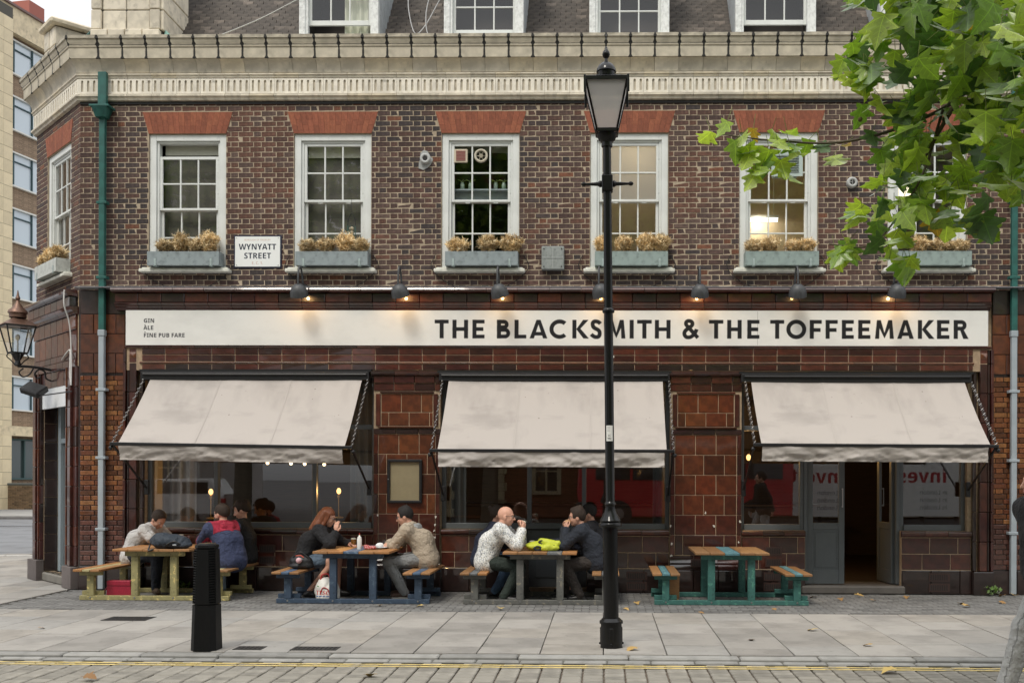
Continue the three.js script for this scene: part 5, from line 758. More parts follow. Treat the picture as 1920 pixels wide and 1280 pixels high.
// ---------------------------------------------------------------- awnings
const canvasM = mat([0.60, 0.545, 0.49], { map: 'weave', rep: 0.16, roughness: 0.95, bump: 0.0006, side: THREE.DoubleSide });
{ // long faint grime streaks and spots of real dirt on the cloth
  const f = fbm(808, 4, 6), t = canvasTex(1024, 512, (g, w, h) => { const im = g.createImageData(w, h), R = rngOf(5); for (let j = 0; j < h; j++) for (let i = 0; i < w; i++) { const a = f(i / w * 2, j / h * 0.35), b = f(i / w, j / h), wv = 0.012 * Math.sin(i * 2.1) * Math.sin(j * 2.3); const k = 1 - 0.10 * clamp((a - 0.5) * 3, 0, 1) - 0.10 * clamp((b - 0.55) * 4, 0, 1) + wv - R() * 0.02; im.data.set([174 * k, 167 * k, 161 * k, 255], (j * w + i) * 4); } g.putImageData(im, 0, 0); g.fillStyle = 'rgba(80,72,64,0.6)'; for (let k = 0; k < 9; k++) { g.beginPath(); g.ellipse(R() * w, R() * h * 0.6, 1.5 + R() * 3, 1 + R() * 2, 0, 0, 7); g.fill(); } });
  canvasM.map = t; canvasM.color.setRGB(1, 1, 1);
}
function awning(x0, x1, yT, yB, label, skew) {
  const a = thing('awning', label, 'awning', [0, 0, 0], 0, 'canvas awnings over the windows'), zT = 0.17, zB = 1.15, W = x1 - x0, sg = 0.8 + 0.6 * Math.abs(Math.sin(x0 * 7)), g = new THREE.PlaneGeometry(1, 1, 72, 16), p = g.attributes.position, n = fbm(Math.round(x0 * 100) + 999, 4, 4);
  for (let i = 0; i < p.count; i++) {
    const u = p.getX(i) + 0.5, v = 0.5 - p.getY(i), sag = -0.035 * sg * Math.sin(v * Math.PI) - 0.012 * Math.sin(u * Math.PI), fl = (n(u * 0.9, v * 0.15) - 0.5) * 0.03 * (0.4 + v) + (n(u * 2.7 + 0.1 * v, v * 0.1 + 0.5) - 0.5) * 0.035 * smooth(0.35, 1, v) + (n(u * 1.9 - v * 0.3, 0.2 + v * 0.4) - 0.5) * 0.02;
    let seam = 0; for (const s of [1 / 3, 2 / 3]) seam += 0.006 * Math.exp(-(((u - s - 0.01 * (v - 0.5)) / 0.006) ** 2));
    p.setXYZ(i, x0 + 0.05 + u * (W - 0.12), yT + (yB + 0.015 - yT) * v + sag + fl + seam + skew * u * v, zT + (zB - zT) * v);
  }
  g.computeVertexNormals(); mesh('canopy', g, canvasM, a);
  for (const s of [1 / 3, 2 / 3]) { const q = new THREE.PlaneGeometry(0.022, 1, 1, 16), r = q.attributes.position; for (let i = 0; i < r.count; i++) { const v = 0.5 - r.getY(i), u = s, sag = -0.035 * sg * Math.sin(v * Math.PI) - 0.012 * Math.sin(u * Math.PI), fl = (n(u * 0.9, v * 0.15) - 0.5) * 0.03 * (0.4 + v) + (n(u * 2.7 + 0.1 * v, v * 0.1 + 0.5) - 0.5) * 0.035 * smooth(0.35, 1, v) + (n(u * 1.9 - v * 0.3, 0.2 + v * 0.4) - 0.5) * 0.02; r.setXYZ(i, x0 + 0.05 + u * (W - 0.12) + r.getX(i), yT + (yB + 0.015 - yT) * v + sag + fl + 0.0075 + skew * u * v, zT + (zB - zT) * v + 0.002); } q.computeVertexNormals(); mesh('seam', q, canvasM, a); }
  const vg = new THREE.PlaneGeometry(1, 1, 140, 10), vp = vg.attributes.position, n2 = fbm(Math.round(x0 * 50) + 7, 4, 5);
  for (let i = 0; i < vp.count; i++) { const u = vp.getX(i) + 0.5, v = 0.5 - vp.getY(i), cr = (n2(u * 1.6 + v * 0.12, v * 0.35) - 0.5) * 0.14 + Math.abs(n2(u * 2.2 - v * 0.2, v * 0.2 + 0.4) - 0.5) * 0.16; vp.setXYZ(i, x0 + 0.06 + u * (W - 0.16), yB - 0.018 + skew * u - v * 0.20 - 0.012 * n2(u, 0.3), zB + 0.012 + cr * (0.25 + v) - 0.045 * v); }
  vg.computeVertexNormals(); mesh('valance', vg, canvasM, a);
  new MB().bar([x0 - 0.06, yB - 0.005, zB], [x1 + 0.04, yB - 0.005 + skew, zB], 0.045, 0.05, 0.006).build('front_bar', M.black, a);
  new MB().span(x0 - 0.09, x1 + 0.03, yT - 0.02, yT + 0.10, 0.05, 0.2, 0.008).span(x0 - 0.12, x1 + 0.06, yT + 0.105, yT + 0.135, 0.05, 0.17).rod([x0 - 0.05, yT + 0.06, 0.21], [x1, yT + 0.06, 0.21], 0.018).build('roller_box', M.black, a);
  for (const x of [x0 - 0.04, x1 + 0.02]) { new MB().bar([x, yB - 0.02 + (x > x0 ? skew : 0), zB - 0.03], [x, yB - 0.62, 0.1], 0.022, 0.022).build('arm', M.black, a); new MB().span(x - 0.03, x + 0.03, yB - 0.72, yB - 0.5, 0.055, 0.11, 0.005).build('arm_bracket', M.black, a); const c = new MB(), A = V(x, yT - 0.02, 0.2), B = V(x, yB + 0.01 + (x > x0 ? skew : 0), zB - 0.02); for (let k = 0; k < 26; k++) { const q = A.clone().lerp(B, (k + 0.5) / 26); c.add(new THREE.TorusGeometry(0.013, 0.0045, 5, 8), T(q.x, q.y, q.z, 0.72 + Math.PI / 2 * (k % 2) * 0.001, (k % 2) * Math.PI / 2, 0, [1, 1.9, 1])); } c.build('chain', M.steel, a); at(mesh('end_knob', new THREE.SphereGeometry(0.03, 12, 8), M.black, a), x + (x < (x0 + x1) / 2 ? -0.02 : 0.02), yB - 0.06 + (x > x0 ? skew : 0), zB - 0.02); }
  return a;
}
awning(-6.68, -3.45, 3.11, 2.13, 'beige canvas awning over the window beside the canted corner', -0.045); awning(-2.30, 0.93, 3.10, 2.05, 'beige canvas awning between the two tiled pilasters', 0.0); awning(2.09, 5.28, 3.09, 2.14, 'beige canvas awning over the open pub door', -0.01);
// ---------------------------------------------------------------- corner lantern, flood lamp
{
  const l = thing('wall_lantern', 'copper topped glass lantern on a scrolled bracket at the canted corner', 'lantern'); cantAt(l); l.translateX(-1.2);
  const cop = mat([0.15, 0.085, 0.06], { roughness: 0.45, metalness: 0.5, map: 'weathered', rep: 0.3 }), zz = 0.52;
  new MB().tube([[0, 3.33, 0.03], [0, 3.36, 0.25], [0, 3.36, zz]], 0.02, 16, 8).tube([[0, 3.16, 0.04], [0, 3.2, 0.12], [0, 3.3, 0.14], [0, 3.33, 0.22], [0, 3.26, 0.28], [0, 3.19, 0.25], [0, 3.22, 0.2]], 0.013, 30, 6).tube([[0, 3.34, 0.3], [0, 3.24, 0.36], [0, 3.2, 0.45], [0, 3.27, 0.5], [0, 3.33, 0.44]], 0.012, 24, 6).span(-0.03, 0.03, 3.08, 3.42, 0.0, 0.035, 0.005).build('bracket', M.black, l);
  const q = 0.11, Q = 0.2, y0 = 3.56, y1 = 3.96, fr = new MB(); for (const sx of [-1, 1]) for (const sz of [-1, 1]) fr.bar([sx * q, y0, zz + sz * q], [sx * Q, y1, zz + sz * Q], 0.018); for (const [h, k] of [[y0, q], [y1, Q]]) for (const s of [-1, 1]) fr.bar([-k, h, zz + s * k], [k, h, zz + s * k], 0.018).bar([s * k, h, zz - k], [s * k, h, zz + k], 0.018); fr.build('frame', M.black, l);
  new MB().add(new THREE.CylinderGeometry(0.1, 0.33, 0.12, 4, 1).rotateY(Math.PI / 4), T(0, y1 + 0.075, zz)).lathe([[0.12, 0.14], [0.12, 0.2], [0.14, 0.21], [0.13, 0.25], [0.07, 0.3], [0.06, 0.33], [0.035, 0.36], [0.02, 0.4], [0.035, 0.44], [0.02, 0.48], [0.006, 0.56]], 0, y1, zz, 20).build('cap', cop, l);
  new MB().lathe([[0.035, -0.2], [0.05, -0.18], [0.035, -0.12], [0.09, -0.02], [0.15, 0]], 0, y0, zz, 16).build('collar', M.black, l); for (let k = 0; k < 4; k++) { const a = k * Math.PI / 2, ax = Math.cos(a), az = Math.sin(a); new MB().tube([[ax * 0.12, y0, zz + az * 0.12], [ax * 0.15, y0 - 0.06, zz + az * 0.15], [ax * 0.09, y0 - 0.12, zz + az * 0.09], [ax * 0.04, y0 - 0.18, zz + az * 0.04]], 0.009, 14, 5).build('scroll', M.black, l); }
  for (let k = 0; k < 4; k++) { const a = k * Math.PI / 2, c = Math.cos(a), s = Math.sin(a), P = (r, t, y) => [c * r - s * t, y, zz + s * r + c * t]; mesh('pane', flatGeo([[P(q, -q, y0), P(q, q, y0), P(Q, Q, y1)], [P(q, -q, y0), P(Q, Q, y1), P(Q, -Q, y1)]]), M.glass, l); } new MB().rod([0, y0, zz], [0, y0 + 0.2, zz], 0.012).ball(0.035, 0, y0 + 0.24, zz, [1, 1.4, 1]).build('mantle', mat([0.5, 0.5, 0.46]), l);
  const f = thing('flood_lamp', 'black flood lamp on a stay above the corner door', 'lamp'); cantAt(f); new MB().rod([-0.02, 2.93, 0.1], [-0.95, 2.9, 0.3], 0.01).build('stay', M.black, f); new MB().add(chbox(0.34, 0.11, 0.24, 0.02), T(-1.05, 3.0, 0.33, 0.6, 0.4, -0.35)).build('housing', M.black, f);
  const w = thing('corner_cable', 'pale cable looped over the tiles at the canted corner', 'cable'); cantAt(w); new MB().tube([[-0.62, 3.45, 0.06], [-0.4, 3.52, 0.07], [-0.17, 3.55, 0.08], [-0.1, 3.4, 0.10], [-0.08, 3.2, 0.11], [-0.03, 3.02, 0.11]], 0.013, 30, 6).tube([[-0.05, 4.42, 0.2], [-0.03, 4.2, 0.21], [-0.06, 3.95, 0.13], [-0.06, 3.5, 0.10], [-0.03, 3.05, 0.11]], 0.011, 30, 6).build('cable', mat([0.55, 0.54, 0.52]), w);
}
// ================================================================ street furniture
{ // lamp post
  const l = thing('street_lamp', 'tall black cast iron street lamp with a square glass lantern', 'street lamp', [0.09, 0, 4.72]); l.rotation.z = 0.0125;
  const q = (r, h) => [r, h];
  new MB().add(new THREE.CylinderGeometry(0.112, 0.118, 0.24, 8, 1).rotateY(Math.PI / 8), T(0, 0.12, 0)).add(new THREE.CylinderGeometry(0.125, 0.125, 0.02, 8, 1).rotateY(Math.PI / 8), T(0, 0.25, 0)).add(new THREE.CylinderGeometry(0.09, 0.12, 0.03, 8, 1).rotateY(Math.PI / 8), T(0, 0.275, 0)).build('base', M.gloss, l);
  new MB().lathe([q(0.076, 0.28), q(0.074, 1.19), q(0.11, 1.20), q(0.116, 1.215), q(0.11, 1.235), q(0.095, 1.245), q(0.105, 1.262), q(0.09, 1.29), q(0.06, 1.35), q(0.048, 1.40), q(0.05, 1.41), q(0.058, 1.425), q(0.054, 1.44), q(0.046, 1.45), q(0.045, 3.33), q(0.058, 3.335), q(0.062, 3.35), q(0.055, 3.37), q(0.043, 3.38), q(0.041, 4.98), q(0.055, 4.99), q(0.055, 5.03), q(0.085, 5.06), q(0.1, 5.12)], 0, 0, 0, 28).build('column', M.gloss, l);
  for (let k = 0; k < 4; k++) new MB().span(-0.02, 0.02, 0.05, 0.2, 0.1, 0.112, 0.005).ball(0.012, 0, 0.04, 0.113).build('base_panel', M.gloss, l).rotation.y = k * Math.PI / 2;
  new MB().span(-0.055, 0.055, 4.54, 4.70, -0.055, 0.055, 0.008).build('crossbar_block', M.gloss, l); for (const s of [-1, 1]) new MB().lathe([q(0.03, 0.055), q(0.034, 0.07), q(0.026, 0.085), q(0.02, 0.095), q(0.012, 0.21), q(0.02, 0.225), q(0.022, 0.24), q(0.012, 0.258), q(0.001, 0.262)], 0, 0, 0, 14, T(0, 4.62, 0, 0, 0, -s * Math.PI / 2)).build('crossbar', M.gloss, l);
  const a = 0.098, b = 0.205, y0 = 5.13, y1 = 5.60, fr = new MB(); for (const sx of [-1, 1]) for (const sz of [-1, 1]) fr.bar([sx * a, y0, sz * a], [sx * b, y1, sz * b], 0.02); for (const [h, k, t] of [[y0, a, 0.03], [y1, b, 0.028]]) for (const s of [-1, 1]) fr.bar([-k, h, s * k], [k, h, s * k], t).bar([s * k, h, -k], [s * k, h, k], t); fr.build('lantern_frame', M.gloss, l);
  const pf = mat([0.78, 0.76, 0.75], { transmission: 0.62, roughness: 0.45, thickness: 0, ior: 1.6 }); for (let k = 0; k < 4; k++) { const t = k * Math.PI / 2, c = Math.cos(t), s = Math.sin(t), P = (r, w, y) => [c * r - s * w, y, s * r + c * w]; mesh('pane', flatGeo([[P(a, -a, y0), P(a, a, y0), P(b, b, y1)], [P(a, -a, y0), P(b, b, y1), P(b, -b, y1)]]), pf, l); }
  new MB().add(new THREE.CylinderGeometry(0.10, 0.31, 0.075, 4, 1).rotateY(Math.PI / 4), T(0, y1 + 0.055, 0)).build('canopy', M.gloss, l); for (const sx of [-1, 1]) for (const sz of [-1, 1]) new MB().span(sx * 0.212 - 0.012, sx * 0.212 + 0.012, y1 - 0.14, y1 + 0.03, sz * 0.212 - 0.012, sz * 0.212 + 0.012, 0.004).build('corner_lug', M.gloss, l);
  new MB().lathe([q(0.085, 0.09), q(0.088, 0.13), q(0.10, 0.135), q(0.095, 0.165), q(0.075, 0.20), q(0.045, 0.225), q(0.02, 0.235), q(0.015, 0.27), q(0.03, 0.285), q(0.04, 0.31), q(0.032, 0.34), q(0.016, 0.36), q(0.014, 0.38), q(0.001, 0.395)], 0, y1, 0, 24).build('finial', M.gloss, l);
  new MB().lathe([q(0.02, 0.0), q(0.05, 0.01), q(0.10, -0.02), q(0.105, -0.03)], 0, y1 - 0.04, 0, 20).ball(0.035, 0, y1 - 0.10, 0.02, [1, 1.3, 1]).build('lamp_unit', mat([0.25, 0.25, 0.25], { roughness: 0.4, metalness: 0.4 }), l);
  const t = canvasTex(128, 256, (g, w, h) => { g.fillStyle = '#dcdcd8'; g.fillRect(0, 0, w, h); g.fillStyle = '#777'; g.font = '16px sans-serif'; for (let k = 0; k < 4; k++) g.fillText('Islington', 16, 30 + k * 22); g.fillStyle = '#111'; g.font = 'bold 44px sans-serif'; g.fillText('LC', 36, 178); g.fillText('982', 24, 228); });
  mesh('number_plate', new THREE.CylinderGeometry(0.0462, 0.0462, 0.155, 20, 1, true, -0.75, 1.5).translate(0, 2.13, 0), new THREE.MeshPhysicalMaterial({ map: t, roughness: 0.6, side: THREE.DoubleSide }), l);
}
{ // bollard: tapered square post with ribbed upper half
  const b = thing('bollard', 'black tapered bollard with ribbed upper half at the kerb', 'bollard', [-3.87, 0, 5.0]), ring = (w, y) => { const c = 0.045, h = w / 2; return [[-h + c, -h], [h - c, -h], [h, -h + c], [h, h - c], [h - c, h], [-h + c, h], [-h, h - c], [-h, -h + c]].map(([x, z]) => [x, y, z]); };
  const solid = (lv) => { const t = []; for (let i = 0; i + 1 < lv.length; i++) { const A = ring(...lv[i]), B = ring(...lv[i + 1]); for (let k = 0; k < 8; k++) { const j = (k + 1) % 8; t.push([A[k], B[k], B[j]], [A[k], B[j], A[j]]); } } const top = ring(...lv[lv.length - 1]), c = [0, lv[lv.length - 1][1], 0]; for (let k = 0; k < 8; k++) t.push([top[k], c, top[(k + 1) % 8]]); return flatGeo(t); };
  const wAt = (y) => 0.252 - 0.045 * y, pm = mat([0.005, 0.0052, 0.0055], { roughness: 0.5, specularIntensity: 0.35, map: 'grain', rep: 0.15, bump: 0.0008 }), lv = [[wAt(0) - 0.003, 0], [wAt(0.44) - 0.004, 0.44]]; mesh('lower_post', solid(lv), pm, b);
  const up = [[wAt(0.44) - 0.03, 0.44]]; mesh('core', solid([[wAt(0.44) - 0.035, 0.441], [wAt(0.98) - 0.035, 0.985]]), pm, b);
  for (let k = 0; k < 22; k++) { const y = 0.45 + k * 0.0245; mesh('rib', solid([[wAt(y) - 0.03, y], [wAt(y) - 0.004, y + 0.004], [wAt(y) - 0.004, y + 0.013], [wAt(y) - 0.03, y + 0.018]]), pm, b); }
  mesh('cap', solid([[wAt(1) - 0.02, 0.985], [wAt(1) - 0.008, 0.995], [wAt(1) - 0.015, 1.02], [wAt(1) - 0.06, 1.035]]), pm, b); for (const r of [0, 1, 2, 3]) { mesh('face_plate', flatGeo([[[-0.066, 0.45, wAt(0.45) / 2 - 0.0005], [0.066, 0.45, wAt(0.45) / 2 - 0.0005], [0.055, 0.98, wAt(0.98) / 2 - 0.0005]], [[-0.066, 0.45, wAt(0.45) / 2 - 0.0005], [0.055, 0.98, wAt(0.98) / 2 - 0.0005], [-0.055, 0.98, wAt(0.98) / 2 - 0.0005]]]), pm, b).rotation.y = r * Math.PI / 2; }
}
// ---------------------------------------------------------------- picnic tables
const woods = shades([0.30, 0.150, 0.058], [1, 0.82, 1.15, [0.85, 0.9, 0.95], [1.2, 1.1, 0.95]], { map: 'timber', rep: 0.25, repY: 0.9, roughness: 0.55, bump: 0.001 });
function plank(par, name, x, y, z, w, h, l, m) { const g = chbox(w, h, l, 0.004, 0.002, Math.floor(rr(0, 5))).clone(), p = g.attributes.position, n = g.attributes.normal, uv = g.attributes.uv; const o = rnd(); for (let i = 0; i < p.count; i++) { uv.setXY(i, p.getZ(i) * 0.4 + o, p.getX(i) * 1.0 + p.getY(i) + o); } return at(mesh(name, g, m, par), x, y, z); }
const boltGeo = new THREE.CylinderGeometry(0.012, 0.014, 0.008, 8).rotateX(Math.PI / 2);
function picnicTable(x, z, paint, painted, topMix, label, o = {}) {
  const t = thing('picnic_table', label, 'picnic table', [x, 0, z], o.turn ?? 0, 'picnic tables'), fz = 0.46, L = 1.2, hx = 1.02;
  const W = o.tw ?? 0.98, n = 5, pw = W / n; for (let i = 0; i < n; i++) plank(t, 'top_plank', -W / 2 + (i + 0.5) * pw, 0.685 + rr(-0.002, 0.002), 0, pw - 0.006, 0.032, L + rr(-0.02, 0.02), topMix[i] ? painted : pick(woods));
  for (const s of [-1, 1]) for (let i = 0; i < 3; i++) plank(t, 'seat_plank', s * 0.87 + (i - 1) * 0.118, 0.41 + rr(-0.002, 0.002), 0, i === 1 ? 0.098 : 0.122, 0.03, 1.22 + rr(-0.02, 0.02), i === 1 ? painted : pick(woods));
  for (const e of [-1, 1]) {
    const zz = e * fz; new MB().span(-hx, hx, 0.002, 0.062, zz - 0.035, zz + 0.035, 0.004).build('bottom_rail', paint, t); for (const bx of [-0.87, -0.265, 0.265, 0.87]) at(mesh('bolt', boltGeo, M.steel, t), bx, 0.036, zz + e * 0.036);
    new MB().span(-0.40, 0.40, 0.60, 0.668, zz - 0.035, zz + 0.035, 0.004).build('top_bearer', paint, t);
    for (const s of [-1, 1]) { new MB().span(s * 0.265 - 0.047, s * 0.265 + 0.047, 0.0625, 0.5995, zz - 0.036, zz + 0.036, 0.005).build('leg', paint, t); new MB().span(s * 0.87 - 0.047, s * 0.87 + 0.047, 0.0625, 0.335, zz - 0.036, zz + 0.036, 0.005).build('seat_leg', paint, t); new MB().span(s * 0.87 - 0.15, s * 0.87 + 0.15, 0.3355, 0.394, zz - 0.034, zz + 0.034, 0.004).build('seat_bearer', paint, t); new MB().span(s * 0.87 - 0.15, s * 0.87 + 0.15, 0.063, 0.12, zz - e * 0.037 - 0.034 * (e > 0 ? 2 : 0), zz - e * 0.037 + 0.034 * (e > 0 ? 0 : 2), 0.004).build('foot_block', paint, t); }
  }
  return t;
}
const pm = (c) => mat(c.map((v) => v * 1.5), { map: 'chipped', rep: 0.45, roughness: 0.6, bump: 0.0012 });
const olive = pm([0.33, 0.295, 0.135]), blue = pm([0.040, 0.068, 0.112]), grey = pm([0.125, 0.125, 0.115]), teal = pm([0.045, 0.155, 0.135]);
const T1 = picnicTable(-6.08, 0.77, olive, pm([0.40, 0.34, 0.17]), [0, 0, 0, 0, 0], 'olive framed picnic table next to the canted corner', { tw: 1.05 }), T2 = picnicTable(-3.32, 0.99, blue, pm([0.07, 0.115, 0.19]), [0, 0, 1, 0, 0], 'blue framed picnic table in front of the notice case', { tw: 1.02 }), T3 = picnicTable(-0.83, 0.98, grey, pm([0.13, 0.135, 0.14]), [0, 0, 0, 1, 0], 'grey framed picnic table under the middle awning'), T4 = picnicTable(1.71, 0.92, teal, pm([0.09, 0.21, 0.24]), [0, 0, 1, 0, 0], 'teal framed picnic table, empty, beside the pub door');
mesh('seat_support', new MB().span(-0.87 + 0.06, -0.87 + 0.19, 0.07, 0.39, 0.30, 0.34, 0.005).geo(), woods[0], T4);
// ================================================================ plane trees
const leafGeo = (v) => {
  const h = [[0.0, -0.02], [0.12, -0.05], [0.44, -0.06], [0.40, 0.06], [0.29, 0.13], [0.36, 0.20], [0.62, 0.34], [0.54, 0.42], [0.40, 0.43], [0.27, 0.46], [0.33, 0.60], [0.21, 0.72], [0.13, 0.86]];
  const out = [...h, [0, 1.02], ...h.slice(1).reverse().map(([x, y]) => [-x, y])], c = [0, 0.28], r = rngOf(v * 13 + 1);
  const bend = 0.35 + r() * 0.9, fold = 0.15 + r() * 0.6, tw = (r() - 0.5) * 0.9;
  const P = ([x, y]) => { const q = Math.abs(x); return [x * (1 - fold * 0.25), y - bend * 0.12 * y * y, -bend * 0.35 * y * y + fold * q * 0.6 + tw * x * y - 0.25 * q * q]; };
  const o = out.map((p) => P([p[0] * (1 + (r() - 0.5) * 0.12), p[1] * (1 + (r() - 0.5) * 0.08)])), k = P(c), t = []; for (let i = 0; i < o.length; i++) t.push([k, o[i], o[(i + 1) % o.length]]);
  const g = mergeSmooth(flatGeo(t)), rest = flatGeo(out.map((p, i) => [[c[0], c[1], 0], [p[0], p[1], 0], [out[(i + 1) % out.length][0], out[(i + 1) % out.length][1], 0]])), q = rest.attributes.position, uv = new Float32Array(q.count * 2); for (let i = 0; i < q.count; i++) { uv[2 * i] = (q.getX(i) + 0.65) / 1.3; uv[2 * i + 1] = (q.getY(i) + 0.1) / 1.15; } g.setAttribute('uv', new THREE.BufferAttribute(uv, 2)); return g;
};
function mergeSmooth(g) { return toCreasedNormals(g, 1.2); }
const leaves = [0, 1, 2, 3, 4].map(leafGeo);
const leafOpt = { transmission: 0.58, thickness: 0, roughness: 0.95, clearcoat: 0.8, clearcoatRoughness: 0.22, side: THREE.DoubleSide };
const leafTones = [[0.25, 0.42, 0.028], [0.16, 0.31, 0.025], [0.34, 0.51, 0.033], [0.07, 0.16, 0.024], [0.43, 0.58, 0.045]], yellowTone = [0.5, 0.32, 0.02];
const veins = canvasTex(128, 128, (g, w, h) => {
  const f = fbm(717, 8, 4), im = g.createImageData(w, h); for (let j = 0; j < h; j++) for (let i = 0; i < w; i++) { const k = 188 + 50 * (f(i / w, j / h) - 0.5); im.data.set([k, k, k * 0.96, 255], (j * w + i) * 4); } g.putImageData(im, 0, 0); const R2 = rngOf(66); for (let k = 0; k < 16; k++) { g.fillStyle = k % 3 ? 'rgba(96,84,40,0.35)' : 'rgba(235,225,120,0.3)'; g.beginPath(); g.ellipse(R2() * w, R2() * h, 1.5 + R2() * 5, 1 + R2() * 3, R2() * 6, 0, 7); g.fill(); }
  const P = ([x, y]) => [(x + 0.65) / 1.3 * w, h - (y + 0.1) / 1.15 * h]; g.strokeStyle = 'rgba(250,250,215,0.85)';
  const line = (a, b, lw) => { g.lineWidth = lw; g.beginPath(); g.moveTo(...P(a)); g.lineTo(...P(b)); g.stroke(); };
  line([0, 0], [0, 0.98], 2.2); for (const s of [-1, 1]) { line([0, 0.04], [s * 0.56, 0.35], 1.8); line([0, 0.02], [s * 0.4, -0.04], 1.4); for (let k = 0; k < 4; k++) { line([0, 0.3 + k * 0.15], [s * (0.22 - k * 0.03), 0.42 + k * 0.15], 0.9); line([s * (0.15 + k * 0.1), 0.12 + k * 0.06], [s * (0.2 + k * 0.1), 0.24 + k * 0.05], 0.8); } }
});
const leafMats = [...leafTones, yellowTone].map((c) => mat(c, leafOpt)), leafWhite = mat([1, 1, 1], leafOpt); for (const m of [...leafMats, leafWhite]) { m.map = veins; m.color.multiplyScalar(1.7); }
const barkM = mat([0.13, 0.115, 0.085], { map: 'brickface', rep: 0.5, roughness: 0.9, bump: 0.01 }), twigM = mat([0.075, 0.062, 0.035], { roughness: 0.85 });
function limb(mb, pts, r0, r1) { const c = new THREE.CatmullRomCurve3(pts.map((p) => V(...p))), n = Math.max(4, pts.length * 5), g = new THREE.TubeGeometry(c, n, 1, 7), p = g.attributes.position, q = new THREE.Vector3(); for (let i = 0; i <= n; i++) { const ctr = c.getPointAt(i / n), r = r0 + (r1 - r0) * i / n; for (let j = 0; j <= 7; j++) { const k = i * 8 + j; q.fromBufferAttribute(p, k).sub(ctr).multiplyScalar(r).add(ctr); p.setXYZ(k, q.x, q.y, q.z); } } g.computeVertexNormals(); mb.add(g); return c; }
const leafTurn = (R, s, down = 1) => { // leaf hangs from its stalk: tip down and outward
  return new THREE.Matrix4().compose(V(0, 0, 0), new THREE.Quaternion().setFromEuler(new THREE.Euler(Math.PI * (0.84 + (R() - 0.5) * 0.5), (R() < 0.5 ? 0 : Math.PI) + (R() - 0.5) * 2.0, (R() - 0.5) * 1.3, 'YXZ')), V(s, s, s));
};
function planeTree(label, base, trunkTop, blobs, n, seed) {
  const R = rngOf(seed), t = thing('plane_tree', label, 'tree', base), tr = new MB();
  limb(tr, [[0, -0.1, 0], [0.05, trunkTop * 0.5, 0.03], [0, trunkTop, 0]], 0.34, 0.24);
  const trunk = tr.build('trunk', barkM, t);
  const br = new MB(); for (const [x, y, z, r] of blobs) limb(br, [[0, trunkTop - 0.3, 0], [x * 0.4, trunkTop + (y - trunkTop) * 0.55, z * 0.4], [x, y, z]], 0.12, 0.03); br.build('limb', barkM, t);
  const L = [], C = [];
  for (let i = 0; i < n; i++) { const b = blobs[Math.floor(R() * blobs.length)], u = V(R() - 0.5, R() - 0.5, R() - 0.5).normalize(), d = b[3] * (0.45 + 0.6 * Math.cbrt(R())), p = V(b[0] + u.x * d, b[1] + u.y * d * 0.8, b[2] + u.z * d), s = 0.24 + R() * 0.18; L.push(T(p.x, p.y, p.z).multiply(leafTurn(R, s))); const k = 0.7 + R() * 0.6; C.push(leafTones[Math.floor(R() * 5)].map((c) => c * k)); }
  const cr = many('crown', leaves[0], leafWhite, L, t, C); return t;
}
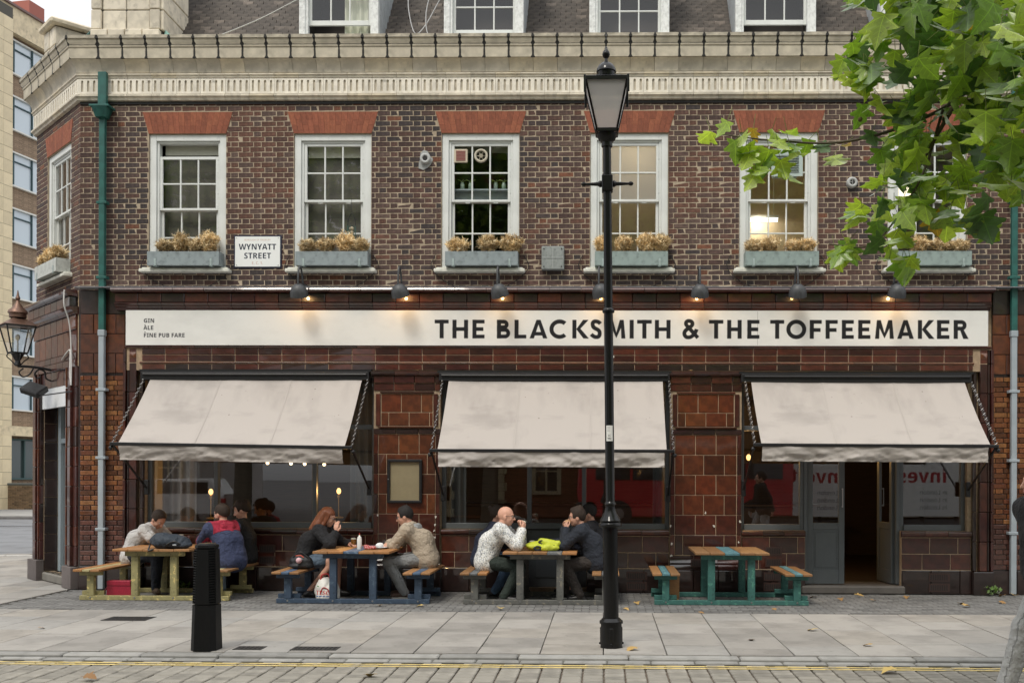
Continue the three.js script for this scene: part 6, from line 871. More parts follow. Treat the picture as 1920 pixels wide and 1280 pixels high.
// trees behind the viewer, mirrored in the upper windows
const bigCrown = [[0, 10, 0, 2.9], [3.0, 9.2, -0.5, 2.5], [-3.0, 9.4, 0.4, 2.5], [0.6, 12.8, 0.3, 2.8], [-2.4, 12, 0.4, 2.3], [2.6, 12.0, -0.3, 2.3], [1.4, 7.4, 1.2, 2.0], [-1.2, 7.6, -1.3, 2.0], [0, 15, 0, 2.2]];
planeTree('plane tree behind the viewer, across from the olive table', [-12.5, 0, 19.6], 4.6, bigCrown, 6500, 11);
planeTree('plane tree behind the viewer, across from the grey table', [-4.2, 0, 22.6], 4.6, bigCrown, 6500, 12);
planeTree('plane tree behind the viewer, standing over the bus', [4.8, 0, 23.0], 4.6, bigCrown, 6500, 13);
{ // the near plane tree whose branches hang into view
  const R = rngOf(77), base = V(6.4, 0, 9.3), t = thing('plane_tree', 'plane tree with lobed leaves hanging in front of the upper windows', 'tree', [base.x, 0, base.z]);
  const tr = new MB(); limb(tr, [[0, -0.1, 0], [0.06, 2, 0.05], [0, 4.4, 0]], 0.36, 0.26); tr.build('trunk', barkM, t);
  const loc = (p) => [p[0] - base.x, p[1], p[2] - base.z], mb = new MB(), tw = new MB(), lim = [], twigs = [];
  const addLimb = (pts, r0, r1) => lim.push(limb(mb, pts.map(loc), r0, r1));
  addLimb([[6.4, 4.2, 9.3], [5.2, 5.4, 9.0], [3.9, 5.7, 8.8], [3.0, 5.0, 8.6], [2.55, 4.55, 8.5], [2.2, 4.05, 8.45], [1.98, 3.65, 8.4]], 0.12, 0.008);
  addLimb([[2.55, 4.55, 8.5], [2.3, 4.15, 8.3], [1.95, 3.98, 8.2], [1.55, 3.89, 8.15], [1.1, 3.92, 8.1], [0.76, 3.98, 8.05]], 0.016, 0.004);
  addLimb([[2.12, 4.0, 8.42], [2.0, 3.6, 8.4], [1.86, 3.35, 8.35], [1.7, 3.18, 8.3], [1.45, 3.2, 8.25]], 0.010, 0.004);
  addLimb([[3.9, 5.7, 8.8], [2.9, 5.4, 8.5], [2.2, 4.95, 8.3], [1.7, 4.5, 8.2]], 0.04, 0.006);
  addLimb([[3.0, 5.0, 8.6], [2.75, 4.4, 8.9], [2.6, 3.9, 9.0], [2.45, 3.45, 9.05]], 0.02, 0.005);
  addLimb([[6.4, 4.3, 9.3], [5.4, 6, 8.4], [4.4, 6.6, 7.6], [3.2, 6.2, 7.4], [2.4, 5.6, 7.6]], 0.1, 0.01);
  mb.build('branch', twigM, t);
  // dangling leaves: those in view and largest stand alone
  const all = [], put = (p, s, tone) => { const d = V(0, -1, 0).multiplyScalar(0); all.push({ p: loc([p.x, p.y, p.z]), s, m: leafTurn(R, s), tone: tone ?? Math.floor(R() * 5), v: Math.floor(R() * 5) }); };
  const hang = (x, y, z, n, sp, s0 = 0.11, s1 = 0.225) => { for (let i = 0; i < n; i++) put(V(x + (R() - 0.5) * sp * 2, y + (R() - 0.5) * sp * 1.6, z + (R() - 0.5) * sp * 2.2), s0 + R() * (s1 - s0), R() < 0.012 ? 5 : undefined); };
  // the thin side twig with its own leaves
  for (const [x, y, s, tone] of [[0.90, 3.93, 0.13, 4], [0.98, 3.98, 0.11, 2], [1.06, 3.90, 0.11, 4], [1.12, 3.95, 0.09, 5], [1.14, 3.82, 0.13, 0], [1.10, 3.78, 0.14, 4], [1.2, 3.8, 0.15, 2], [1.22, 3.95, 0.12, 2], [1.26, 3.74, 0.14, 4], [1.3, 3.84, 0.13, 1], [1.16, 3.70, 0.13, 2], [1.4, 3.86, 0.10, 0], [1.46, 3.84, 0.10, 3], [1.54, 3.78, 0.15, 4], [1.57, 3.83, 0.09, 5], [1.08, 3.83, 0.15, 2], [1.18, 3.76, 0.16, 1], [1.24, 3.86, 0.14, 4], [1.3, 3.92, 0.12, 2], [1.02, 3.87, 0.14, 0], [1.36, 3.78, 0.13, 4], [1.13, 3.66, 0.14, 4], [1.27, 3.68, 0.15, 2]]) put(V(x - 0.27 * (1.62 - x), y + 0.05, 8.05 + R() * 0.1), s * 1.25, tone);
  // clusters: the outline of the hanging foliage, then its depth
  for (const [x, y, z, n, sp] of [[1.62, 4.42, 8.2, 7, 0.12], [1.75, 4.2, 8.3, 6, 0.12], [1.86, 4.05, 8.3, 8, 0.14], [1.95, 3.85, 8.3, 12, 0.16], [1.9, 3.62, 8.35, 12, 0.16], [1.78, 3.38, 8.35, 10, 0.14], [1.52, 3.2, 8.25, 5, 0.08], [1.86, 3.14, 8.3, 6, 0.1], [2.12, 3.5, 8.4, 14, 0.18], [2.2, 3.85, 8.4, 18, 0.22], [2.1, 4.2, 8.4, 18, 0.22], [1.95, 4.5, 8.3, 16, 0.22], [2.4, 4.4, 8.5, 24, 0.28], [2.45, 4.0, 8.6, 22, 0.26], [2.45, 3.62, 8.8, 18, 0.22], [2.6, 3.45, 9.0, 14, 0.2], [2.7, 4.1, 9.0, 30, 0.32], [2.55, 4.7, 8.5, 26, 0.3], [2.2, 4.8, 8.3, 24, 0.28], [1.85, 4.85, 8.2, 16, 0.24], [2.9, 4.6, 8.7, 30, 0.34], [3.0, 5.1, 8.7, 30, 0.36], [2.5, 5.1, 8.2, 26, 0.34], [2.3, 4.4, 9.3, 34, 0.36], [2.5, 4.9, 9.4, 34, 0.36], [2.75, 3.9, 9.3, 30, 0.3], [1.78, 4.62, 8.6, 12, 0.18], [1.95, 5.0, 8.7, 20, 0.26], [3.0, 4.2, 9.8, 40, 0.4], [2.2, 3.3, 8.6, 7, 0.12]]) hang(x, y, z, Math.round(n * 1.25), sp);
  for (const [x, y, z, n, sp] of [[2.25, 4.6, 8.0, 16, 0.26], [2.3, 4.05, 8.9, 30, 0.3], [2.55, 4.35, 9.5, 46, 0.36], [2.2, 4.75, 9.6, 40, 0.34], [2.35, 3.75, 9.4, 30, 0.28], [2.5, 3.5, 9.6, 26, 0.26], [2.2, 3.95, 9.9, 30, 0.3], [2.55, 4.75, 7.7, 18, 0.26], [2.05, 4.35, 8.9, 22, 0.24], [2.3, 3.45, 9.0, 14, 0.18]]) hang(x, y, z, n, sp);
  for (const [x, y, z, n, sp] of [[3.2, 4.1, 9.2, 60, 0.5], [3.4, 4.9, 9.2, 90, 0.6], [3.0, 5.6, 8.4, 110, 0.7], [3.6, 6.1, 8.2, 110, 0.9], [4.4, 5.6, 9.0, 130, 0.9], [4.6, 6.8, 8.4, 200, 1.3], [5.6, 7.2, 9.4, 260, 1.6], [3.9, 7.6, 9.8, 180, 1.4], [7.2, 7.4, 8.6, 300, 1.8], [6.4, 9, 9.6, 320, 2.0], [8.0, 6.4, 10, 260, 1.6], [5.2, 8.6, 7.4, 200, 1.5]]) hang(x, y, z, n, sp, 0.18, 0.28);
  const score = (k) => { const x = k.p[0] + base.x, z = k.p[2] + base.z, dz = 14.73 - z, u = x / dz, v = (k.p[1] - 1.7) / dz; return u < 0.425 && u > 0 && v < 0.48 ? k.s / dz + (u < 0.3 ? 0.02 : 0) : -1; };
  all.forEach((k) => { k.q = score(k); }); const big = new Set([...all].sort((a, b) => b.q - a.q).slice(0, 296));
  const L = [], C = [];
  for (const k of all) {
    const m = T(...k.p).multiply(k.m);
    if (big.has(k)) { const o = mesh('leaf', leaves[k.v], leafMats[k.tone], t); m.decompose(o.position, o.quaternion, o.scale); const e = V(0, 0, 0).applyMatrix4(m); }
    else { L.push(m); const f = 0.75 + R() * 0.5; C.push((k.tone === 5 ? yellowTone : leafTones[k.tone]).map((c) => c * f)); }
    if (k.q > 0) { // leaf stalk
      const a = V(...k.p), b = a.clone().add(V((R() - 0.3) * 0.12, 0.05 + R() * 0.06, (R() - 0.5) * 0.08)); tw.rod([a.x, a.y, a.z], [b.x, b.y, b.z], 0.0022, 0.0018, 4);
    }
  }
  many('crown', leaves[1], leafWhite, L, t, C); const st = tw.build('leaf_stalks', mat([0.14, 0.17, 0.04], { roughness: 0.8 }), t); st.userData.kind = 'stuff';
  const fr = new MB(); for (const p of [[1.78, 4.32, 8.1], [2.2, 4.02, 8.2], [2.5, 3.4, 8.6], [1.66, 4.02, 8.2]]) { const q = loc(p); mesh('seed_ball', new THREE.IcosahedronGeometry(0.016, 2).translate(...q), mat([0.10, 0.09, 0.03], { roughness: 0.95 }), t); }
}
// ================================================================ people: signed-distance bodies meshed with surface nets
const capsule = (a, b, ra, rb = ra, inv) => ({ a, b, ra, rb, inv, lo: [0, 1, 2].map((i) => Math.min(a[i] - ra, b[i] - rb)), hi: [0, 1, 2].map((i) => Math.max(a[i] + ra, b[i] + rb)) });
const ellip = (c, r, m) => { const R = Math.max(...r) * 1.02, C = m ? V(...c).applyMatrix4(m).toArray() : c; return { c, r, inv: m ? m.clone().invert() : null, lo: C.map((v) => v - R), hi: C.map((v) => v + R) }; };
const capM = (a, b, ra, rb, m) => capsule(V(...a).applyMatrix4(m).toArray(), V(...b).applyMatrix4(m).toArray(), ra, rb);
function distTo(p, x, y, z) {
  if (p.r) { if (p.inv) { const e = p.inv.elements, X = e[0] * x + e[4] * y + e[8] * z + e[12], Y = e[1] * x + e[5] * y + e[9] * z + e[13], Z = e[2] * x + e[6] * y + e[10] * z + e[14]; x = X; y = Y; z = Z; } const dx = (x - p.c[0]) / p.r[0], dy = (y - p.c[1]) / p.r[1], dz = (z - p.c[2]) / p.r[2], k0 = Math.hypot(dx, dy, dz), k1 = Math.hypot(dx / p.r[0], dy / p.r[1], dz / p.r[2]); return k1 < 1e-6 ? -Math.min(...p.r) : k0 * (k0 - 1) / k1; }
  const bx = p.b[0] - p.a[0], by = p.b[1] - p.a[1], bz = p.b[2] - p.a[2], px = x - p.a[0], py = y - p.a[1], pz = z - p.a[2], h = clamp((px * bx + py * by + pz * bz) / (bx * bx + by * by + bz * bz + 1e-9), 0, 1);
  return Math.hypot(px - bx * h, py - by * h, pz - bz * h) - (p.ra + (p.rb - p.ra) * h);
}
const foldN = [fbm(501, 8, 3), fbm(502, 8, 3)];
function nets(prims, cell, k = 0.03, o = {}) {
  const lo = [0, 1, 2].map((i) => Math.min(...prims.map((p) => p.lo[i])) - k - cell * 3), hi = [0, 1, 2].map((i) => Math.max(...prims.map((p) => p.hi[i])) + k + cell * 3), n = [0, 1, 2].map((i) => Math.ceil((hi[i] - lo[i]) / cell) + 1), F = new Float32Array(n[0] * n[1] * n[2]).fill(9), id = (i, j, l) => (l * n[1] + j) * n[0] + i;
  for (const p of prims) {
    const m = k + cell * 2.5, a = [0, 1, 2].map((q) => Math.max(0, Math.floor((p.lo[q] - m - lo[q]) / cell))), b = [0, 1, 2].map((q) => Math.min(n[q] - 1, Math.ceil((p.hi[q] + m - lo[q]) / cell)));
    for (let l = a[2]; l <= b[2]; l++) for (let j = a[1]; j <= b[1]; j++) for (let i = a[0]; i <= b[0]; i++) { const q = id(i, j, l), d = distTo(p, lo[0] + i * cell, lo[1] + j * cell, lo[2] + l * cell), f = F[q], kk = p.k ?? k; if (f > 8) F[q] = d; else { const h = Math.max(kk - Math.abs(f - d), 0) / kk; F[q] = Math.min(f, d) - h * h * kk * 0.25; } }
  }
  if (o.clip || o.fold) for (let l = 0; l < n[2]; l++) for (let j = 0; j < n[1]; j++) for (let i = 0; i < n[0]; i++) { const q = id(i, j, l); if (F[q] > 0.08) continue; const x = lo[0] + i * cell, y = lo[1] + j * cell, z = lo[2] + l * cell; if (o.fold) F[q] += o.fold * ((foldN[0](x * 0.9 + y * 0.7 + z * 0.2, z * 0.9 - y * 0.6) - 0.5) * 2 + Math.abs(foldN[1](x * 1.5 - y * 0.8, z * 1.3 + y * 1.1) - 0.5) * 1.6 - (o.shift ?? 0.3)); if (o.clip) F[q] = Math.max(F[q], o.clip(x, y, z)); }
  const vid = new Int32Array(F.length).fill(-1), pos = [], idx = [], v = new Float64Array(8), C = [[0, 0, 0], [1, 0, 0], [0, 1, 0], [1, 1, 0], [0, 0, 1], [1, 0, 1], [0, 1, 1], [1, 1, 1]], E = [[0, 1], [2, 3], [4, 5], [6, 7], [0, 2], [1, 3], [4, 6], [5, 7], [0, 4], [1, 5], [2, 6], [3, 7]];
  for (let l = 0; l + 1 < n[2]; l++) for (let j = 0; j + 1 < n[1]; j++) for (let i = 0; i + 1 < n[0]; i++) {
    const q0 = id(i, j, l), d1 = n[0], d2 = n[0] * n[1]; let neg = 0; for (let q = 0; q < 8; q++) { const f = F[q0 + (q & 1) + (q >> 1 & 1) * d1 + (q >> 2) * d2]; v[q] = f; if (f < 0) neg++; } if (!neg || neg === 8) continue;
    let sx = 0, sy = 0, sz = 0, c = 0; for (const [a, b] of E) if ((v[a] < 0) !== (v[b] < 0)) { const t = v[a] / (v[a] - v[b]); sx += C[a][0] + (C[b][0] - C[a][0]) * t; sy += C[a][1] + (C[b][1] - C[a][1]) * t; sz += C[a][2] + (C[b][2] - C[a][2]) * t; c++; }
    vid[id(i, j, l)] = pos.length / 3; pos.push(lo[0] + (i + sx / c) * cell, lo[1] + (j + sy / c) * cell, lo[2] + (l + sz / c) * cell);
  }
  const quad = (a, b, c, d, flip) => { if (a < 0 || b < 0 || c < 0 || d < 0) return; flip ? idx.push(a, c, b, a, d, c) : idx.push(a, b, c, a, c, d); };
  for (let l = 1; l + 1 < n[2]; l++) for (let j = 1; j + 1 < n[1]; j++) for (let i = 1; i + 1 < n[0]; i++) {
    const f = F[id(i, j, l)] < 0;
    if (f !== F[id(i + 1, j, l)] < 0) quad(vid[id(i, j, l)], vid[id(i, j - 1, l)], vid[id(i, j - 1, l - 1)], vid[id(i, j, l - 1)], f);
    if (f !== F[id(i, j + 1, l)] < 0) quad(vid[id(i, j, l)], vid[id(i, j, l - 1)], vid[id(i - 1, j, l - 1)], vid[id(i - 1, j, l)], f);
    if (f !== F[id(i, j, l + 1)] < 0) quad(vid[id(i, j, l)], vid[id(i - 1, j, l)], vid[id(i - 1, j - 1, l)], vid[id(i, j - 1, l)], f);
  }
  const g = new THREE.BufferGeometry(); g.setAttribute('position', new THREE.Float32BufferAttribute(pos, 3)); g.setIndex(idx); g.computeVertexNormals();
  // make sure faces look outward
  let vol = 0; for (let q = 0; q < idx.length; q += 3) { const a = idx[q] * 3, b = idx[q + 1] * 3, c = idx[q + 2] * 3; vol += pos[a] * (pos[b + 1] * pos[c + 2] - pos[b + 2] * pos[c + 1]) - pos[a + 1] * (pos[b] * pos[c + 2] - pos[b + 2] * pos[c]) + pos[a + 2] * (pos[b] * pos[c + 1] - pos[b + 1] * pos[c]); }
  if (vol < 0) { for (let q = 0; q < idx.length; q += 3) { const t = idx[q]; idx[q] = idx[q + 1]; idx[q + 1] = t; } g.setIndex(idx); g.computeVertexNormals(); }
  return metreUV(plainGeo(g));
}
const cloth = (c, o = {}) => mat(c, { map: 'weave', rep: 0.12, roughness: 0.92, ...o, bump: 0, bumpMap: tex('creases', 0.42), bumpScale: 0.010 });
const skinTone = (k) => mat([0.50 * k, 0.27 * k, 0.19 * k], { roughness: 0.55, map: 'paintwork', rep: 0.2 });
function elbowOf(s, h, l1, l2, hint) { const S = V(...s), H = V(...h), d = H.clone().sub(S), L = Math.min(d.length(), l1 + l2 - 0.004), u = d.clone().normalize(), a = (l1 * l1 - l2 * l2 + L * L) / (2 * L), r = Math.sqrt(Math.max(0, l1 * l1 - a * a)), n = V(...hint); n.addScaledVector(u, -n.dot(u)).normalize(); return { e: S.clone().addScaledVector(u, a).addScaledVector(n, r), h: S.clone().addScaledVector(u, L) }; }
function handPrims(wrist, dir, palmN, curl, spread = 1, thumbSide = 1) { // palm with five jointed fingers; palmN points out of the palm
  const d = dir.clone().normalize(), n = palmN.clone().addScaledVector(d, -palmN.dot(d)).normalize(), s = d.clone().cross(n).multiplyScalar(thumbSide), W = wrist, P = (a, b, c) => W.clone().addScaledVector(d, a).addScaledVector(s, b).addScaledVector(n, c).toArray(), out = [capsule(P(0, 0, 0), P(0.05, 0.018, 0), 0.021, 0.017), capsule(P(0, 0, 0), P(0.05, -0.018, 0), 0.021, 0.016), capsule(P(0.05, 0.02, 0), P(0.05, -0.022, 0), 0.014)];
  [[0.027, 0.030, 0.076], [0.009, 0.031, 0.084], [-0.009, 0.03, 0.078], [-0.026, 0.026, 0.06]].forEach(([o, y, L], i) => { let q = P(0.07, o * spread, 0), a = curl * 0.7; const seg = [0.45, 0.32, 0.26]; for (let k = 0; k < 3; k++) { const r = W.clone().set(...q).addScaledVector(d, Math.cos(a) * L * seg[k]).addScaledVector(n, Math.sin(a) * L * seg[k]).toArray(); const c = capsule(q, r, 0.0088 - k * 0.0008, 0.008 - k * 0.0008); c.k = 0.006; out.push(c); q = r; a += curl; } out.push(Object.assign(capsule(P(0.04, o * 0.8, 0), P(0.07, o * spread, 0), 0.012, 0.009), { k: 0.008 })); });
  const t0 = P(0.012, 0.03, 0.004), t1 = P(0.042, 0.052, 0.014), t2 = P(0.068, 0.050, 0.02 + curl * 0.008), t3 = P(0.088, 0.042, 0.026 + curl * 0.012); out.push(capsule(t0, t1, 0.013, 0.0105), Object.assign(capsule(t1, t2, 0.0105, 0.009), { k: 0.006 }), Object.assign(capsule(t2, t3, 0.009, 0.0078), { k: 0.006 })); return out;
}
function person(label, c) {
  const p = thing('person', label, 'person', [c.at[0], 0, c.at[1]], c.turn), B = c.build ?? 1, hy = c.hipY ?? 0.53, skin = skinTone(c.skin ?? 1);
  const ln = c.lean, C1 = V(Math.sin(ln * 0.55) * 0.26, hy + Math.cos(ln * 0.55) * 0.26, 0), N = C1.clone().add(V(Math.sin(ln * 1.35) * 0.255, Math.cos(ln * 1.35) * 0.255, 0)), dirT = V(Math.sin(ln * 1.35), Math.cos(ln * 1.35), 0);
  const hl = c.neck ?? ln * 0.6, Hc = N.clone().add(V(Math.sin(hl) * 0.152, Math.cos(hl) * 0.152, 0)), HM = new THREE.Matrix4().compose(Hc, new THREE.Quaternion().setFromEuler(new THREE.Euler(0, c.headYaw ?? 0, -(c.headPitch ?? 0), 'YZX')), V(1, 1, 1).multiplyScalar((c.head ?? 1) * 1.05));
  const sw = (c.shoulder ?? 0.185) * (0.5 + 0.5 * B), sh = [-1, 1].map((s) => N.clone().add(V(-0.005, 0, 0)).addScaledVector(dirT, -0.055).add(V((c.reach ?? 0.05), 0, s * sw)));
  const fem = c.female ? 0.88 : 1, arms = [0, 1].map((i) => { const A = c.arms[i]; const k = elbowOf(sh[i].toArray(), A.hand, 0.285, 0.255, A.hint); return { ...k, ...A }; });
  const hipJ = [-1, 1].map((s) => V(0.0, hy, s * 0.095)), legs = c.legs.map((L, i) => ({ knee: V(...L.knee), ank: V(...L.ankle), toe: V(...(L.toe ?? [L.ankle[0] + 0.15, L.ankle[1] - 0.045, L.ankle[2]])) }));
  // skin: one body
  const under = [capsule([0, hy, 0], C1.toArray(), 0.11 * B, 0.105 * B), capsule(C1.toArray(), N.clone().addScaledVector(dirT, -0.08).toArray(), 0.105 * B, 0.085), capsule(N.clone().addScaledVector(dirT, -0.05).toArray(), Hc.clone().add(V(-0.012, -0.02, 0)).toArray(), 0.060 * fem, 0.055 * fem)];
  arms.forEach((a, i) => under.push(capsule(sh[i].toArray(), a.e.toArray(), 0.045 * fem, 0.038 * fem), capsule(a.e.toArray(), a.h.toArray(), 0.040 * fem * (B > 1.05 ? 1.08 : 1), 0.026 * fem)));
  legs.forEach((L, i) => under.push(capsule(hipJ[i].toArray(), L.knee.toArray(), 0.078 * fem * 1.05, 0.054), capsule(L.knee.toArray(), L.ank.toArray(), 0.052, 0.034)));
  const parts = [nets(under, 0.013, 0.03)];
  const hp = [ellip([-0.012, 0.028, 0], [0.100, 0.098, 0.078], HM), ellip([0.022, -0.02, 0], [0.076, 0.098, 0.066], HM), ellip([0.05, -0.088, 0], [0.036, 0.028, 0.036], HM), ellip([0.072, 0.03, 0], [0.026, 0.016, 0.048], HM), capM([0.094, 0.012, 0], [0.116, -0.028, 0], 0.009, 0.012, HM), capM([0.1, -0.03, 0.009], [0.1, -0.03, -0.009], 0.010, 0.010, HM), ellip([0.083, -0.062, 0], [0.018, 0.013, 0.024], HM), ellip([-0.006, -0.012, 0.076], [0.02, 0.032, 0.011], HM), ellip([-0.006, -0.012, -0.076], [0.02, 0.032, 0.011], HM), ellip([0.06, -0.03, 0.04], [0.022, 0.022, 0.018], HM), ellip([0.06, -0.03, -0.04], [0.022, 0.022, 0.018], HM)];
  parts.push(nets(hp, 0.0055, 0.012)); arms.forEach((a, i) => { const d = a.dir ? V(...a.dir) : a.h.clone().sub(a.e); parts.push(nets(handPrims(a.h, d, V(...(a.palm ?? [0, -1, 0])), a.curl ?? 0.5, 1, (i ? 1 : -1) * (a.flip ?? 1)), 0.005, 0.010)); });
  mesh('body', mergeGeometries(parts), skin, p);
  const dark = mat([0.02, 0.014, 0.011], { roughness: 0.3 });
  for (const s of [-1, 1]) { const e = V(0.082, 0.008, s * 0.03).applyMatrix4(HM), w = mesh('eye', new THREE.SphereGeometry(0.0115, 10, 8), mat([0.6, 0.58, 0.55], { roughness: 0.2 }), p); w.position.copy(e); const i = V(0.0905, 0.008, s * 0.03).applyMatrix4(HM), q = mesh('iris', new THREE.SphereGeometry(0.0058, 8, 6), dark, w); q.position.copy(i.sub(e)); mesh('eyebrow', nets([capM([0.094, 0.03, s * 0.016], [0.084, 0.034, s * 0.047], 0.0045, 0.003, HM)], 0.004, 0.004), c.hairMat ?? dark, p); }
  mesh('mouth', nets([capM([0.0985, -0.062, -0.017], [0.0985, -0.062, 0.017], 0.0045, 0.0045, HM)], 0.004, 0.003), mat([0.30, 0.10, 0.085], { roughness: 0.5 }), p);
  // clothes
  const clo = (name, prims, m, o = {}) => mesh(name, nets(prims, o.cell ?? 0.012, o.k ?? 0.035, { fold: o.fold ?? 0.006, clip: o.clip, shift: 1.15 }), m, p);
  const t = 0.018 + (c.loose ?? 0), torso = [capsule([-0.01, hy - 0.015, 0.06], [C1.x, C1.y, 0.05], 0.112 * B + t, 0.10 * B + t), capsule([-0.01, hy - 0.015, -0.06], [C1.x, C1.y, -0.05], 0.105 * B + t, 0.10 * B + t), capsule([C1.x, C1.y, 0.05], sh[1].clone().add(V(-0.03, -0.06, -0.075)).toArray(), 0.10 * B + t, 0.075 + t), capsule([C1.x, C1.y, -0.05], sh[0].clone().add(V(-0.03, -0.06, 0.075)).toArray(), 0.10 * B + t, 0.075 + t), capsule(sh[0].toArray(), sh[1].toArray(), 0.055 + t * 0.6), capsule(N.clone().addScaledVector(dirT, -0.03).toArray(), sh[0].toArray(), 0.052 + t * 0.4), capsule(N.clone().addScaledVector(dirT, -0.03).toArray(), sh[1].toArray(), 0.052 + t * 0.4)];
  torso.push(capsule(N.clone().addScaledVector(dirT, -0.11).toArray(), N.clone().addScaledVector(dirT, -0.035).add(V(-0.008, 0, 0)).toArray(), 0.085 * fem + t * 0.5, 0.066 * fem + t * 0.3)); if (c.female) torso.push(ellip([C1.x + 0.10, C1.y + 0.06, 0.06], [0.06, 0.065, 0.06]), ellip([C1.x + 0.10, C1.y + 0.06, -0.06], [0.06, 0.065, 0.06]));
  if (c.belly) torso.push(ellip([0.07, hy + 0.12, 0], [0.13, 0.13, 0.14]));
  arms.forEach((a, i) => { const E = a.e, f = c.sleeve ?? 1; torso.push(capsule(sh[i].toArray(), sh[i].clone().lerp(E, Math.min(1, f * 2)).toArray(), 0.056 * fem + t * 0.7, (f >= 0.5 ? 0.046 : 0.054) * fem + t * 0.7)); if (f > 0.5) torso.push(capsule(E.toArray(), E.clone().lerp(a.h, (f - 0.5) * 2 * 0.94).toArray(), 0.046 * fem + t * 0.7, 0.034 * fem + t * 0.6)); });
  const top = clo(c.topName ?? 'shirt', torso, c.top, { fold: c.fold ?? 0.013 });
  if (c.collar) clo('collar', [capsule(N.clone().add(V(-0.045, 0.015, -0.03)).toArray(), N.clone().add(V(-0.045, 0.015, 0.03)).toArray(), 0.03), capsule(N.clone().add(V(-0.045, 0.015, 0.04)).toArray(), N.clone().add(V(0.045, -0.02, 0.035)).toArray(), 0.022), capsule(N.clone().add(V(-0.045, 0.015, -0.04)).toArray(), N.clone().add(V(0.045, -0.02, -0.035)).toArray(), 0.022)], c.collar, { fold: 0.003, k: 0.02 });
  if (c.hood) clo('hood', [capsule(N.clone().add(V(-0.10, -0.02, -0.06)).toArray(), N.clone().add(V(-0.10, -0.02, 0.06)).toArray(), 0.045, 0.045), capsule(N.clone().add(V(-0.10, -0.02, 0.06)).toArray(), N.clone().add(V(0.03, 0.015, 0.07)).toArray(), 0.042, 0.03), capsule(N.clone().add(V(-0.10, -0.02, -0.06)).toArray(), N.clone().add(V(0.03, 0.015, -0.07)).toArray(), 0.042, 0.03), capsule(N.clone().add(V(-0.11, -0.04, 0)).toArray(), N.clone().add(V(-0.16, -0.10, 0)).toArray(), 0.055, 0.04)], c.hood, { fold: 0.008, k: 0.03 });
  if (c.yoke) { const y0 = N.clone().addScaledVector(dirT, -0.15); clo('yoke', torso.map((q) => (q.r ? q : capsule(q.a, q.b, q.ra + 0.006, q.rb + 0.006))), c.yoke, { fold: 0.013, clip: (x, y, z) => Math.max((y0.x - x) * dirT.x + (y0.y - y) * dirT.y, Math.abs(z) - sw - 0.02) }); }
  const trs = [capsule([0, hy - 0.01, -0.06], [0, hy - 0.01, 0.06], 0.108 * B), capsule([0.0, hy - 0.01, 0], [C1.x * 0.35, hy + 0.06, 0], 0.105 * B, 0.095 * B)];
  legs.forEach((L, i) => { const q = c.shorts ?? 1; trs.push(capsule(hipJ[i].toArray(), hipJ[i].clone().lerp(L.knee, Math.min(1, q * 2)).toArray(), 0.098, q < 0.5 ? 0.085 : 0.07)); if (q > 0.5) trs.push(capsule(L.knee.toArray(), L.knee.clone().lerp(L.ank, (q - 0.5) * 2).toArray(), 0.07, 0.052 + (c.flare ?? 0))); });
  clo('trousers', trs, c.trousers, { fold: 0.011, k: 0.03 });
  legs.forEach((L) => { const f = L.toe.clone().sub(L.ank).setY(0).normalize(), hl2 = L.ank.clone().addScaledVector(f, -0.045).setY(L.ank.y - 0.045), tp = L.toe.clone(); clo('shoe', [capsule(hl2.toArray(), L.ank.clone().add(V(0, -0.02, 0)).toArray(), 0.036, 0.036), capsule(hl2.toArray(), tp.toArray(), 0.036, 0.034), capsule(L.ank.clone().add(V(0, -0.02, 0)).toArray(), tp.toArray(), 0.037, 0.03)], c.shoes, { fold: 0.001, cell: 0.009, k: 0.025, clip: (x, y) => (L.ank.y - 0.08) - y }); if (c.sole) { const s = mesh('sole', nets([capsule(hl2.clone().setY(L.ank.y - 0.068).toArray(), tp.clone().setY(L.ank.y - 0.068).toArray(), 0.04, 0.036)], 0.008, 0.01, { clip: (x, y) => Math.abs(y - (L.ank.y - 0.07)) - 0.014 }), c.sole, p); } });
  // hair: a cap over the skull, cut back from the face
  if (c.hair) { const H = c.hairMat, pr = [ellip([-0.016, 0.034, 0], [0.108, 0.107, 0.087], HM), ...(c.hair.extra ?? []).map(([a, b, ra, rb]) => capM(a, b, ra, rb, HM))], I = HM.clone().invert(), q = V(0, 0, 0); mesh('hair', nets(pr, 0.0065, 0.02, { fold: c.hair.rough ?? 0.004, clip: (x, y, z) => { q.set(x, y, z).applyMatrix4(I); const front = c.hair.line ?? 0.05; return c.hair.open ? (q.x > 0.0 && q.y < 0.055 && Math.abs(q.z) < 0.075 ? 0.02 : -1) : Math.max(q.x - front - 0.75 * Math.max(0, q.y - 0.055), -(q.y - (c.hair.low ?? -0.02)) - Math.max(0, -q.x - 0.02) * 0.9); } }), H, p); }
  const bI = HM.clone().invert(), bq = V(0, 0, 0); if (c.beard) mesh('beard', nets([ellip([0.03, -0.062, 0], [0.073, 0.056, 0.066], HM)], 0.006, 0.01, { clip: (x, y, z) => { const q = bq.set(x, y, z).applyMatrix4(bI); return Math.max(q.y + 0.05, -q.x - 0.01); } }), c.beard, p);
  if (c.glasses) { const g = new MB(); for (const s of [-1, 1]) g.add(new THREE.TorusGeometry(0.021, 0.0028, 6, 18), HM.clone().multiply(T(0.104, 0.006, s * 0.031, 0, Math.PI / 2 + s * 0.12))).tube([[0.1, 0.012, s * 0.052], [0.06, 0.013, s * 0.072], [0.0, 0.008, s * 0.083]].map((a) => V(...a).applyMatrix4(HM).toArray()), 0.0025, 10, 5); g.tube([[0.107, 0.008, -0.01], [0.11, 0.011, 0], [0.107, 0.008, 0.01]].map((a) => V(...a).applyMatrix4(HM).toArray()), 0.0025, 8, 5); g.build('glasses', M.black, p); }
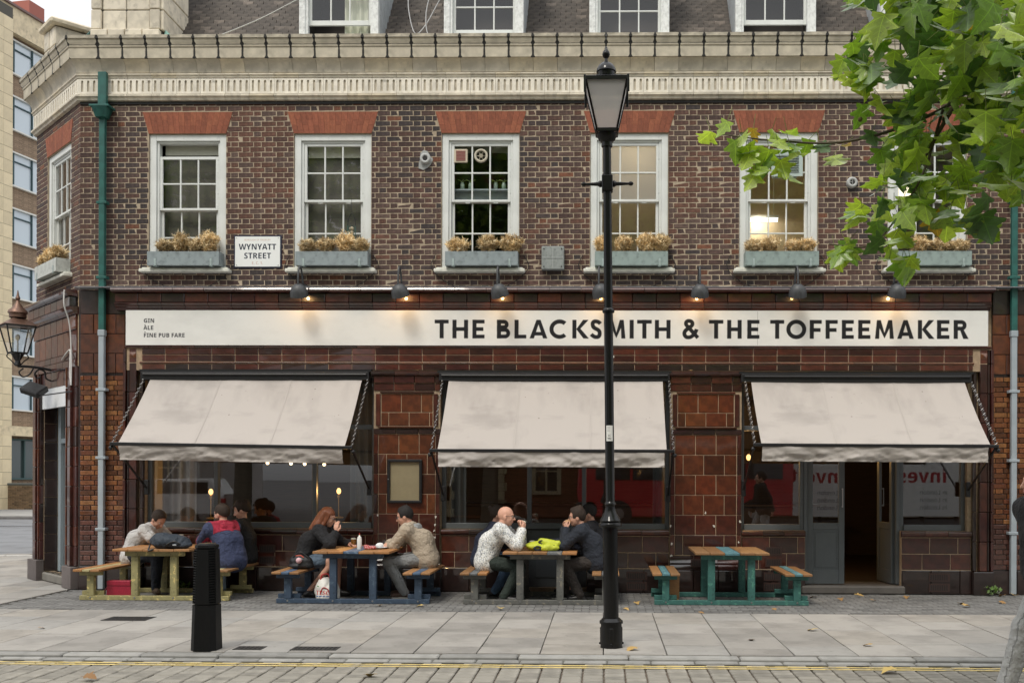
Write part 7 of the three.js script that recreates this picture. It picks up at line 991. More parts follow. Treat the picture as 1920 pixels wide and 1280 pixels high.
  p.userData.frame = undefined; delete p.userData.frame; return { p, HM, N, Hc };
}
const PI = Math.PI, seat = (kz, kx = 0.43, ax = 0.40, y = 0.54) => [{ knee: [kx, y, -kz], ankle: [ax, 0.085, -kz] }, { knee: [kx, y, kz], ankle: [ax, 0.085, kz] }];
const hairBrown = mat([0.035, 0.02, 0.012], { roughness: 0.8, map: 'brickface', rep: 0.05, repY: 0.3 }), hairDark = mat([0.014, 0.011, 0.010], { roughness: 0.8, map: 'brickface', rep: 0.05, repY: 0.3 }), hairRed = mat([0.19, 0.055, 0.018], { roughness: 0.5, map: 'brickface', rep: 0.04, repY: 0.4, bump: 0.004 }), blackShoe = mat([0.014, 0.013, 0.013], { roughness: 0.4 }), soleW = mat([0.55, 0.53, 0.48], { roughness: 0.7 });
// --- olive table
person('man in a pale grey t-shirt leaning over the olive table, looking down', { at: [-6.80, 0.32], turn: -0.12, lean: 0.62, neck: 0.75, headPitch: 0.75, headYaw: -0.35, build: 1.06, sleeve: 0.27, top: cloth([0.47, 0.46, 0.45]), topName: 'tshirt', trousers: cloth([0.022, 0.026, 0.035]), shoes: mat([0.13, 0.085, 0.05], { roughness: 0.8 }), hairMat: hairBrown, hair: { line: 0.045, low: 0.0 }, skin: 1, arms: [{ hand: [0.62, 0.745, 0.05], hint: [0, -0.4, -1], curl: 0.3, dir: [0.8, 0, 0.6] }, { hand: [0.60, 0.745, 0.0], hint: [0.1, -0.5, 1], curl: 0.3, dir: [0.8, 0, -0.6] }], legs: [{ knee: [0.42, 0.52, -0.14], ankle: [0.40, 0.09, -0.14] }, { knee: [0.45, 0.54, 0.14], ankle: [0.46, 0.09, 0.2], toe: [0.56, 0.045, 0.3] }] });
person('man in a red and navy hoodie seen from behind at the olive table', { at: [-5.16, 0.92], turn: PI - 0.55, lean: 0.36, neck: 0.2, headPitch: 0.1, headYaw: 0.15, build: 1.16, loose: 0.008, top: cloth([0.035, 0.045, 0.095]), topName: 'sweatshirt', yoke: cloth([0.36, 0.022, 0.05]), hood: cloth([0.33, 0.02, 0.045]), trousers: cloth([0.20, 0.26, 0.31]), shoes: mat([0.03, 0.03, 0.03]), hairMat: hairBrown, hair: { line: 0.05, low: 0.0 }, beard: mat([0.06, 0.035, 0.02], { roughness: 0.9 }), arms: [{ hand: [0.58, 0.745, 0.02], hint: [-0.2, -0.6, -1], curl: 0.4, dir: [0.6, 0, 0.8] }, { hand: [0.55, 0.745, 0.05], hint: [0, -0.5, 1], curl: 0.4, dir: [0.6, 0, -0.8] }], legs: [{ knee: [0.40, 0.5, -0.2], ankle: [0.3, 0.09, -0.26] }, { knee: [0.42, 0.52, 0.14], ankle: [0.40, 0.09, 0.16] }] });
{ const w = person('woman in a black top with sunglasses pushed up in her hair', { at: [-5.16, 0.28], turn: PI + 0.12, lean: 0.10, neck: 0.2, headPitch: 0.38, female: true, build: 0.92, sleeve: 0.34, top: cloth([0.012, 0.012, 0.013]), trousers: cloth([0.02, 0.02, 0.022]), shoes: blackShoe, hairMat: hairBrown, hair: { line: 0.04, low: -0.01, rough: 0.012, extra: [[[-0.02, 0.10, 0], [-0.09, 0.09, 0], 0.05, 0.045], [[-0.08, 0.05, 0.02], [-0.09, -0.02, 0], 0.05, 0.035], [[0.02, 0.10, 0.03], [0.0, 0.11, -0.03], 0.035, 0.035]] }, arms: [{ hand: [0.27, 0.78, -0.04], hint: [-0.3, -0.6, -0.8], curl: 0.7, dir: [0.9, 0.1, 0.3] }, { hand: [0.30, 0.76, 0.06], hint: [-0.2, -0.6, 0.8], curl: 0.5 }], legs: seat(0.1) }); const g = new MB(); for (const s of [-1, 1]) g.add(new THREE.SphereGeometry(0.024, 10, 8), w.HM.clone().multiply(T(0.085, 0.085, s * 0.03, 0, 0, 0.6, [0.3, 0.9, 1]))); g.build('sunglasses', mat([0.05, 0.03, 0.02], { roughness: 0.1, clearcoat: 1 }), w.p); }
// --- blue table
person('red haired woman in a black top resting her cheek on her hand', { at: [-4.15, 0.78], turn: -0.05, lean: 0.50, neck: 0.5, headPitch: 0.3, female: true, build: 0.97, loose: 0.012, sleeve: 0.9, skin: 1.08, top: cloth([0.012, 0.012, 0.014]), trousers: cloth([0.10, 0.14, 0.19]), shorts: 0.3, shoes: blackShoe, hairMat: hairRed, glasses: true, hair: { open: true, rough: 0.008, extra: [[[-0.03, 0.06, 0.05], [-0.07, -0.12, 0.085], 0.05, 0.05], [[-0.03, 0.06, -0.05], [-0.07, -0.12, -0.085], 0.05, 0.05], [[-0.07, 0.0, 0], [-0.13, -0.2, 0.0], 0.075, 0.07], [[-0.06, -0.1, 0.08], [-0.05, -0.3, 0.10], 0.05, 0.025], [[-0.07, -0.1, -0.08], [-0.10, -0.28, -0.09], 0.05, 0.03], [[0.03, 0.06, 0.06], [0.0, -0.1, 0.088], 0.025, 0.03]] }, arms: [{ hand: [0.58, 0.74, -0.16], hint: [0, -0.6, -1], curl: 0.3, dir: [0.7, 0, 0.7] }, { hand: [0.455, 0.93, 0.10], hint: [0.9, -0.8, 0.5], curl: 0.35, dir: [0.05, 1, -0.08], palm: [0.2, 0, -1], flip: -1 }], legs: [{ knee: [0.42, 0.52, -0.12], ankle: [0.42, 0.09, -0.1] }, { knee: [0.42, 0.50, 0.10], ankle: [0.10, 0.10, 0.16], toe: [0.2, 0.05, 0.18] }] });
person('man in a beige hooded jacket with arms folded on the blue table', { at: [-2.46, 0.80], turn: PI, lean: 0.50, hipY: 0.55, neck: 0.5, headPitch: 0.28, build: 1.12, loose: 0.014, top: cloth([0.40, 0.33, 0.25]), topName: 'jacket', hood: cloth([0.30, 0.31, 0.31]), trousers: cloth([0.22, 0.225, 0.225]), shoes: mat([0.06, 0.03, 0.02], { roughness: 0.5 }), sole: soleW, hairMat: hairDark, glasses: true, hair: { line: 0.05, low: -0.01, extra: [[[0.03, 0.10, 0], [-0.05, 0.11, 0], 0.035, 0.035]] }, arms: [{ hand: [0.50, 0.745, 0.06], hint: [0.3, -0.7, -0.8], curl: 0.4, dir: [0.3, 0, 1] }, { hand: [0.52, 0.75, -0.02], hint: [0.2, -0.7, 0.8], curl: 0.4, dir: [0.3, 0, -1] }], legs: [{ knee: [0.50, 0.50, -0.14], ankle: [0.27, 0.09, -0.16], toe: [0.42, 0.045, -0.16] }, { knee: [0.48, 0.52, 0.12], ankle: [0.34, 0.09, 0.12] }] });
// --- grey table
const floral = canvasTex(512, 512, (g, w, h) => { const R = rngOf(31); g.fillStyle = '#dadad6'; g.fillRect(0, 0, w, h); for (let k = 0; k < 900; k++) { const x = R() * w, y = R() * h, c = ['#6d7480', '#8b8f96', '#4d5560', '#a59a8a', '#b9bbbd', '#6b6f63'][Math.floor(R() * 6)]; g.fillStyle = c; for (let q = 0; q < 4; q++) { g.beginPath(); g.ellipse(x + (R() - 0.5) * 16, y + (R() - 0.5) * 16, 2 + R() * 5, 1 + R() * 3, R() * 6, 0, 7); g.fill(); } } }); floral.wrapS = floral.wrapT = THREE.RepeatWrapping; floral.repeat.set(2.2, 2.2);
person('bald man in a pale floral shirt eating at the grey table', { at: [-1.58, 1.12], turn: 0.0, lean: 0.44, hipY: 0.55, neck: 0.4, headPitch: 0.12, build: 1.04, loose: 0.012, sleeve: 0.93, skin: 1.12, top: new THREE.MeshPhysicalMaterial({ map: floral, roughness: 0.85 }), trousers: cloth([0.022, 0.032, 0.026]), shoes: blackShoe, glasses: true, hairMat: mat([0.4, 0.28, 0.22], { roughness: 0.8 }), arms: [{ hand: [0.47, 1.0, -0.06], hint: [0.2, -1, -0.5], curl: 0.9, dir: [0.1, 1, 0.3], palm: [-0.6, 0, 0.6] }, { hand: [0.50, 0.99, 0.10], hint: [0.3, -1, 0.4], curl: 0.9, dir: [0.25, 1, -0.25], palm: [-0.7, 0.2, -0.5] }], legs: [{ knee: [0.42, 0.50, -0.12], ankle: [0.30, 0.09, -0.14] }, { knee: [0.46, 0.47, 0.13], ankle: [0.26, 0.09, 0.20], toe: [0.42, 0.045, 0.21] }] });
person('woman in a navy top and jeans sitting behind the bald man', { at: [-1.72, 0.52], turn: 0.0, lean: 0.40, neck: 0.35, headPitch: 0.25, female: true, build: 0.95, loose: 0.01, top: cloth([0.018, 0.023, 0.045]), trousers: cloth([0.10, 0.17, 0.27]), shoes: blackShoe, hairMat: hairBrown, hair: { line: 0.04, low: -0.02, rough: 0.006, extra: [[[-0.1, 0.05, 0], [-0.13, 0.07, 0], 0.05, 0.04]] }, arms: [{ hand: [0.55, 0.745, -0.1], hint: [0, -0.6, -1], curl: 0.4 }, { hand: [0.55, 0.75, 0.12], hint: [0, -0.6, 1], curl: 0.4 }], legs: [{ knee: [0.46, 0.53, -0.1], ankle: [0.5, 0.09, -0.1] }, { knee: [0.42, 0.5, 0.12], ankle: [0.22, 0.10, 0.2] }] });
person('man in a dark navy jumper raising food to his mouth', { at: [-0.10, 1.0], turn: PI, lean: 0.40, neck: 0.45, headPitch: 0.1, build: 1.12, loose: 0.012, sleeve: 0.95, top: cloth([0.018, 0.022, 0.032]), topName: 'jumper', trousers: cloth([0.035, 0.028, 0.024]), shoes: blackShoe, sole: soleW, hairMat: hairBrown, glasses: true, hair: { line: 0.055, low: -0.015, rough: 0.008, extra: [[[0.05, 0.10, 0], [-0.05, 0.12, 0], 0.035, 0.04]] }, arms: [{ hand: [0.40, 0.99, -0.08], hint: [0.2, -1, -0.5], curl: 0.9, dir: [0.1, 1, 0.35], palm: [-0.6, 0.1, 0.6] }, { hand: [0.42, 1.0, 0.05], hint: [0.3, -1, 0.5], curl: 0.9, dir: [0.05, 1, -0.3], palm: [-0.6, 0.1, -0.6] }], legs: [{ knee: [0.42, 0.50, -0.16], ankle: [0.20, 0.09, -0.2], toe: [0.35, 0.045, -0.2] }, { knee: [0.44, 0.52, 0.1], ankle: [0.42, 0.09, 0.1] }] });
person('person in dark clothes and pale soled shoes behind the man in navy', { at: [-0.02, 0.42], turn: PI, lean: 0.3, neck: 0.3, headPitch: 0.2, build: 1.0, loose: 0.01, top: cloth([0.02, 0.02, 0.025]), trousers: cloth([0.03, 0.03, 0.035]), shorts: 0.85, shoes: blackShoe, sole: soleW, hairMat: hairDark, hair: { line: 0.05, low: -0.01 }, arms: [{ hand: [0.5, 0.75, -0.1], hint: [0, -0.6, -1], curl: 0.4 }, { hand: [0.5, 0.75, 0.1], hint: [0, -0.6, 1], curl: 0.4 }], legs: [{ knee: [0.44, 0.53, -0.12], ankle: [0.46, 0.09, -0.12] }, { knee: [0.44, 0.53, 0.12], ankle: [0.5, 0.09, 0.12] }] });
// --- passer-by
person('passer-by in a black jacket and pale grey trousers walking past', { at: [3.46, 6.85], turn: PI, hipY: 1.0, lean: 0.08, neck: 0.2, headPitch: 0.02, head: 1.03, build: 1.1, loose: 0.02, top: cloth([0.014, 0.014, 0.015]), topName: 'jacket', trousers: cloth([0.36, 0.36, 0.35]), flare: 0.01, shoes: blackShoe, hairMat: hairDark, hair: { line: 0.05, low: -0.01 }, arms: [{ hand: [0.22, 0.95, -0.26], hint: [-1, -0.2, -0.3], curl: 0.6 }, { hand: [-0.16, 0.92, 0.26], hint: [-1, 0, 0.3], curl: 0.6 }], legs: [{ knee: [0.22, 0.55, -0.1], ankle: [0.34, 0.11, -0.1], toe: [0.48, 0.07, -0.1] }, { knee: [-0.02, 0.53, 0.1], ankle: [-0.32, 0.14, 0.1], toe: [-0.2, 0.05, 0.1] }] });
// ================================================================ things on and under the tables
const glassM = mat([0.95, 0.97, 0.97], { transmission: 1, thickness: 0, roughness: 0, ior: 1.6 }), TT = 0.703;
function pint(x, z, fill, label, beer = [0.35, 0.15, 0.02], h = 0.15) { const t = thing('beer_glass', label, 'glass', [x, TT, z]); new MB().lathe([[0.001, 0.004], [0.028, 0.004], [0.03, 0.0], [0.033, 0.02], [0.042, h]], 0, 0, 0, 20).build('glass', glassM, t, false); if (fill) { new MB().lathe([[0.001, 0.008], [0.029, 0.008], [0.030 + 0.010 * fill, h * fill], [0.001, h * fill]], 0, 0, 0, 18).build('beer', mat(beer, { roughness: 0.15, transmission: 0.3 }), t); new MB().lathe([[0.001, h * fill], [0.030 + 0.010 * fill, h * fill], [0.030 + 0.010 * fill, h * fill + 0.012], [0.001, h * fill + 0.012]], 0, 0.0005, 0, 18).build('foam', mat([0.7, 0.66, 0.55]), t); } return t; }
pint(-6.23, 0.72, 0.12, 'nearly empty pint glass with foam, beside the rucksack'); pint(-6.10, 0.55, 0.0, 'empty pint glass in the middle of the olive table'); pint(-6.0, 0.60, 0.92, 'full pint of amber beer on the olive table'); pint(-5.85, 0.75, 0.3, 'pint glass a third full of pale beer on the olive table', [0.55, 0.33, 0.05]); pint(-5.62, 0.62, 0.5, 'half full dark pint on the olive table', [0.10, 0.04, 0.02]);
pint(-3.50, 0.72, 0.7, 'pint of beer on the blue table behind the squeeze bottle'); pint(-3.05, 0.75, 0, 'empty tumbler on the blue table by the plate', undefined, 0.1); pint(-2.98, 0.68, 0, 'empty tumbler on the blue table by the folded arms', undefined, 0.11); pint(-0.98, 0.85, 0.75, 'glass of beer with foam behind the yellow jacket', [0.30, 0.13, 0.03], 0.12);
const soft = (name, label, cat, pos, prims, m, o = {}) => { const t = thing(name, label, cat, pos, o.turn ?? 0); mesh(o.part ?? 'body', nets(prims, o.cell ?? 0.008, o.k ?? 0.03, { fold: o.fold ?? 0.01, clip: o.clip }), m, t); return t; };
{ const b = soft('rucksack', 'blue grey rucksack lying on the olive table', 'rucksack', [-5.9, TT, 1.18], [ellip([0, 0.09, 0], [0.27, 0.10, 0.14]), ellip([-0.1, 0.10, 0], [0.16, 0.11, 0.13]), ellip([0.2, 0.05, 0.03], [0.12, 0.05, 0.1])], cloth([0.018, 0.027, 0.04], { roughness: 0.7 }), { fold: 0.02 }); new MB().tube([[0.02, 0.06, 0.15], [0.12, 0.10, 0.16], [0.2, 0.07, 0.14]], 0.012, 16, 6).tube([[-0.22, 0.05, 0.12], [-0.2, -0.02, 0.2], [-0.14, 0.0, 0.19]], 0.012, 14, 6).build('strap', M.black, b); at(mesh('buckle', chbox(0.05, 0.018, 0.012, 0.003), mat([0.4, 0.42, 0.44]), b), 0.13, 0.055, 0.155); }
soft('dark_bag', 'small black bag standing on the olive table behind the glasses', 'bag', [-5.72, TT, 0.45], [ellip([0, 0.08, 0], [0.12, 0.09, 0.08]), ellip([0.06, 0.06, 0], [0.1, 0.06, 0.07])], cloth([0.012, 0.012, 0.013]), { fold: 0.02 });
{ const h = thing('handbag', 'crimson leather handbag on the ground by the olive table', 'handbag', [-6.60, 0, 1.12], -0.05), rm = mat([0.30, 0.012, 0.035], { roughness: 0.45, map: 'grain', rep: 0.1, bump: 0.001 }); const sh = new THREE.Shape([[-0.17, 0], [0.17, 0], [0.155, 0.23], [-0.155, 0.23]].map((q) => new THREE.Vector2(...q))); mesh('body', metreUV(plainGeo(new THREE.ExtrudeGeometry(sh, { depth: 0.09, bevelEnabled: true, bevelSize: 0.012, bevelThickness: 0.012, bevelSegments: 2 }).translate(0, 0.013, -0.045))), rm, h); mesh('flap', new MB().span(-0.165, 0.165, 0.19, 0.252, 0.058, 0.066, 0.003).geo(), rm, h); new MB().tube([[-0.165, 0.2, 0], [-0.22, 0.1, 0.03], [-0.25, 0.02, 0.05], [-0.2, 0.012, 0.08]], 0.008, 20, 6).tube([[0.165, 0.2, 0], [0.24, 0.06, 0.03], [0.32, 0.012, 0.05], [0.25, 0.012, 0.09]], 0.008, 20, 6).build('strap', rm, h); }
{ const b = soft('handbag', 'black handbag with a pink pompom on the blue table bench', 'handbag', [-4.12, 0.428, 1.12], [ellip([0, 0.09, 0], [0.16, 0.10, 0.08]), ellip([0, 0.04, 0], [0.18, 0.045, 0.09])], mat([0.014, 0.014, 0.015], { roughness: 0.4 }), { fold: 0.012, clip: (x, y) => 0.005 - y }); new MB().tube([[-0.1, 0.16, 0.05], [0, 0.23, 0.04], [0.12, 0.15, 0.05]], 0.008, 16, 6).build('handle', M.black, b); mesh('pompom', new THREE.IcosahedronGeometry(0.04, 3).translate(0.0, 0.12, 0.10), mat([0.62, 0.40, 0.42], { roughness: 1 }), b); mesh('charm', new MB().tube([[-0.05, 0.18, 0.075], [0.02, 0.185, 0.08], [0.06, 0.16, 0.08]], 0.008, 12, 6).geo(), mat([0.45, 0.08, 0.05]), b); }
{ // carrier bag
  const t = canvasTex(256, 256, (g, w, h) => { g.fillStyle = '#d9d7d0'; g.fillRect(0, 0, w, h); g.fillStyle = '#c2302c'; g.font = 'bold 58px serif'; g.textAlign = 'center'; g.fillText('TESCO', w / 2, 178); g.fillStyle = '#2b4c8c'; for (let k = 0; k < 5; k++) { g.beginPath(); g.moveTo(34 + k * 38, 188); g.lineTo(64 + k * 38, 188); g.lineTo(56 + k * 38, 198); g.lineTo(26 + k * 38, 198); g.fill(); } g.fillStyle = '#c2302c'; g.fillRect(60, 0, 30, 16); g.fillRect(150, 0, 30, 16); g.fillStyle = '#4f8a4a'; g.fillRect(40, 90, 24, 10); });
  const b = thing('carrier_bag', 'white plastic carrier bag with red lettering under the blue table', 'carrier bag', [-3.72, 0, 1.26]), g = nets([ellip([0, 0.14, 0], [0.165, 0.16, 0.12]), ellip([0, 0.06, 0], [0.155, 0.075, 0.12]), capsule([-0.06, 0.27, 0], [0.07, 0.28, 0], 0.05, 0.05)], 0.008, 0.05, { fold: 0.018, clip: (x, y) => 0.003 - y }); faceUV(g, -0.17, 0.17, 0, 0.34); mesh('bag', g, new THREE.MeshPhysicalMaterial({ map: t, roughness: 0.4, side: THREE.DoubleSide }), b);
  const red = mat([0.45, 0.03, 0.03], { roughness: 0.4 }); new MB().tube([[-0.08, 0.29, 0.04], [-0.06, 0.36, 0.03], [0.02, 0.37, 0.02], [0.05, 0.30, 0.03]], 0.012, 20, 6).build('handle', red, b); new MB().tube([[-0.06, 0.12, 0.118], [-0.02, 0.2, 0.128], [0.04, 0.18, 0.13], [0.07, 0.10, 0.12]], 0.008, 20, 5).build('handle', red, b); }
{ const b = thing('squeeze_bottle', 'white squeeze sauce bottle with a red tip on the blue table', 'bottle', [-3.30, TT, 1.2]); new MB().lathe([[0.001, 0], [0.031, 0], [0.032, 0.01], [0.032, 0.14], [0.026, 0.155], [0.026, 0.165], [0.012, 0.175], [0.004, 0.20]], 0, 0, 0, 20).build('bottle', mat([0.74, 0.73, 0.68], { roughness: 0.35 }), b); mesh('tip', new MB().lathe([[0.007, 0.19], [0.004, 0.215], [0.001, 0.218]], 0, 0, 0, 10).geo(), mat([0.45, 0.04, 0.02]), b); }
{ const p = thing('plate', 'white enamel plate with scraps on the blue table', 'plate', [-3.08, TT, 1.05]); new MB().lathe([[0.001, 0.002], [0.09, 0.002], [0.13, 0.018], [0.132, 0.02], [0.09, 0.008], [0.001, 0.008]], 0, 0, 0, 28).build('dish', mat([0.62, 0.66, 0.70], { roughness: 0.25 }), p); soft('food_paper', 'red checked paper tray with crumpled wrapping beside the plate', 'food tray', [-3.16, TT, 1.22], [ellip([0, 0.02, 0], [0.09, 0.025, 0.06]), ellip([-0.05, 0.045, 0], [0.035, 0.02, 0.04])], (() => { const t = canvasTex(64, 64, (g) => { g.fillStyle = '#cfc8c0'; g.fillRect(0, 0, 64, 64); g.fillStyle = '#a01c20'; for (let i = 0; i < 8; i++) for (let j = 0; j < 8; j++) if ((i + j) % 2 || i % 2) g.fillRect(i * 8, j * 8, 8, 8); }); t.wrapS = t.wrapT = THREE.RepeatWrapping; t.repeat.set(12, 12); return new THREE.MeshPhysicalMaterial({ map: t, roughness: 0.7 }); })(), { cell: 0.006, fold: 0.02 }); soft('napkin', 'crumpled white napkin on the plate', 'napkin', [-3.06, TT + 0.01, 1.08], [ellip([0, 0.03, 0], [0.05, 0.035, 0.04])], mat([0.75, 0.75, 0.74]), { cell: 0.006, fold: 0.03 }); }
{ // jackets on the grey table
  const lime = mat([0.46, 0.50, 0.035], { roughness: 0.6, map: 'weave', rep: 0.1 }), j = soft('lime_jacket', 'crumpled lime yellow jacket on the grey table', 'jacket', [-0.80, TT, 1.22], [ellip([-0.12, 0.055, 0], [0.13, 0.06, 0.12]), ellip([0.1, 0.04, 0.05], [0.12, 0.045, 0.09]), capsule([-0.02, 0.11, 0.0], [0.2, 0.085, 0.02], 0.05, 0.04), capsule([0.02, 0.035, 0.12], [0.1, 0.05, 0.1], 0.035, 0.04)], lime, { fold: 0.022, k: 0.02, clip: (x, y) => 0.002 - y }); for (const [x, y, z, s, ry] of [[-0.02, 0.112, 0.048, 0.038, 0.3], [-0.07, 0.035, 0.125, 0.045, 0.1], [0.13, 0.055, 0.10, 0.035, -0.3]]) mesh('lining', new THREE.TorusGeometry(s * 0.7, s * 0.32, 8, 16).applyMatrix4(T(x, y, z, 0, ry, 0, [1.3, 0.75, 0.5])), mat([0.015, 0.02, 0.03]), j);
  soft('dark_jacket', 'dark navy jacket heaped behind the lime jacket', 'jacket', [-0.55, TT, 0.98], [ellip([0, 0.06, 0], [0.24, 0.08, 0.18]), ellip([0.12, 0.05, 0.1], [0.14, 0.06, 0.1])], cloth([0.014, 0.018, 0.035]), { fold: 0.025, clip: (x, y) => 0.002 - y });
  const bread = mat([0.5, 0.32, 0.14], { roughness: 0.9, map: 'brickface', rep: 0.05 }); soft('sandwich', 'bread roll held by the bald man', 'food', [-1.09, 1.075, 1.14], [ellip([0, 0, 0], [0.045, 0.025, 0.04])], mat([0.65, 0.58, 0.45], { roughness: 0.9 }), { cell: 0.005, fold: 0.006 }); soft('sandwich', 'browned roll held to the mouth of the man in navy', 'food', [-0.475, 1.075, 1.01], [ellip([0, 0, 0], [0.045, 0.03, 0.045])], bread, { cell: 0.005, fold: 0.006 });
}
{ // fallen leaves and small weeds
  const R = rngOf(909), dry = [[0.42, 0.27, 0.09], [0.30, 0.17, 0.06], [0.50, 0.36, 0.12], [0.22, 0.12, 0.05]].map((c) => mat(c, { roughness: 0.9, side: THREE.DoubleSide }));
  const put = (x, z, s, k, y = 0.006) => { const l = mesh('fallen_leaf', leaves[Math.floor(R() * 5)], dry[k ?? Math.floor(R() * 4)]); tag(l, y < 0 ? 'dry plane leaf lying on the setts of the road' : z > 2.2 ? 'dry plane leaf lying on the large paving slabs' : x > 2.8 ? 'dry plane leaf on the paving blocks near the pub door' : 'dry plane leaf on the paving blocks among the picnic tables', 'leaf', 'fallen leaves'); l.position.set(x, y + s * 0.16, z); l.rotation.set(-PI / 2 + (R() - 0.5) * 0.25, 0, R() * 6.28); l.scale.setScalar(s); };
  for (const [x, z, s, k] of [[-1.28, 2.05, 0.11, 2], [0.45, 1.3, 0.1, 0], [0.28, 1.9, 0.09, 0], [0.32, 4.85, 0.13, 0], [2.35, 3.6, 0.12, 2], [2.7, 4.6, 0.1, 0], [3.0, 0.55, 0.12, 1], [3.3, 0.75, 0.1, 1], [3.6, 0.4, 0.13, 0], [3.7, 0.9, 0.09, 1], [4.3, 0.5, 0.11, 1], [4.8, 1.2, 0.11, 0], [4.75, 1.5, 0.12, 0], [5.4, 1.0, 0.1, 1], [5.9, 0.3, 0.12, 0], [6.05, 0.35, 0.12, 2], [5.75, 0.28, 0.11, 1], [1.2, 2.2, 0.08, 1], [2.2, 1.8, 0.07, 1], [-2.9, 1.75, 0.09, 0], [-2.35, 1.7, 0.1, 2], [-6.2, 3.8, 0.08, 1], [1.0, 0.9, 0.1, 0], [1.55, 4.3, 0.08, 3]]) put(x, z, s, k);
  put(2.62, 5.72, 0.17, 2, -0.03); put(-2.0, 6.1, 0.12, 2, -0.03); put(-4.4, 6.3, 0.13, 3, -0.03);
  const weed = (x, z, label) => { const w = thing('weed', label, 'weed', [x, 0, z]), L = []; for (let i = 0; i < 40; i++) { const a = R() * 6.28, q = R() * 0.13; L.push(T(Math.cos(a) * q, 0.02 + R() * 0.10, Math.sin(a) * q, 0.6 + R(), R() * 6.28, 0, 0.03 + R() * 0.03)); } many('leaves', leaves[2], leafMats[1], L, w); new MB().rod([0, 0, 0], [0.01, 0.1, 0], 0.004).build('stem', twigM, w); };
  weed(5.62, 0.2, 'small green weed at the foot of the tiled wall by the far pipe'); weed(-6.15, 0.16, 'small green weed under the olive table by the wall');
}
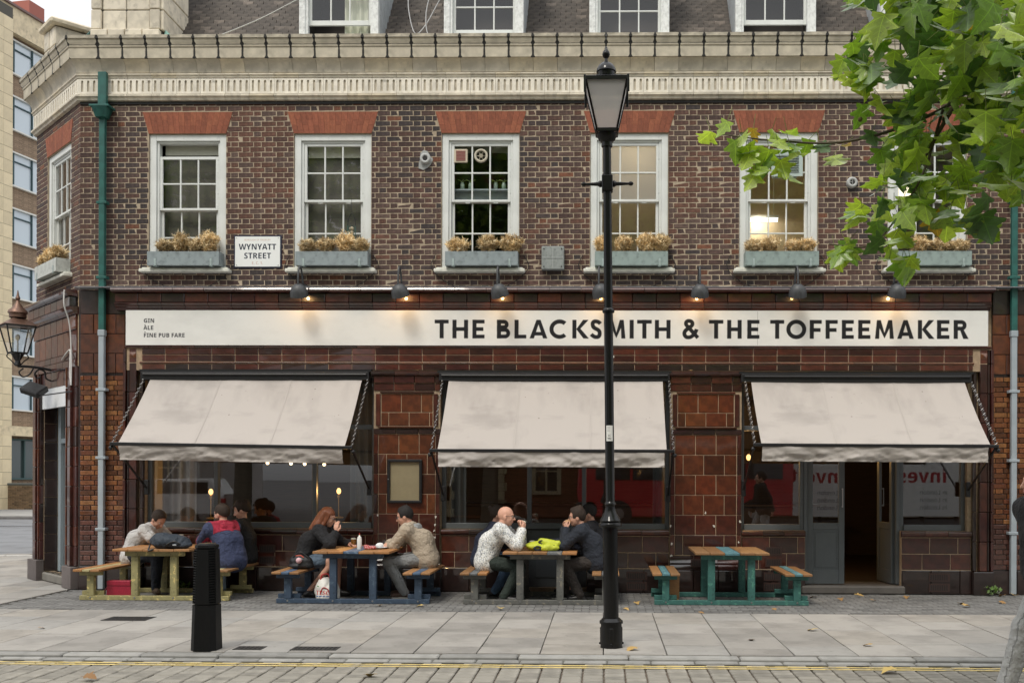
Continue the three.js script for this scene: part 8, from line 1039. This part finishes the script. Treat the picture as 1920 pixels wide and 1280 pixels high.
{ // lights inside the bar
  const warm = new THREE.Color(1, 0.55, 0.18); const lamp = (x, y, z, I, label, stand) => { const l = thing('filament_lamp', label, 'lamp', [x, y, z]); mesh('bulb', new THREE.SphereGeometry(0.034, 14, 10).scale(1, 1.4, 1), new THREE.MeshStandardMaterial({ color: 0x201408, emissive: warm, emissiveIntensity: 2.2 }), l); if (stand) { new MB().rod([0, -0.05, 0], [0, -0.10, 0], 0.018).rod([0, -0.1, 0], [0, -0.40, 0], 0.008).lathe([[0.001, -0.42], [0.07, -0.42], [0.07, -0.40], [0.01, -0.39]], 0, 0, 0, 16).build('stand', M.brass, l); } else new MB().rod([0, 0.045, 0], [0, 0.09, 0], 0.016).rod([0, 0.09, 0], [0, 3.28 - y, 0], 0.003).build('flex', M.black, l); const p = new THREE.PointLight(warm, I, 0, 2); p.castShadow = true; l.add(p); };
  lamp(-6.10, 1.44, -0.75, 0.9, 'glowing filament lamp behind the glass near the left curtain', true); lamp(-4.10, 1.46, -0.75, 0.9, 'glowing filament lamp behind the red haired woman', true); lamp(2.22, 2.0, -0.6, 1.6, 'glowing filament bulb hung inside beside the door', false); lamp(3.62, 2.05, -1.6, 0.7, 'glowing filament bulb hung inside the open doorway', false);
  [-5.13, -4.77, -4.56, -4.26].forEach((x, i) => { const l = thing('string_bulb', 'small lit globe bulb of the string under the corner awning', 'bulb', [x, 1.888 - i * 0.006, -0.5], 0, 'string of globe bulbs'); mesh('globe', new THREE.SphereGeometry(0.026, 12, 8), new THREE.MeshStandardMaterial({ color: 0x40301c, emissive: new THREE.Color(1, 0.72, 0.38), emissiveIntensity: 3.5 }), l); new MB().rod([0, 0.024, 0], [0, 0.055, 0], 0.012).rod([0, 0.055, 0], [0, 1.3, 0], 0.003).build('flex', M.black, l); const p = new THREE.PointLight(new THREE.Color(1, 0.7, 0.35), 0.06); l.add(p); });
  // rooms upstairs with their lights on
  const tube = thing('strip_light', 'bright strip light in the lit room behind the louvred vent', 'light', [2.44, 5.77, -1.2]); mesh('tube', new THREE.CylinderGeometry(0.03, 0.03, 0.62, 10).rotateZ(PI / 2), new THREE.MeshStandardMaterial({ color: 0xffffff, emissive: new THREE.Color(1, 0.95, 0.82), emissiveIntensity: 2 }), tube); new MB().span(-0.33, 0.33, 0.032, 0.07, -0.035, 0.035).build('batten', M.white, tube); new MB().rod([-0.25, 0.07, 0], [-0.25, 1.3, 0], 0.006).rod([0.25, 0.07, 0], [0.25, 1.3, 0], 0.006).build('hanger', M.white, tube); const tp = new THREE.PointLight(new THREE.Color(1, 0.88, 0.68), 0.4); tp.position.set(0, -0.05, 0.05); tube.add(tp);
  const g2 = thing('globe_light', 'round glowing lamp behind the leaf covered window', 'light', [4.55, 6.1, -0.7]); mesh('globe', new THREE.SphereGeometry(0.16, 20, 14), new THREE.MeshStandardMaterial({ color: 0xffffff, emissive: new THREE.Color(1, 0.86, 0.6), emissiveIntensity: 1.3 }), g2); new MB().rod([0, 0.155, 0], [0, 0.98, 0], 0.006).build('flex', M.black, g2);
  const g3 = thing('ceiling_light', 'small ceiling lamp in the room behind the frosted panes', 'light', [0.5, 6.98, -0.9]); mesh('bowl', new THREE.SphereGeometry(0.12, 16, 10).scale(1, 0.5, 1), new THREE.MeshStandardMaterial({ color: 0xffffff, emissive: new THREE.Color(1, 0.88, 0.62), emissiveIntensity: 2 }), g3); new MB().rod([0, 0.055, 0], [0, 0.11, 0], 0.05).build('rose', M.white, g3); const p3 = new THREE.PointLight(new THREE.Color(1, 0.9, 0.74), 0.4); p3.position.y = -0.075; g3.add(p3);
  for (const x of [-2.12, -2.0, -1.62, -1.5]) { const j = thing('glass_jar', 'glass jar with a green sprig on the kitchen shelf', 'jar', [x, 5.976, -0.235], 0, 'jars on the kitchen shelf'); new MB().lathe([[0.001, 0.002], [0.03, 0.002], [0.032, 0.01], [0.032, 0.08], [0.022, 0.1], [0.024, 0.11]], 0, 0, 0, 14).build('jar', mat([0.45, 0.6, 0.5], { roughness: 0.2, transmission: 0.4 }), j); for (let k = 0; k < 5; k++) new MB().tube([[0, 0.05, 0], [Math.cos(k * 1.3) * 0.02, 0.13, Math.sin(k * 1.3) * 0.02], [Math.cos(k * 1.3) * 0.08, 0.15, Math.sin(k * 1.3) * 0.03]], 0.004, 8, 4).build('sprig', leafMats[2], j); }
  const f = thing('bird_feeder', 'wire bird feeder hanging outside the second sash window', 'bird feeder', [-3.72, 5.12, 0.02]); for (let k = 0; k < 8; k++) new MB().rod([Math.cos(k * 0.785) * 0.06, 0, Math.sin(k * 0.785) * 0.06], [Math.cos(k * 0.785) * 0.06, 0.26, Math.sin(k * 0.785) * 0.06], 0.003, 0.003, 5).build('wire', M.greenPipe, f); new MB().tube([[-0.06, 0.26, 0], [-0.04, 0.38, 0], [0, 0.44, 0], [0.04, 0.38, 0], [0.06, 0.26, 0]], 0.005, 20, 5).build('hook', M.black, f); for (let k = 0; k < 4; k++) mesh('fat_ball', new THREE.IcosahedronGeometry(0.033, 2).translate(0, 0.035 + k * 0.06, 0), mat([0.4, 0.34, 0.24], { roughness: 1 }), f); new MB().rod([0, 0.44, 0], [0, 0.66, 0], 0.003).build('cord', M.black, f);
}
renderer.render(scene, camera);
